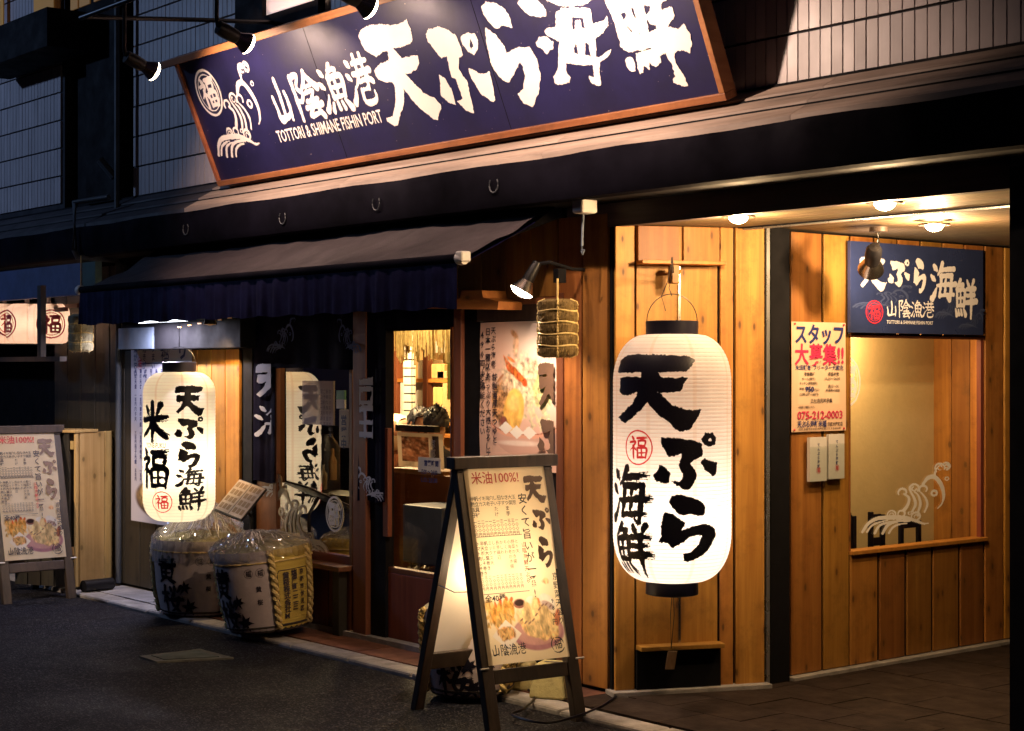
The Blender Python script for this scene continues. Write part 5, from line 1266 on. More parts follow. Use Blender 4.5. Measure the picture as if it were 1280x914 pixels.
# two leaflet holders
for px0, px1, py0, py1, lab in ((1007, 1030, 547, 603, 'left clear leaflet holder with white leaflets under the recruitment poster'), (1031, 1052, 543, 600, 'right clear leaflet holder with white leaflets under the recruitment poster')):
    F0 = Frame(FRS(0, 0, .03), FRS.R, FRS.U); a0, b1 = F0.px(px0, py0); a1, b0 = F0.px(px1, py1)
    t = empty('leaflet_holder', F0((a0+a1)/2, b0), lab, 'leaflet holder', group='leaflet holders on the side wall')
    MB().hexa([F0(a, b, c) for b in (b0+.01, b1) for a, c in ((a0+.006, .024), (a1-.006, .024), (a1-.006, .004), (a0+.006, .004))]).build('leaflets', 'white_plastic', t)
    mb = MB(); mb.quadv(F0(a0, b0, .03), F0(a1, b0, .03), F0(a1, b0+(b1-b0)*.8, .03), F0(a0, b0+(b1-b0)*.8, .03)); mb.build('clear_pocket', 'glass_side', t)
    mb = MB(); vtext(mb, F0, 'てんぷら海鮮', (a0+a1)/2-.0, b1-.03, .020, 1.1, c=.0255, bold=.02); mb.build('lettering', 'ink_blue', t)
    mb = MB(); brush(mb, F0, 'crest', (a0+a1)/2-.018, b0+.085, .036, .036, c=.0255, h=3, rough=.3); mb.build('crest', 'crest_red', t)

# ceiling spotlight in the passage
cm = onZ(1098, 287, 2.29); cm.z = 2.302
cl = empty('ceiling_spotlight', cm, 'black adjustable ceiling spotlight with flared metal reflector in front of the blue sign', 'lamp')
hd = onP(1091, 322, cm, FWD); d = (V((-.55, .10, -.55))).normalized()*1.0
tgt = FS2.O+FS2.R*(FS2.px(1100, 330)[0])+V((0, 0, FS2.px(1100, 330)[1])); d = (tgt-hd).normalized(); d = (d+V((0, -.25, -.55))).normalized()
q = d.to_track_quat('Z', 'Y').to_matrix()
MB().lathe([(0, 0), (.045, 0), (.045, -.024), (.012, -.026), (0, -.026)], 24, cm).build('mount', 'board_wood', cl, smooth=True)
MB().tube([cm+V((0, 0, -.02)), cm+V((0, 0, -.08)), hd-d*.07], .009, 8).build('stem', 'black_metal', cl, smooth=True)
MB().lathe([(0, -.09), (.028, -.085), (.040, -.06), (.042, -.02), (.038, .035), (.0, .035)], 22, hd, ax=q).build('socket', 'black_metal', cl, smooth=True)
MB().lathe([(.034, .03), (.040, .045), (.058, .075), (.066, .10), (.064, .10), (.054, .076), (.03, .036)], 28, hd, ax=q, cap=False).build('reflector', 'chrome', cl, smooth=True)
MB().lathe([(.032, .05), (.045, .075), (.03, .09), (0, .094)], 18, hd, ax=q, cap=False).build('bulb', 'bulb_soft', cl, smooth=True)
light('ceiling_spot_light', 'SPOT', hd+d*.11, 30, (1, .80, .62), cl, size=.03, target=tgt+V((0, .15, .05)), angle=120, blend=1.)
# ------------------------------------------------------------------ standing menu boards
def board_art(u, v):
    img = np.ones(u.shape+(3,))*np.array((.92, .76, .54)); img *= (1+.04*fbm(u, v, 4, 3)[..., None])
    rg = np.random.default_rng(5)
    img = blob(img, u, v, .20, .775, .17, .06, (.62, .36, .12), .3, .3, .5, 30, .7, 16)
    for a, b, r in ((.22, .745, .5), (.30, .735, .2), (.36, .74, -.2), (.16, .76, .8)):
        img = blob(img, u, v, a, b, .035, .055, (.84, .40, .10), r, .25, .35, int(31+a*90), .5, 18)
        img = blob(img, u, v, a+.02, b-.05, .02, .012, (.74, .16, .05), r, .3, .3, 9)
    for k in range(26): img = blob(img, u, v, rg.uniform(.06, .38), rg.uniform(.74, .81), .02, .010, tuple(np.array((.80, .50, .18))*rg.uniform(.5, 1.2)), rg.uniform(0, 3), .4, .3, 70+k, .3)
    img = blob(img, u, v, .47, .715, .075, .024, (.30, .13, .10), 0, .12, .05, 34, .1); img = blob(img, u, v, .47, .711, .058, .016, (.05, .03, .03), 0, .12, .0, 34, .1)
    img = blob(img, u, v, .62, .70, .06, .018, (.90, .82, .72), 0, .15, .1, 35, .1); img = blob(img, u, v, .69, .712, .05, .020, (.66, .22, .08), 0, .2, .2, 36)
    img = blob(img, u, v, .82, .715, .10, .036, (.86, .78, .70), .2, .2, .1, 36, .1); img = blob(img, u, v, .82, .735, .08, .02, (.50, .38, .36), .2, .3, .1, 37, .1)
    img = blob(img, u, v, .66, .865, .32, .088, (.46, .22, .26), 0, .08, .0, 37, .08); img = blob(img, u, v, .66, .855, .29, .072, (.62, .34, .32), 0, .1, .0, 38, .08)
    img = blob(img, u, v, .68, .82, .25, .085, (.86, .56, .26), .1, .15, .35, 38, .5, 14)
    for a, b, rx, ry, r in ((.56, .79, .05, .085, -.3), (.66, .78, .05, .09, .1), (.76, .81, .06, .075, .4), (.85, .83, .06, .045, .5), (.62, .86, .09, .03, .1)):
        img = blob(img, u, v, a, b, rx, ry, tuple(np.array((.92, .66, .34))*(.85+.2*math.sin(a*40))), r, .2, .3, int(a*100), .35, 16)
    img = blob(img, u, v, .92, .80, .03, .05, (.60, .22, .12), .7, .2, .1, 44)
    for t in np.linspace(0, 1, 9): img = blob(img, u, v, .47+.38*t, .795-.045*t+.03*math.sin(t*6), .022, .0045, (.22, .12, .10), -.3, .3, .0, 3, .05)
    k = (np.abs(u-.27)*.42+np.abs(v-.862) < .075); img[k] = np.array((.93, .82, .72))
    img = blob(img, u, v, .27, .855, .105, .040, (.66, .34, .14), .1, .2, .5, 42, .8, 18)
    for k in range(18): img = blob(img, u, v, rg.uniform(.19, .35), rg.uniform(.83, .88), .018, .008, tuple(np.array((.86, .54, .22))*rg.uniform(.5, 1.2)), rg.uniform(0, 3), .4, .3, 90+k, .3)
    img = blob(img, u, v, .83, .615, .05, .018, (.90, .48, .26), 0, .3, .5, 44, .4, 16)
    return img
def make_aboard(name):
    t = empty(name, (0, 0, 0)); Wd, Hh = .535, 1.23; a = math.atan2(.30, Hh); 
    FL = Frame((.30, -Wd/2, 0), (0, 1, 0), (-.30, 0, Hh)); RL = Frame((-.40, -Wd/2, 0), (0, 1, 0), (.40, 0, Hh)); LL = math.hypot(.30, Hh); LR_ = math.hypot(.40, Hh)
    def leg(f, a0, L, dy, c0, c1): return MB().hexa([f(x, b, c) for b in (0, L) for x, c in ((a0, c1), (a0+dy, c1), (a0+dy, c0), (a0, c0))])
    leg(FL, 0, LL-.06, .062, -.045, .0).build('leg', 'board_wood', t, bevel=.004); leg(FL, Wd-.062, LL-.06, .062, -.045, .0).build('leg', 'board_wood', t, bevel=.004)
    leg(RL, 0, LR_-.06, .05, .0, .045).build('leg', 'board_wood', t, bevel=.004); leg(RL, Wd-.05, LR_-.06, .05, .0, .045).build('leg', 'board_wood', t, bevel=.004)
    MB().box(-.04, .035, -Wd/2-.02, Wd/2+.025, Hh-.065, Hh-.01).build('top_beam', 'board_wood', t, bevel=.004)
    zb_ = .30
    MB().hexa([FL(x, b, c) for b in (zb_-.085, zb_-.02) for x, c in ((.063, -.005), (Wd-.063, -.005), (Wd-.063, -.035), (.063, -.035))]).build('cross_bar', 'board_wood', t, bevel=.004)
    MB().hexa([RL(x, b, c) for b in (zb_-.085, zb_-.0) for x, c in ((.051, .035), (Wd-.051, .035), (Wd-.051, .01), (.051, .01))]).build('cross_bar', 'board_wood', t, bevel=.004)
    ph_ = LL-.06-zb_+.02; pw = Wd-.085
    PF = Frame(FL(.035, 0, .003), FL.R, FL.U)
    picture(PF, pw, ph_, 130, 300, board_art, 'poster', 'print_t', t, ytop=zb_+ph_, bulge=lambda x, y: .003*math.sin(y*7)+.002*math.sin(x*5))
    MB().quadv(RL(.052, zb_, .02), RL(Wd-.052, zb_, .02), RL(Wd-.052, LR_-.08, .02), RL(.052, LR_-.08, .02)).build('rear_poster', 'board_back', t)
    y = lambda v: zb_+ph_*(1-v)
    L_ = lambda s, x, v, sz, bold=.02, pitch=1.08: vtext(mb, PF, s, pw*x, y(v), sz, pitch, c=.0095, bold=bold)
    mb = MB(); text(mb, PF, '米油100%!', pw*.07, y(.105), .062, width=pw*.58, c=.0095, bold=.01); L_('山陰海鮮天ぷら', .605, .41, .026, .01); mb.build('lettering', 'ink_red', t)
    mb = MB()
    for nm, v0, v1, u0, u1 in (('ten', .08, .235, .71, .97), ('pu', .25, .375, .75, .99), ('ra', .39, .55, .76, .98)):
        put(mb, runs(nm, 1.6, 2.0, 9), lambda p, q: PF(pw*(u0+(u1-u0)*p/100), y(v0+(v1-v0)*q/100), .0095))
    mb.build('lettering', 'ink_brown', t)
    mb = MB(); L_('安くて旨いが一番!', .665, .165, .052, .012, 1.06); L_('京野菜天盛り', .945, .575, .038, .008); L_('980円', .865, .70, .030, .01)
    text(mb, PF, '全40種', pw*.05, y(.693), .036, width=pw*.25, c=.0095, bold=.02)
    for i, nm in enumerate(('yama', 'in', 'gyo', 'ko')): put(mb, runs(nm, 2.5, 1.5, 9), lambda p, q: PF(pw*(.05+.105*i+.095*p/100), y(.905+.055*q/100), .0095))
    its1 = ['半熟玉子', '帆立貝柱', 'イカ', 'キス', '海老', '穴子', 'しいたけ', '茄子', 'なす', 'さつま芋', '大葉', '玉葱']
    for k_, s in enumerate(its1): L_(s, .05+.046*k_, .17, .0235, .015 if k_ in (0, 1, 9) else 0.); L_(random.choice('一二三')+'〇〇円', .05+.046*k_, .29, .018, .02)
    its2 = ['トマト肉しそ巻', '半天梅しそ巻き', '帆立大葉巻き', 'ミックス天', 'しらす', '長芋磯辺', 'かしわ', 'ちくわ', '小海老かき揚', '野菜かき揚', 'とり天']
    for k_, s in enumerate(its2): L_(s, .05+.047*k_, .395, .021, .015 if k_ < 3 else 0.); L_(random.choice('一二三')+'〇〇円', .05+.047*k_, .565, .016, .02)
    for v in (.372, .655): mb.quadv(PF(pw*.04, y(v), .0095), PF(pw*.60, y(v), .0095), PF(pw*.60, y(v+.003), .0095), PF(pw*.04, y(v+.003), .0095))
    for a0 in (.4, 2.4, 4.4):
        put(mb, raster([('s', _arc(50, 50, 44-a0*2, a0*57, a0*57+105), (3, 8, 3))], 2.5, 1.), lambda p, q: PF(pw*(.76+.20*p/100), y(.885+.095*q/100), .0095))
    put(mb, runs('fuku', 3, 1, 9), lambda p, q: PF(pw*(.81+.10*p/100), y(.91+.045*q/100), .0095))
    mb.build('lettering', 'ink_dark', t)
    mb = MB()
    for a0 in (-.012, Wd-.018): mb.tube([FL(a0, zb_-.012, .006), FL(a0+.045, zb_-.012, .006)], .005, 8)
    mb.build('clip', 'white_plastic', t)
    k = MB(); k.tube([FL(.01, .64, -.03), V((.0, -Wd/2+.0, .60)), RL(.01, .66, .03)], .0025, 6); k.build('chain', 'black_metal', t)
    return t
ab = make_aboard('menu_board')
f0 = onZ(617, 918, -.03); f1 = onZ(741, 900, -.03)
abloc = V(((f0.x+f1.x)/2-.30, (f0.y+f1.y)/2, -.03))
ab2 = copy_tree(ab)
lbulb = light('board_bulb_light', 'POINT', (-.10, -.05, .66), 17, (1, .74, .44), ab, size=.10)
MB().lathe([(0, -.03), (.03, -.02), (.035, .01), (.02, .05), (0, .06)], 14, V((-.04, -.05, .62))).build('bulb', 'bulb_soft', ab, smooth=True)
mbx = MB().box(-.04, .04, -.09, -.01, .67, .69).tube([(0, -.05, .69), (0, -.05, 1.17)], .005, 6).build('bulb_hanger', 'black_metal', ab)
ab.location = abloc; ab.rotation_euler.z = math.atan2(-(f1.x-f0.x), f1.y-f0.y)
tag(ab, 'wooden folding menu board lit from inside, standing before the honey planks at the kerb', 'menu board', 'wooden menu boards')
ab2.location = onZ(95, 748, -.03)-V((.30, .26, 0)); ab2.location.z = -.03
tag(ab2, 'unlit wooden folding menu board at the far left beside the plank crate', 'menu board', 'wooden menu boards')
# ------------------------------------------------------------------ wrapped sake kegs
def make_keg(name, R, H, caz_, wrapped=1.0, face=True):
    t = empty(name, (0, 0, 0)); prof = [(R*.80, 0), (R*.86, .02), (R*.955, H*.35), (R, H*.72), (R*1.0, H*.93), (R*.96, H)]
    def rr(z):
        for (r0, z0), (r1, z1) in zip(prof[:-1], prof[1:]):
            if z0 <= z <= z1: return r0+(r1-r0)*(z-z0)/(z1-z0)
        return prof[-1][0]
    zs_ = [H*i/24 for i in range(25)]
    a_w0, a_w1 = caz_-1.60, caz_+.46           # printed paper sector, the rest is straw matting
    MB().lathe([(rr(z)+.001, z) for z in zs_], 40, a0=a_w0, a1=a_w1).build('paper_wrap', 'keg_paper', t, smooth=True)
    MB().lathe([(rr(z)+.0015*(i % 2), z) for i, z in enumerate([H*i/60 for i in range(61)])], 64, a0=a_w1, a1=a_w0+2*PI).build('straw_matting', 'mat_yellow', t, smooth=True)
    MB().lathe([(0, .0), (R*.815, 0), (R*.89, .035), (R*.87, .04)], 40).build('base', 'keg_dark', t, smooth=True)
    MB().lathe([(R*.96, H), (R*.90, H+.01), (R*.6, H+.028), (0, H+.05)], 40).build('straw_lid', 'straw_pale', t, smooth=True)
    def twist(path, r, name):
        mb = MB()
        for s_ in (0, PI):
            out = []; n_ = len(path)
            for i, p in enumerate(path):
                q = path[min(i+1, n_-1)]-path[max(i-1, 0)]; q.normalize(); sd = q.cross(V((0, 0, 1)));
                if sd.length < .1: sd = q.cross(V((1, 0, 0)))
                sd.normalize(); u = sd.cross(q); a = i*.55+s_; out.append(p+sd*(r*.6*math.cos(a))+u*(r*.6*math.sin(a)))
            mb.tube(out, r*.75, 6)
        return mb.build(name, 'rope', t, smooth=True)
    def seamline(a, da=.06): return [V(((rr(min(max(z, 0), H))+.008)*math.cos(a+da*(1-z/H)), (rr(min(max(z, 0), H))+.008)*math.sin(a+da*(1-z/H)), z)) for z in np.linspace(.02, H+.0, 60)]
    twist(seamline(a_w1), .018, 'side_rope'); twist(seamline(a_w1+.92), .016, 'side_rope'); twist(seamline(a_w0), .018, 'side_rope')
    z_ = H*.86; twist([V(((rr(z_)+.004)*math.cos(a), (rr(z_)+.004)*math.sin(a), z_)) for a in np.linspace(0, 2*PI, 150)], .0045, 'hoop_cord')
    def sf(a, z, c=0.): r = rr(min(max(z, 0), H))+.0035+c; return V((r*math.cos(a), r*math.sin(a), z))
    def kg(nm, az, z1, wd, hg, mat='black', h=1.8, rough=2.2, dry=.5):
        mb = MB(); put(mb, raster([(q[0], q[1], tuple(w_*1.5 for w_ in q[2])) if q[0] == 's' and nm in ('ki', 'sakura') else q for q in G[nm]], h, rough, seed=8, dry=dry), lambda x, y: sf(az+(x/100-.5)*wd/R, z1-hg*y/100), maxdx=100*.02/wd); mb.build('lettering', mat, t)
    # 黄桜 on the paper face in heavy strokes, sprig, seals
    G['ki'] = st(([(8, 18), (92, 14)], (9, 12)), ([(32, 2), (34, 30)], (9, 8)), ([(68, 2), (66, 30)], (9, 8)), ([(4, 34), (96, 31)], (9, 12)), ([(22, 44), (24, 80)], (9, 9)), ([(22, 44), (80, 43), (77, 80)], (9, 9, 9)), ([(24, 61), (77, 60)], (7, 7)), ([(24, 79), (78, 78)], (8, 8)), ([(50, 34), (50, 78)], (8, 8)), ([(34, 84), (10, 99)], (9, 6)), ([(64, 84), (90, 99)], (9, 14)))
    G['sakura'] = st(([(4, 30), (40, 27)], (8, 9)), ([(22, 4), (23, 96)], (10, 8)), ([(22, 32), (3, 64)], (8, 4)), ([(26, 38), (40, 52)], (7, 9)), ([(50, 6), (55, 20)], (8, 10)), ([(68, 4), (71, 18)], (8, 10)), ([(94, 2), (82, 20)], (11, 6)), ([(64, 28), (52, 62), (84, 94)], (10, 9, 13)), ([(84, 44), (74, 72), (44, 98)], (9, 9, 5)), ([(42, 52), (99, 48)], (9, 13)))
    for da in (0, -PI*.99):
        kg('ki', caz_-.80, H*.80, .17, .17); kg('sakura', caz_-.70, H*.42, .19, .18) if da == 0 else None
    G['leaf'] = [('p', [(44, 0), (56, 30), (84, 18), (72, 40), (100, 50), (66, 60), (74, 90), (48, 68), (10, 100), (30, 58), (0, 40), (36, 36)])]
    for az, z1, s_ in ((-.34, .50, .10), (-.26, .27, .13)): kg('leaf', caz_+az, H*z1, s_, s_, h=3)
    for az in (-.02, .22): kg('crest', caz_+az, H*.80, .055, .055, 'ink_dark', h=2.5, rough=.5, dry=0)
    mb = MB()
    for s_, z1 in (('黄', .52), ('桜', .36)):
        mb2 = MB(); vs, fs = glyph_mesh(s_, .03, 1)
        n = len(mb.v); mb.v += [tuple(sf(caz_+.16+(a-.5)*.035/R, H*z1+b*.035)) for a, b in vs]; mb.f += [tuple(n+i for i in f) for f in fs]
    cz = a_w1+.48
    for col_, s_ in enumerate(('黄桜株式会社M', '塩屋町二二三', '京都市伏見区')):
        for i, ch in enumerate(s_):
            vs, fs = glyph_mesh(ch, .025, 2); n = len(mb.v); k_ = .044 if col_ < 2 else .034
            mb.v += [tuple(sf(cz-.20+col_*.195+(a-.5)*k_/R, H*(.685 if col_ == 0 else .70)-i*(.0400 if col_ < 2 else .044)-k_*.5+b*k_, .004)) for a, b in vs]; mb.f += [tuple(n+i_ for i_ in f) for f in fs]
    fr_ = []
    c4 = [(-.34, .74), (.34, .74), (.38, .70), (.38, .12), (.34, .08), (-.34, .08), (-.38, .12), (-.38, .70)]
    for i in range(8):
        a_, b_ = c4[i], c4[(i+1) % 8]
        for j in range(10): fr_.append(V(sf(cz+(a_[0]+(b_[0]-a_[0])*j/10), H*(a_[1]+(b_[1]-a_[1])*j/10), .002)))
    mb.tube(fr_, .0022, 4, closed=True)
    mb.build('lettering', 'ink_dark', t)
    return t, rr
FILM = bpy.data.materials.new('clear_wrinkled_film'); FILM.use_nodes = True
_nt = FILM.node_tree; _nt.nodes.remove(_nt.nodes['Principled BSDF'])
_tr = N(_nt, 'ShaderNodeBsdfTransparent'); _gl = N(_nt, 'ShaderNodeBsdfGlossy'); _gl.inputs['Roughness'].default_value = .10; _gl.inputs[0].default_value = (.9, .9, .95, 1)
_lw = N(_nt, 'ShaderNodeLayerWeight'); _lw.inputs[0].default_value = .35
_df = N(_nt, 'ShaderNodeBsdfTranslucent'); _df.inputs[0].default_value = (.75, .72, .72, 1)
_m1 = N(_nt, 'ShaderNodeMixShader'); _m2 = N(_nt, 'ShaderNodeMixShader'); _m2.inputs[0].default_value = .20
_nt.links.new(rng(_nt, _lw.outputs['Facing'], 0, 1, .10, .75), _m1.inputs[0]); _nt.links.new(_tr.outputs[0], _m1.inputs[1]); _nt.links.new(_gl.outputs[0], _m1.inputs[2])
_nt.links.new(_m1.outputs[0], _m2.inputs[1]); _nt.links.new(_df.outputs[0], _m2.inputs[2]); _nt.links.new(_m2.outputs[0], _nt.nodes['Material Output'].inputs[0])
PLEAT = plain('film_pleat', (.72, .66, .66), rough=.15, var=.2, scale=30, spec=.9)
def film(t, R, H, peak, spread, seed, off=V((0, 0, 0)), low=.86):
    rg = random.Random(seed); P_ = [rg.uniform(0, 6.28) for _ in range(8)]
    def cr_(x): x = x % 1.0; return 1-abs(2*x-1)
    pl_ = [rg.uniform(.5, 1.) for _ in range(60)]
    def f(u, v):
        a = u*2*PI; n1 = 38; k0 = int(u*n1) % n1; wr = (cr_(u*n1+.15*math.sin(v*7))-.5)*pl_[k0]*1.3+.5*(cr_(u*23+.3*v+P_[0])-.5)
        w2 = math.sin(a*5+v*9+P_[3])*math.sin(a*11-v*13+P_[4])+.7*(cr_(u*31+v*3.1+P_[1])-.5)*cr_(u*13-v*4.3+P_[2])
        if v < .7:
            k_ = v/.7; r = R*1.02*(k_**.85)+.012+.005*w2*spread
            z = H+.058*(1-k_**2)+peak*(1-k_)**1.8+.016+.030*wr*(.2+k_*(1-k_)*3.0)*min(spread, 1.4)+.014*w2*spread
        else:
            k_ = (v-.7)/.3; r = R*1.04+.014*wr*spread+.007*w2; z = H*(1-(1-low)*k_)+.016*(1-k_)+.012*w2*k_
        return V((r*math.cos(a), r*math.sin(a), z))+off*(1-v)
    o = MB().grid(228, 30, f).build('plastic_wrap', FILM, t, smooth=False, center=False); 
    top = V((0, 0, H+peak+.075))+off; mb = MB()
    for i in range(110):
        a = rg.uniform(0, 2*PI); n_ = 7; w0 = rg.uniform(.0006, .0022); e_ = rg.uniform(.55, 1.0); pts_ = []
        for j in range(n_+1):
            k_ = max(.02, e_*j/n_); p = f(((a+.05*math.sin(j+i))/(2*PI)) % 1.0, .7*k_) if j else top
            pts_.append(p+V((0, 0, .004+.003*math.sin(j*2.1+i))))
        for p, q in zip(pts_[:-1], pts_[1:]):
            sd = (q-p).cross(V((0, 0, 1))); sd = sd.normalized()*w0 if sd.length > 1e-6 else V((w0, 0, 0)); mb.quadv(p-sd, p+sd, q+sd, q-sd)
    tag(mb.build('film_pleats', PLEAT, t, center=False), kind='stuff')
    k = MB().lathe([(0, -.006), (.009, 0), (.007, .006), (.012, .016), (0, .02)], 10, V((0, 0, H+peak+.07))+off).build('wrap_knot', 'pipe', t, smooth=True)
    return o
OFF['sake_keg'] = (0, 0, 0)
kb = onZ(338, 791, 0); kaz = camaz((kb.x, kb.y, 0)); Dk = (kb-CAM).dot(FWD); KR = 60/FPX*Dk
k1, rr1 = make_keg('sake_keg', KR, .485, kaz-.30); film(k1, KR, .485, .03, .9, 2, V((.05, -.09, 0)), low=.90)
k1.location = (kb.x, kb.y, .035); k1.rotation_euler = Matrix.Rotation(-math.radians(8.5), 3, FWD).to_euler()
tag(k1, 'leaning sake keg nearest the door, yellow matting and twisted ropes, film over its top', 'sake keg', 'wrapped sake kegs by the entrance')
# turn so the lean is to the left as seen from the street
k1.rotation_euler = Matrix.Rotation(math.radians(-6.0), 3, FWD).to_euler()
k2b = onZ(254, 765, 0); D2k = (k2b-CAM).dot(FWD); KR2 = 60/FPX*D2k
k2, rr2 = make_keg('sake_keg', KR2, .49, camaz(k2b)-.05); film(k2, KR2, .49, .15, 1.9, 5, V((.04, .0, 0)), low=.72)
k2.location = (k2b.x, k2b.y, .0); k2.rotation_euler.z = .0
tag(k2, 'upright sake keg below the smaller lantern, loosely bagged in peaked clear film', 'sake keg', 'wrapped sake kegs by the entrance')
k3b = onZ(592, 866, 0); k3, rr3 = make_keg('sake_keg', .24, .42, camaz(k3b)+.3)
k3.location = (k3b.x-.05, k3b.y+.02, .0)
tag(k3, 'shadowed sake keg hidden behind the lit folding menu board', 'sake keg', 'wrapped sake kegs by the entrance')
# ------------------------------------------------------------------ open menu on a stand
mst = empty('menu_stand', (onY(305, 690, -.22).x, -.22, 0), 'open pale menu on a slim black stand between the kegs and the curtain', 'menu stand')
P1, P2, P3, P4 = onY(268, 637, -.42), onY(300, 599, -.12), onY(333, 611, -.14), onY(311, 641, -.36)
P4 = P1+(P3-P2)
nrm = (P2-P1).cross(P3-P2).normalized(); nrm = nrm if nrm.z > 0 else -nrm
md = (P2+P3)/2; ml = (P1+P4)/2; 
def pg_(a, b, c, d, nm, mt): return MB().hexa([q-nrm*.012 for q in (a, b, c, d)]+[q-nrm*.0 for q in (a, b, c, d)]).build(nm, mt, mst)
pg_(P1, P2, P3, P4, 'backing_board', 'black')
for a, b, c, d in ((P1, P2, md, ml), (ml, md, P3, P4)):
    m4 = (a+b+c+d)/4; q = [x+(m4-x)*.05+nrm*.004 for x in (a, b, c, d)]; MB().hexa([x-nrm*.002 for x in q]+q).build('page', 'page', mst)
    im = MB()
    for k_ in range(4):
        u0, u1, v0, v1 = .12+.0*k_, .88, .08+.23*k_, .24+.23*k_
        def bi(u, v): return q[0]*(1-u)*(1-v)+q[1]*(1-u)*v+q[2]*u*v+q[3]*u*(1-v)+nrm*.001
        for jj in range(3): im.quadv(bi(.1+.28*jj, v0), bi(.1+.28*jj, v1), bi(.32+.28*jj, v1), bi(.32+.28*jj, v0))
    im.build('menu_picture', 'crest_red' if False else 'ink_mid', mst)
cxx = (P1+P3)/2
MB().tube([cxx-nrm*.02, V((cxx.x, -.2, cxx.z-.12)), V((cxx.x, -.2, .02))], .012, 8).lathe([(0, .02), (.13, .01), (.14, 0), (0, 0)], 20, V((cxx.x, -.2, 0))).build('pole', 'black_metal', mst)
# ------------------------------------------------------------------ plank crate, tube, cover plate, block, cables
cr = empty('plank_crate', (-5.9, -.2, 0), 'tall pale plank crate between the far left menu board and the dark wall', 'crate')
c1 = onZ(140, 729, 0); c0 = onZ(92, 738, 0); cz_ = onP(95, 541, c0, V((1, 0, 0))).z
FCR = Frame((c0.x, c0.y, 0), (c1-c0), (0, 0, 1)); wl_ = (c1-c0).length
cc = [FCR.px(p, 640)[0] for p in (89, 93.5, 129.5, 141)]
for a, b, hh in ((0, .035, cz_), (.05, wl_*.74, cz_), (wl_*.77, wl_*1.0, cz_)): plank(FCR, a, b, .02, hh, 'crate_wood', cr, th=.018, gap=.002)
for b in (.25, cz_-.12): MB().hexa([FCR(x, z, c) for z in (b, b+.06) for x, c in ((.0, -.002), (wl_, -.002), (wl_, -.03), (0, -.03))]).build('batten', 'crate_wood', cr)
MB().hexa([FCR(x, z, c) for z in (cz_, cz_+.02) for x, c in ((-.02, .03), (wl_*.55, .03), (wl_*.55, -.5), (-.02, -.5))]).build('top_board', 'crate_wood', cr, bevel=.003)
MB().hexa([FCR(x, z, c) for z in (.02, cz_-.002) for x, c in ((.0, -.04), (wl_, -.04), (wl_, -.06), (0, -.06))]).build('inner_panel', 'plank_dark', cr)
for a in (0, .12, .24, .36): MB().hexa([FCR(x, z, c) for z in (.02, cz_-.002) for x, c in ((0, -.06-a), (.018, -.06-a), (.018, -.17-a), (0, -.17-a))]).build('plank', 'plank_dark', cr)
a = onZ(104, 733, .045); b = onZ(140, 729, .045)
tag(MB().tube([a, b], .042, 14).build('black_tube', 'black_metal', smooth=True), 'short black tube lying on the ground before the pale plank crate', 'tube')
cp = [onZ(174, 820, -.022), onZ(250, 811, -.022), onZ(292, 822, -.022), onZ(196, 827, -.022)]
PLT = plain('lit_patch_plate', (.09, .085, .065), rough=.7, var=.4, scale=12, bump=.5, bscale=60)  # paler than the road: a lit patch of asphalt put into the colour
pm = empty('drain_cover', (cp[0]+cp[2])/2, 'worn flat drain cover before the kegs, toned like a lit patch of asphalt', 'drain cover')
MB().hexa([q-V((0, 0, .02)) for q in cp]+cp).build('frame', PLT, pm)
ce_ = (cp[0]+cp[1]+cp[2]+cp[3])/4
MB().hexa([ce_+(q-ce_)*.72-V((0, 0, .0)) for q in cp]+[ce_+(q-ce_)*.72+V((0, 0, .004)) for q in cp]).build('lid', plain('greenish_lid', (.03, .045, .035), rough=.6, var=.4), pm)
bk = onZ(691, 870, 0)
cb = MB(); w0, w1, hb_ = .095, .072, .165; yv = .55
R2 = Matrix.Rotation(yv, 3, 'Z')
cb.hexa([bk+R2 @ V((x, y, z)) for z, w_ in ((0, w0), (hb_, w1)) for x, y in ((-w_, -w_), (w_, -w_), (w_, w_), (-w_, w_))])
cbk = empty('concrete_block', bk, 'small yellowish tapered concrete weight with a slotted top under the lit menu board', 'weight')
cb.build('block', 'concrete', cbk, bevel=.012); mb = MB(); mb.hexa([bk+R2 @ V((x, y, z)) for z in (hb_-.01, hb_+.0015) for x, y in ((-.04, -.015), (.04, -.015), (.04, .015), (-.04, .015))]); mb.build('slot', 'keg_dark', cbk)
b2 = bk+V((-.26, .02, 0)); mb = MB(); mb.hexa([b2+R2 @ V((x, y, z)) for z, w_ in ((0, w0*.8), (.13, w1*.8)) for x, y in ((-w_, -w_), (w_, -w_), (w_, w_), (-w_, w_))]); 
tag(mb.build('concrete_block', 'concrete', bevel=.01), 'second concrete weight, half hidden behind the first under the menu board', 'weight')
pts = [onZ(x, y, .008) for x, y in ((655, 838), (640, 848), (668, 868), (655, 885), (640, 893), (680, 903), (720, 895), (752, 882), (770, 870))]
pts = [V((*smooth_line([(p.x, p.y) for p in pts], 6)[i], .006)) for i in range(8*6+1)]
tag(MB().tube(pts, .006, 6).build('power_cable', 'black', smooth=True), 'thin black power cable snaking over the kerb under the lit menu board', 'cable')
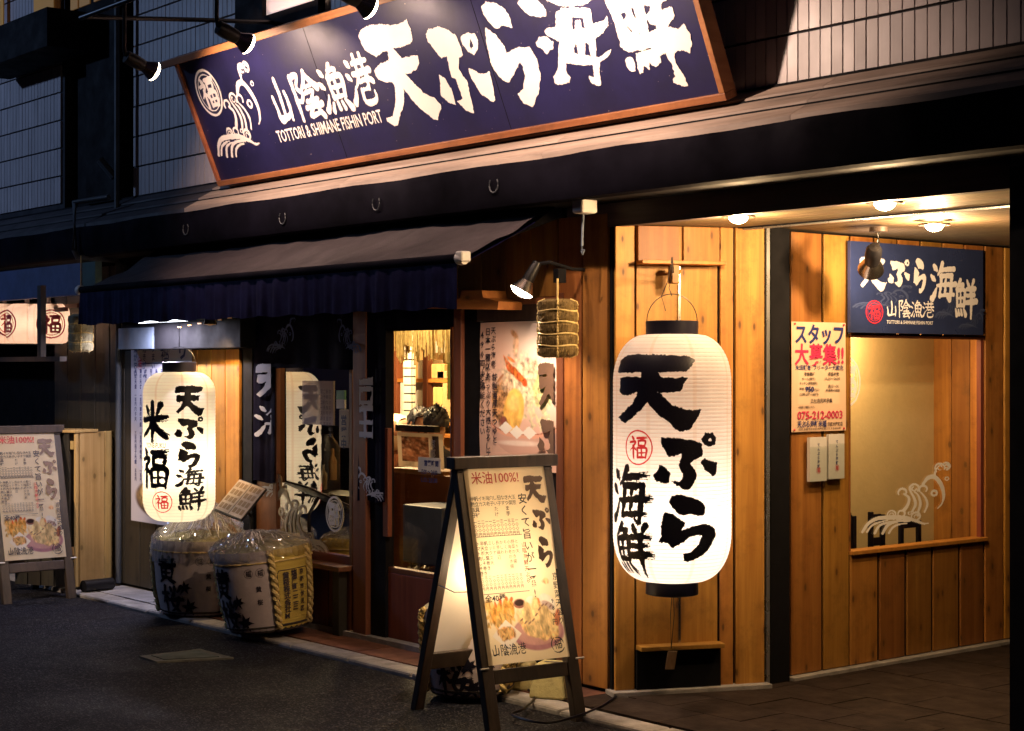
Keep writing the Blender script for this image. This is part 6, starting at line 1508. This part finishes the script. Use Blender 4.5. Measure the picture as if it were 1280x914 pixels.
# ------------------------------------------------------------------ pipes at the left
pi = empty('drain_pipe', (onY(147, 560, -.04).x, -.04, 0), 'thin grey blue pipe with bent top on the dark plank wall at left', 'pipe')
X_ = onY(148, 560, -.05).x; zt = onY(148, 330, -.05).z; p0 = onY(97, 322, -.35)
MB().tube([(X_, -.05, .02), (X_, -.05, zt), (X_-.03, -.06, zt+.03), (p0.x+.05, -.3, p0.z+.0), p0, p0+V((-.01, -.02, .05)), p0+V((-.01, -.02, .40)), p0+V((.3, .1, .42))], .022, 10).build('pipe_run', 'pipe_dark', pi, smooth=True)
pu2 = onY(146, 250, -.12); tag(MB().tube([(pu2.x, -.12, 2.7), (pu2.x, -.12, 6)], .02, 8).tube([onY(125, 200, -.2), onY(143, 222, -.12)], .03, 8).build('drain_pipe', 'pipe_dark', smooth=True), 'upper vertical pipe beside the dark gap between the tiled walls', 'pipe')
# ------------------------------------------------------------------ things inside the dining room
def Y(px, py, y): return onY(px, py, y)
# rope fringe
fy = .5; fa, fb_ = Y(478, 440, fy).x, Y(575, 440, fy).x
mb = MB(); rg = random.Random(4)
for i in range(230):
    x_ = rg.uniform(fa, fb_); l = .18*rg.uniform(.75, 1.2)+.05*math.sin(x_*40); y_ = fy+rg.uniform(-.03, .03); w_ = rg.uniform(.003, .006); top_ = 1.88
    mb.quadv((x_-w_, y_, top_), (x_+w_, y_, top_), (x_+w_+rg.uniform(-.01, .01), y_+.005, top_-l), (x_-w_*.4, y_, top_-l))
tag(mb.build('rope_fringe', 'rope'), 'golden straw rope fringe hanging behind the glass of the sliding door', 'rope fringe', kind='stuff')
wall_y = 2.70
# white brick pillar
PY = 2.0
pl_ = empty('brick_pillar', (Y(511, 450, PY).x, PY+.05, 0), 'white painted brick pillar inside the dining room behind the sliding door', 'pillar')
xa, xb = Y(505, 450, PY).x, Y(515, 450, PY).x
MB().box(xa, xb, PY, PY+.03, 0, 2.33).build('core', 'grout', pl_)
bm_ = MB().box(0, xb-xa-.004, -.006, .02, 0, .055).mesh('brick', 'brick_white')
for i in range(34):
    o = bpy.data.objects.new('brick', bm_); COL.objects.link(o); o.parent = pl_; o.location = V((xa+.002, PY-.003, .02+i*.066))-V(OFF[pl_.name])
bm2_ = MB().box(-.02, .006, 0, .025, 0, .055).mesh('brick', 'brick_white')
for i in range(34):
    o = bpy.data.objects.new('brick', bm2_); COL.objects.link(o); o.parent = pl_; o.location = V((xb+.002, PY+.004, .02+i*.066))-V(OFF[pl_.name])
# wooden cabinet grid
cab = empty('shelf_cabinet', (-4, 2.4, 0), 'open wooden shelf grid along the rear of the dining room', 'shelf')
cy = 2.25
for px in (497, 535, 572): x_ = Y(px, 480, cy).x; MB().box(x_-.03, x_+.03, cy-.03, cy+.03, 0, 2.3).build('upright', 'frame_red', cab, bevel=.003)
ze = [Y(520, p, cy).z for p in (475, 527, 542, 590)]
xe0, xe1 = Y(440, 480, cy).x, Y(590, 480, cy).x
for z_ in ze: MB().box(xe0, xe1, cy-.025, cy+.3, z_-.02, z_+.01).build('shelf_board', 'plank_x', cab, bevel=.003)
MB().box(xe0, xe1, cy+.31, cy+.33, 0, 2.3).build('back_board', 'shop_wood', cab)
bx = [(539, 555, 455, 474), (546, 566, 464, 474.5), (541, 553, 484, 506), (553, 566, 478, 512), (500, 504, 478, 500), (522, 527, 450, 474), (520, 527, 488, 512)]
lb = ['square wooden box at the left on the upper shelf', 'long wooden box at the right on the upper shelf', 'small wooden box on the middle shelf', 'tall wooden box at the right of the middle shelf', 'narrow box at the far left of the middle shelf', 'slim pale carton standing on the upper shelf', 'slim pale carton standing on the middle shelf']
for (a, b, c, d), l in zip(bx, lb):
    x0_, x1_ = Y(a, c, cy-.02).x, Y(b, c, cy-.02).x; z1_, z0_ = Y((a+b)/2, c, cy).z, (ze[0]+.012 if d < 476 else ze[1]+.012)
    t = MB().box(x0_, x1_, cy-.02, cy+.2, z0_, max(z1_, z0_+.06)).build('wooden_box' if 'wooden' in l else 'carton', 'shop_wood' if 'wooden' in l else 'white_plastic', bevel=.006); tag(t, l, 'box', group='boxes on the dining room shelf')
q0, q1 = Y(543, 426, 1.5), Y(561, 441, 1.5)
tag(MB().box(q0.x, q1.x, 1.5, 1.52, q1.z, q0.z).build('price_card', 'cloth_white'), 'small pale card hanging behind the straw rope fringe', 'card')
q0, q1 = Y(559, 440, 1.3), Y(567, 500, 1.3)
tag(MB().box(q0.x, q1.x, 1.3, 1.33, q1.z, q0.z).build('green_banner', plain('yellow_green_cloth', (.30, .32, .08), rough=.8)), 'narrow yellow green banner at the right edge of the door glass', 'banner')
# counter
cn = MB().box(Y(470, 590, 1.0).x, Y(600, 590, 1.0).x, 1.0, 1.4, 0, Y(520, 592, 1.0).z).build('counter', 'frame_red_x', bevel=.004)
tag(cn, 'low red brown counter seen through the lower door glass', 'counter')
# menu display leaning behind the glass
FDm = Frame((0, .12, 0), (1, 0, 0), (0, 0, 1))
mp = empty('picture_menu', (-1.9, .12, .8), 'white picture menu with a food photo standing behind the door glass', 'menu')
a0, b1 = FDm.px(496, 540); a1, b0 = FDm.px(553, 587)
def pm_art(u, v):
    img = np.ones(u.shape+(3,))*np.array((.80, .72, .62)); k_ = (u > .08) & (u < .70) & (v > .12) & (v < .84)
    f = fbm(u, v, 7, 8)[..., None]; g = fbm(u, v, 12, 9)[..., None]
    pic = np.array((.30, .13, .08))*(1+1.6*f)+np.clip(g, 0, 1)*np.array((.7, .5, .4)); img = np.where(k_[..., None], pic, img)
    k_ = (u > .76) & (u < .92) & (v > .06) & (v < .84); img[k_] = (.05, .04, .05); return img
sk = .06
PMF = Frame((a0, .12, b1), (1, 0, 0), (0, 0, 1))
o = picture(Frame((a0+.02, .12, b0), (1, 0, 0), (-.08, 0, 1)), a1-a0, b1-b0, 50, 40, pm_art, 'sheet', 'print_t', mp, ytop=b1-b0)
MB().box(Y(494, 536, .13).x, Y(543, 536, .13).x, .13, .17, Y(520, 540, .13).z, Y(520, 532, .13).z).build('top_bar', 'black', mp)
mb = MB(); vtext(mb, Frame((a0, .12, b0), (1, 0, 0), (0, 0, 1)), '京都名物', (a1-a0)*.80, (b1-b0)*.85, .055, 1.0, c=.004, bold=.03); text(mb, Frame((a0, .12, b0), (1, 0, 0), (0, 0, 1)), '山陰漁港', (a1-a0)*.15, (b1-b0)*.04, .03, c=.004, bold=.02); mb.build('lettering', 'cloth_white', mp)
MB().box(Y(490, 590, .1).x, Y(556, 590, .1).x, .09, .28, Y(520, 592, .1).z, Y(520, 587, .1).z).build('ledge', 'plank_x', mp)
FD2 = Frame((0, .043, 0), (1, 0, 0), (0, 0, 1)); a0, b1 = FD2.px(523, 571); a1, b0 = FD2.px(551, 592)
nt2 = empty('notice_card', ((a0+a1)/2, .043, b0), 'small white notice card with blue lines stuck on the door glass', 'card')
MB().hexa([FD2(a, b, c) for b in (b0, b1) for a, c in ((a0, .002), (a1, .002), (a1, 0), (a0, 0))]).build('card', 'white_plastic', nt2)
mb = MB(); text(mb, FD2, '営業時間', a0+.06, b1-.045, .035, c=.003, bold=.03); text(mb, FD2, '17:00 〜 24:00', a0+.03, b1-.095, .035, width=a1-a0-.06, c=.003, bold=.03); text(mb, FD2, 'L.O. 23:30', a0+.03, b1-.14, .035, width=a1-a0-.06, c=.003, bold=.03); mb.build('lettering', 'ink_blue', nt2)
# stool and bagged crate in the lower door glass
a0, a1 = Y(503, 640, .7).x, Y(552, 640, .7).x; z1_ = Y(520, 632, .7).z
tag(MB().box(a0, a1, .7, 1.05, .35, z1_).build('blue_crate', plain('slate_blue_plastic', (.04, .06, .14), rough=.5), bevel=.01), 'slate blue crate inside, seen low through the door glass', 'crate')
bgm = MB().grid(40, 20, lambda u, v: V((a0+(a1-a0)*u, .72+.03*math.sin(u*31+v*9)+.03*math.sin(v*23+u*5), .345*(1-v)+.004)))
tag(bgm.build('glossy_bag', plain('glossy_amber_bag', (.10, .07, .02), rough=.2, var=.6, scale=14, spec=1.), smooth=True), 'crinkled glossy dark bag on the floor below the slate blue crate', 'bag')
# papers and bits inside the front window
FI = Frame((0, .058, 0), (1, 0, 0), (0, 0, 1)); 
FI = Frame((0, .008, 0), (1, 0, 0), (0, 0, 1))
a0, b1 = FI.px(378, 476); a1, b0 = FI.px(417, 532)
wp = empty('window_notice', ((a0+a1)/2, .008, b0), 'greyish printed notice stuck to the front window over the lantern reflection', 'notice')
NP = glass('thin_grey_paper', .0, (.42, .36, .36)); 
_b = NP.node_tree; 
_d = N(_b, 'ShaderNodeBsdfDiffuse'); _d.inputs[0].default_value = (.62, .52, .50, 1); _x = N(_b, 'ShaderNodeMixShader'); _x.inputs[0].default_value = .42
_o = _b.nodes['Material Output'].inputs[0].links[0].from_socket; _b.links.new(_o, _x.inputs[1]); _b.links.new(_d.outputs[0], _x.inputs[2]); _b.links.new(_x.outputs[0], _b.nodes['Material Output'].inputs[0])
MB().quadv(FI(a0, b0, .002), FI(a1, b0, .002), FI(a1, b1, .002), FI(a0, b1, .002)).build('paper', NP, wp)
mb = MB()
for k_ in range(4): vtext(mb, FI, ['本日のおすすめ料理', '新鮮な魚を直送', 'ご予約承ります', '宴会コースあり'][k_], a0+(a1-a0)*(.90-.09*k_), b1-.05, .030, 1.1, c=.003)
mb.build('lettering', 'ink_dark', wp)
FP2 = Frame((0, .015, 0), (1, 0, 0), (0, 0, 1)); a0, b1 = FP2.px(426, 512); a1, b0 = FP2.px(438, 560)
wq = empty('wooden_plaque', ((a0+a1)/2, .015, b0), 'narrow pale wooden plaque with brush characters at the right side of the window', 'plaque')
MB().hexa([FP2(a, b, c) for b in (b0, b1) for a, c in ((a0, .012), (a1, .012), (a1, 0), (a0, 0))]).build('board', 'board_pale', wq, bevel=.002)
mb = MB(); vtext(mb, FP2, '営業中', (a0+a1)/2, b1-.03, .065, 1.1, c=.0135, bold=.03); mb.build('lettering', 'ink_dark', wq)
a0, b1 = FI.px(421, 488); a1, b0 = FI.px(431, 511)
gs = empty('green_sticker', ((a0+a1)/2, .008, b0), 'small green and white sticker near the top right of the front window', 'sticker')
MB().hexa([FI(a, b, c) for b in (b0+(b1-b0)*.5, b1) for a, c in ((a0, .003), (a1, .003), (a1, .001), (a0, .001))]).build('green_half', 'green', gs)
MB().hexa([FI(a, b, c) for b in (b0, b0+(b1-b0)*.49) for a, c in ((a0, .003), (a1, .003), (a1, .001), (a0, .001))]).build('white_half', 'white_plastic', gs)
vx = Y(407, 560, .45); vt = Y(407, 543, .45).z
tag(MB().lathe([(0, .4), (.07, .4), (.10, .55), (.095, vt-.08), (.05, vt-.02), (.045, vt), (0, vt)], 20, V((vx.x, .45, 0))).build('black_jar', 'black', smooth=True), 'tall black jar standing inside the front window', 'jar')
for i, (px, py, hh, mt, lab) in enumerate(((404, 612, .16, 'white_plastic', 'small pale bottle on the sill inside the window'), (393, 605, .14, 'navy_panel', 'small blue bottle on the sill inside the window'), (416, 600, .2, 'shop_wood', 'small brown bottle on the sill inside the window'))):
    p = Y(px, py, .3); tag(MB().lathe([(0, 0), (.025, 0), (.027, hh*.6), (.010, hh*.78), (.010, hh), (0, hh)], 12, p).build('bottle', mt, smooth=True), lab, 'bottle', group='bottles inside the window')
tag(MB().box(Y(360, 640, .25).x, Y(438, 640, .25).x, .22, .5, .4, Y(400, 617, .22).z).build('window_shelf', 'plank_dark'), 'dark shelf box inside the front window under the bottles', 'shelf')
# ------------------------------------------------------------------ people
def person(name, loc, yaw, joints, lab, top_mat, seated=True, hair='short', lean=0.):
    """joints in metres, person facing +x, seated on z=0 floor; one skin over torso, arms, hands, legs, neck and head"""
    t = empty(name, loc, lab, 'person')
    J, E = joints
    me = bpy.data.meshes.new('body'); me.from_pydata([j[:3] for j in J], E, []); me.update()
    o = bpy.data.objects.new('body', me); COL.objects.link(o); o.parent = t; o.location = (0, 0, 0)
    me.materials.append(M['skin'])
    sm = o.modifiers.new('skin', 'SKIN')
    for i, j in enumerate(J): me.skin_vertices[0].data[i].radius = (j[3], j[4] if len(j) > 4 else j[3])
    me.skin_vertices[0].data[0].use_root = True
    ss = o.modifiers.new('sub', 'SUBSURF'); ss.levels = 2; ss.render_levels = 2
    t.rotation_euler.z = yaw
    return t
def body_joints(lean, arms):
    c, s = math.cos(lean), math.sin(lean)
    def L(x, y, z): z0 = .48; return (x*c+(z-z0)*s, y, z0+(z-z0)*c-x*s)
    J = []; E = []
    def a(x, y, z, r, r2=None, par=None, ln=True):
        p = L(x, y, z) if ln else (x, y, z); J.append((*p, r, r2 or r)); 
        if par is not None: E.append((par, len(J)-1))
        return len(J)-1
    p = a(0, 0, .50, .13, .16); b = a(0, 0, .68, .11, .15, p); ch = a(.01, 0, .88, .12, .17, b); nk = a(0, 0, 1.00, .055, .06, ch); n2 = a(.01, 0, 1.06, .052, .055, nk)
    h1 = a(.02, 0, 1.13, .075, .07, n2); h2 = a(.02, 0, 1.21, .088, .074, h1); h3 = a(.01, 0, 1.27, .055, .05, h2); a(.105, 0, 1.155, .014, .014, h2)   # nose
    for sgn in (1, -1):
        sh = a(0, .17*sgn, .95, .06, .06, ch); el = a(arms[0][0], .22*sgn, arms[0][1], .042, .042, sh); wr = a(arms[1][0], .16*sgn, arms[1][1], .028, .024, el)
        pm_ = a(arms[1][0]+.06, .15*sgn, arms[1][1], .026, .034, wr)
        for k_, (dy, l) in enumerate(((-.024, .06), (-.008, .075), (.008, .07), (.023, .055))):
            f1 = a(arms[1][0]+.06+l*.6, .15*sgn+dy, arms[1][1]-.004, .009, .009, pm_); a(arms[1][0]+.06+l, .15*sgn+dy, arms[1][1]-.02, .008, .008, f1)
        th = a(arms[1][0]+.05, (.15-.04)*sgn, arms[1][1]+.005, .011, .011, pm_); a(arms[1][0]+.08, (.15-.055)*sgn, arms[1][1], .009, .009, th)
        hp = a(.02, .09*sgn, .46, .085, .085, p, False); kn = a(.42, .11*sgn, .46, .06, .06, hp, False); an = a(.42, .11*sgn, .09, .036, .036, kn, False); a(.55, .12*sgn, .04, .03, .035, an, False)
    return (J, E), L
def sweep_shirt(t, L, mat, col=.004):
    rings = [(0, .50, .150, .185), (0, .60, .135, .175), (0, .72, .130, .175), (.01, .86, .145, .20), (.0, .95, .120, .205), (.0, .995, .07, .085), (.0, 1.02, .062, .066)]
    mb = MB(); n_ = 24
    for x, z, rx, ry_ in rings:
        for i in range(n_): a = 2*PI*i/n_; mb.v.append(tuple(L(x+rx*math.cos(a), ry_*math.sin(a), z)))
    for j in range(len(rings)-1):
        for i in range(n_): mb.f.append((j*n_+i, j*n_+(i+1) % n_, (j+1)*n_+(i+1) % n_, (j+1)*n_+i))
    o = bpy.data.objects.new('shirt', mb.mesh('shirt', mat)); COL.objects.link(o); o.parent = t; ss = o.modifiers.new('s', 'SUBSURF'); ss.levels = 2
    for sgn in (1, -1): pass
    return o
def sleeves(t, J, mat):
    # cloth tubes over both upper arms and forearms
    mb = MB(); idx = [i for i, j in enumerate(J)]
    js = J
    for base in (9, 24): pass
    return mb
def hair_cap(t, L, mat, spiky, seed, part=-.02):
    rg = random.Random(seed); mb = MB(); c0 = L(.01, 0, 1.205); c0 = V(c0)
    for j in range(9):
        for i in range(20): pass
    n_ = 22
    def f(u, v):
        a = u*2*PI; b = v*PI*.62; r = .099+.006*math.sin(a*7+b*9)+.004*math.sin(a*13-b*5)
        x = r*math.sin(b)*math.cos(a); y = r*.92*math.sin(b)*math.sin(a); z = r*1.05*math.cos(b)
        if x > .045 and z < .045: x = .045+.3*(x-.045); z = max(z, .035)
        return c0+V((x-.012, y, z+.0))
    mb.grid(36, 14, f)
    for k_ in range(spiky):
        a = rg.uniform(0, 2*PI); b = rg.uniform(0, 1.5); r = .098
        d = V((math.sin(b)*math.cos(a), math.sin(b)*math.sin(a)*.92, math.cos(b))); 
        if d.x > .5 and d.z < .4: continue
        p = c0+d*r-V((.012, 0, 0)); sd = d.cross(V((0, 0, 1))+V((.01, 0, 0))).normalized()*.007; tip = p+d*rg.uniform(.012, .03)+V((rg.uniform(-.02, .02), rg.uniform(-.02, .02), rg.uniform(0, .012)))
        mb.quadv(p-sd, p+sd, tip)
    o = bpy.data.objects.new('hair', mb.mesh('hair', mat)); COL.objects.link(o); o.parent = t; o.data.polygons.foreach_set('use_smooth', [True]*len(o.data.polygons)); return o
def ears_eyes(t, L):
    for sgn in (1, -1):
        c = V(L(.012, .084*sgn, 1.185)); mb = MB(); mb.lathe([(0, -.006), (.012, -.006), (.017, 0), (.014, .006), (.006, .002)], 12, ax=Matrix.Rotation(PI/2, 3, 'X'))
        mb.v = [(c.x+v[0], c.y+v[1]*sgn, c.z+v[2]*1.7) for v in mb.v]; o = bpy.data.objects.new('ear', mb.mesh('ear', 'skin')); COL.objects.link(o); o.parent = t
        c = V(L(.088, .03*sgn, 1.195)); mb = MB(); mb.lathe([(0, -.008), (.007, -.004), (.009, 0), (.007, .004), (0, .008)], 10, c); o = bpy.data.objects.new('eye', mb.mesh('eye', 'black')); COL.objects.link(o); o.parent = t
    c = V(L(.092, 0, 1.118)); mb = MB(); mb.obox(c, V((.004, 0, 0)), V((0, .02, 0)), V((0, 0, .004))); o = bpy.data.objects.new('mouth', mb.mesh('mouth', 'crest_red')); COL.objects.link(o); o.parent = t
# customer with dark tousled hair, ear towards the street
(JE, Lf) = body_joints(.18, ((.12, .74), (.34, .76)))
hp_ = Y(545, 526, 1.45)
ang = math.radians(150)
hd_ = V(Lf(.02, 0, 1.21)); cx_, sx_ = math.cos(ang), math.sin(ang)
pc = person('person', (hp_.x-(hd_.x*cx_), hp_.y-(hd_.x*sx_), hp_.z-hd_.z), ang, JE, 'seated customer with tousled black hair and dark top, seen through the door glass', 'cloth_dark')
sweep_shirt(pc, Lf, 'cloth_dark'); hair_cap(pc, Lf, 'hair', 260, 3); ears_eyes(pc, Lf)
(JE, Lf) = body_joints(1.30, ((.16, .70), (.34, .60)))
hp_ = Y(527, 528, 1.75); ang = math.radians(5)
hd_ = V(Lf(.02, 0, 1.21)); cx_, sx_ = math.cos(ang), math.sin(ang)
pc = person('person', (hp_.x-hd_.x*cx_, hp_.y-hd_.x*sx_, hp_.z-hd_.z), ang, JE, 'bending worker in white jacket with short black hair, left of the seated customer', 'cloth_white')
sweep_shirt(pc, Lf, 'cloth_white'); hair_cap(pc, Lf, 'hair', 60, 5); ears_eyes(pc, Lf)
# chairs inside the side window
for i, (px0, px1, py, xx_) in enumerate(((1086, 1105, 640, -.02), (1124, 1150, 648, -.05), (1058, 1069, 641, .03))):
    A_ = onX(px0, py, xx_); B_ = onX(px1, py, xx_)
    t = empty('dining_chair', ((A_.x), (A_.y+B_.y)/2, 0), ('dark chair back left of centre in the side window', 'dark chair back nearer the middle of the side window', 'dark chair back at the left edge of the side window')[i], 'chair', 'chairs behind the side window')
    zt_ = A_.z; w_ = (B_.y-A_.y)
    MB().box(xx_-.01, xx_+.012, A_.y, A_.y+.03, 0, zt_).build('back_post', 'black', t, bevel=.004); MB().box(xx_-.01, xx_+.012, B_.y-.03, B_.y, 0, zt_-.02).build('back_post', 'black', t, bevel=.004)
    for k_ in range(2): MB().box(xx_-.006, xx_+.008, A_.y+.03, B_.y-.03, zt_-.06-.13*k_, zt_-.015-.13*k_).build('back_rail', 'black', t, bevel=.003)
    MB().box(xx_-.16, xx_-.011, A_.y, B_.y, .42, .46).build('seat', 'black', t, bevel=.005)

for o in bpy.data.objects:
    if o.type == 'MESH' and o.parent and (o.name.split('.')[0] in ('wave_print', 'crest_print', 'crest', 'pins', 'menu_picture', 'dyed_mark', 'ribs', 'binding_cord') or (o.name.startswith('lettering') and o.parent.name.split('.')[0] not in ('shop_sign', 'paper_lantern', 'panel_sign'))): o['kind'] = 'stuff'
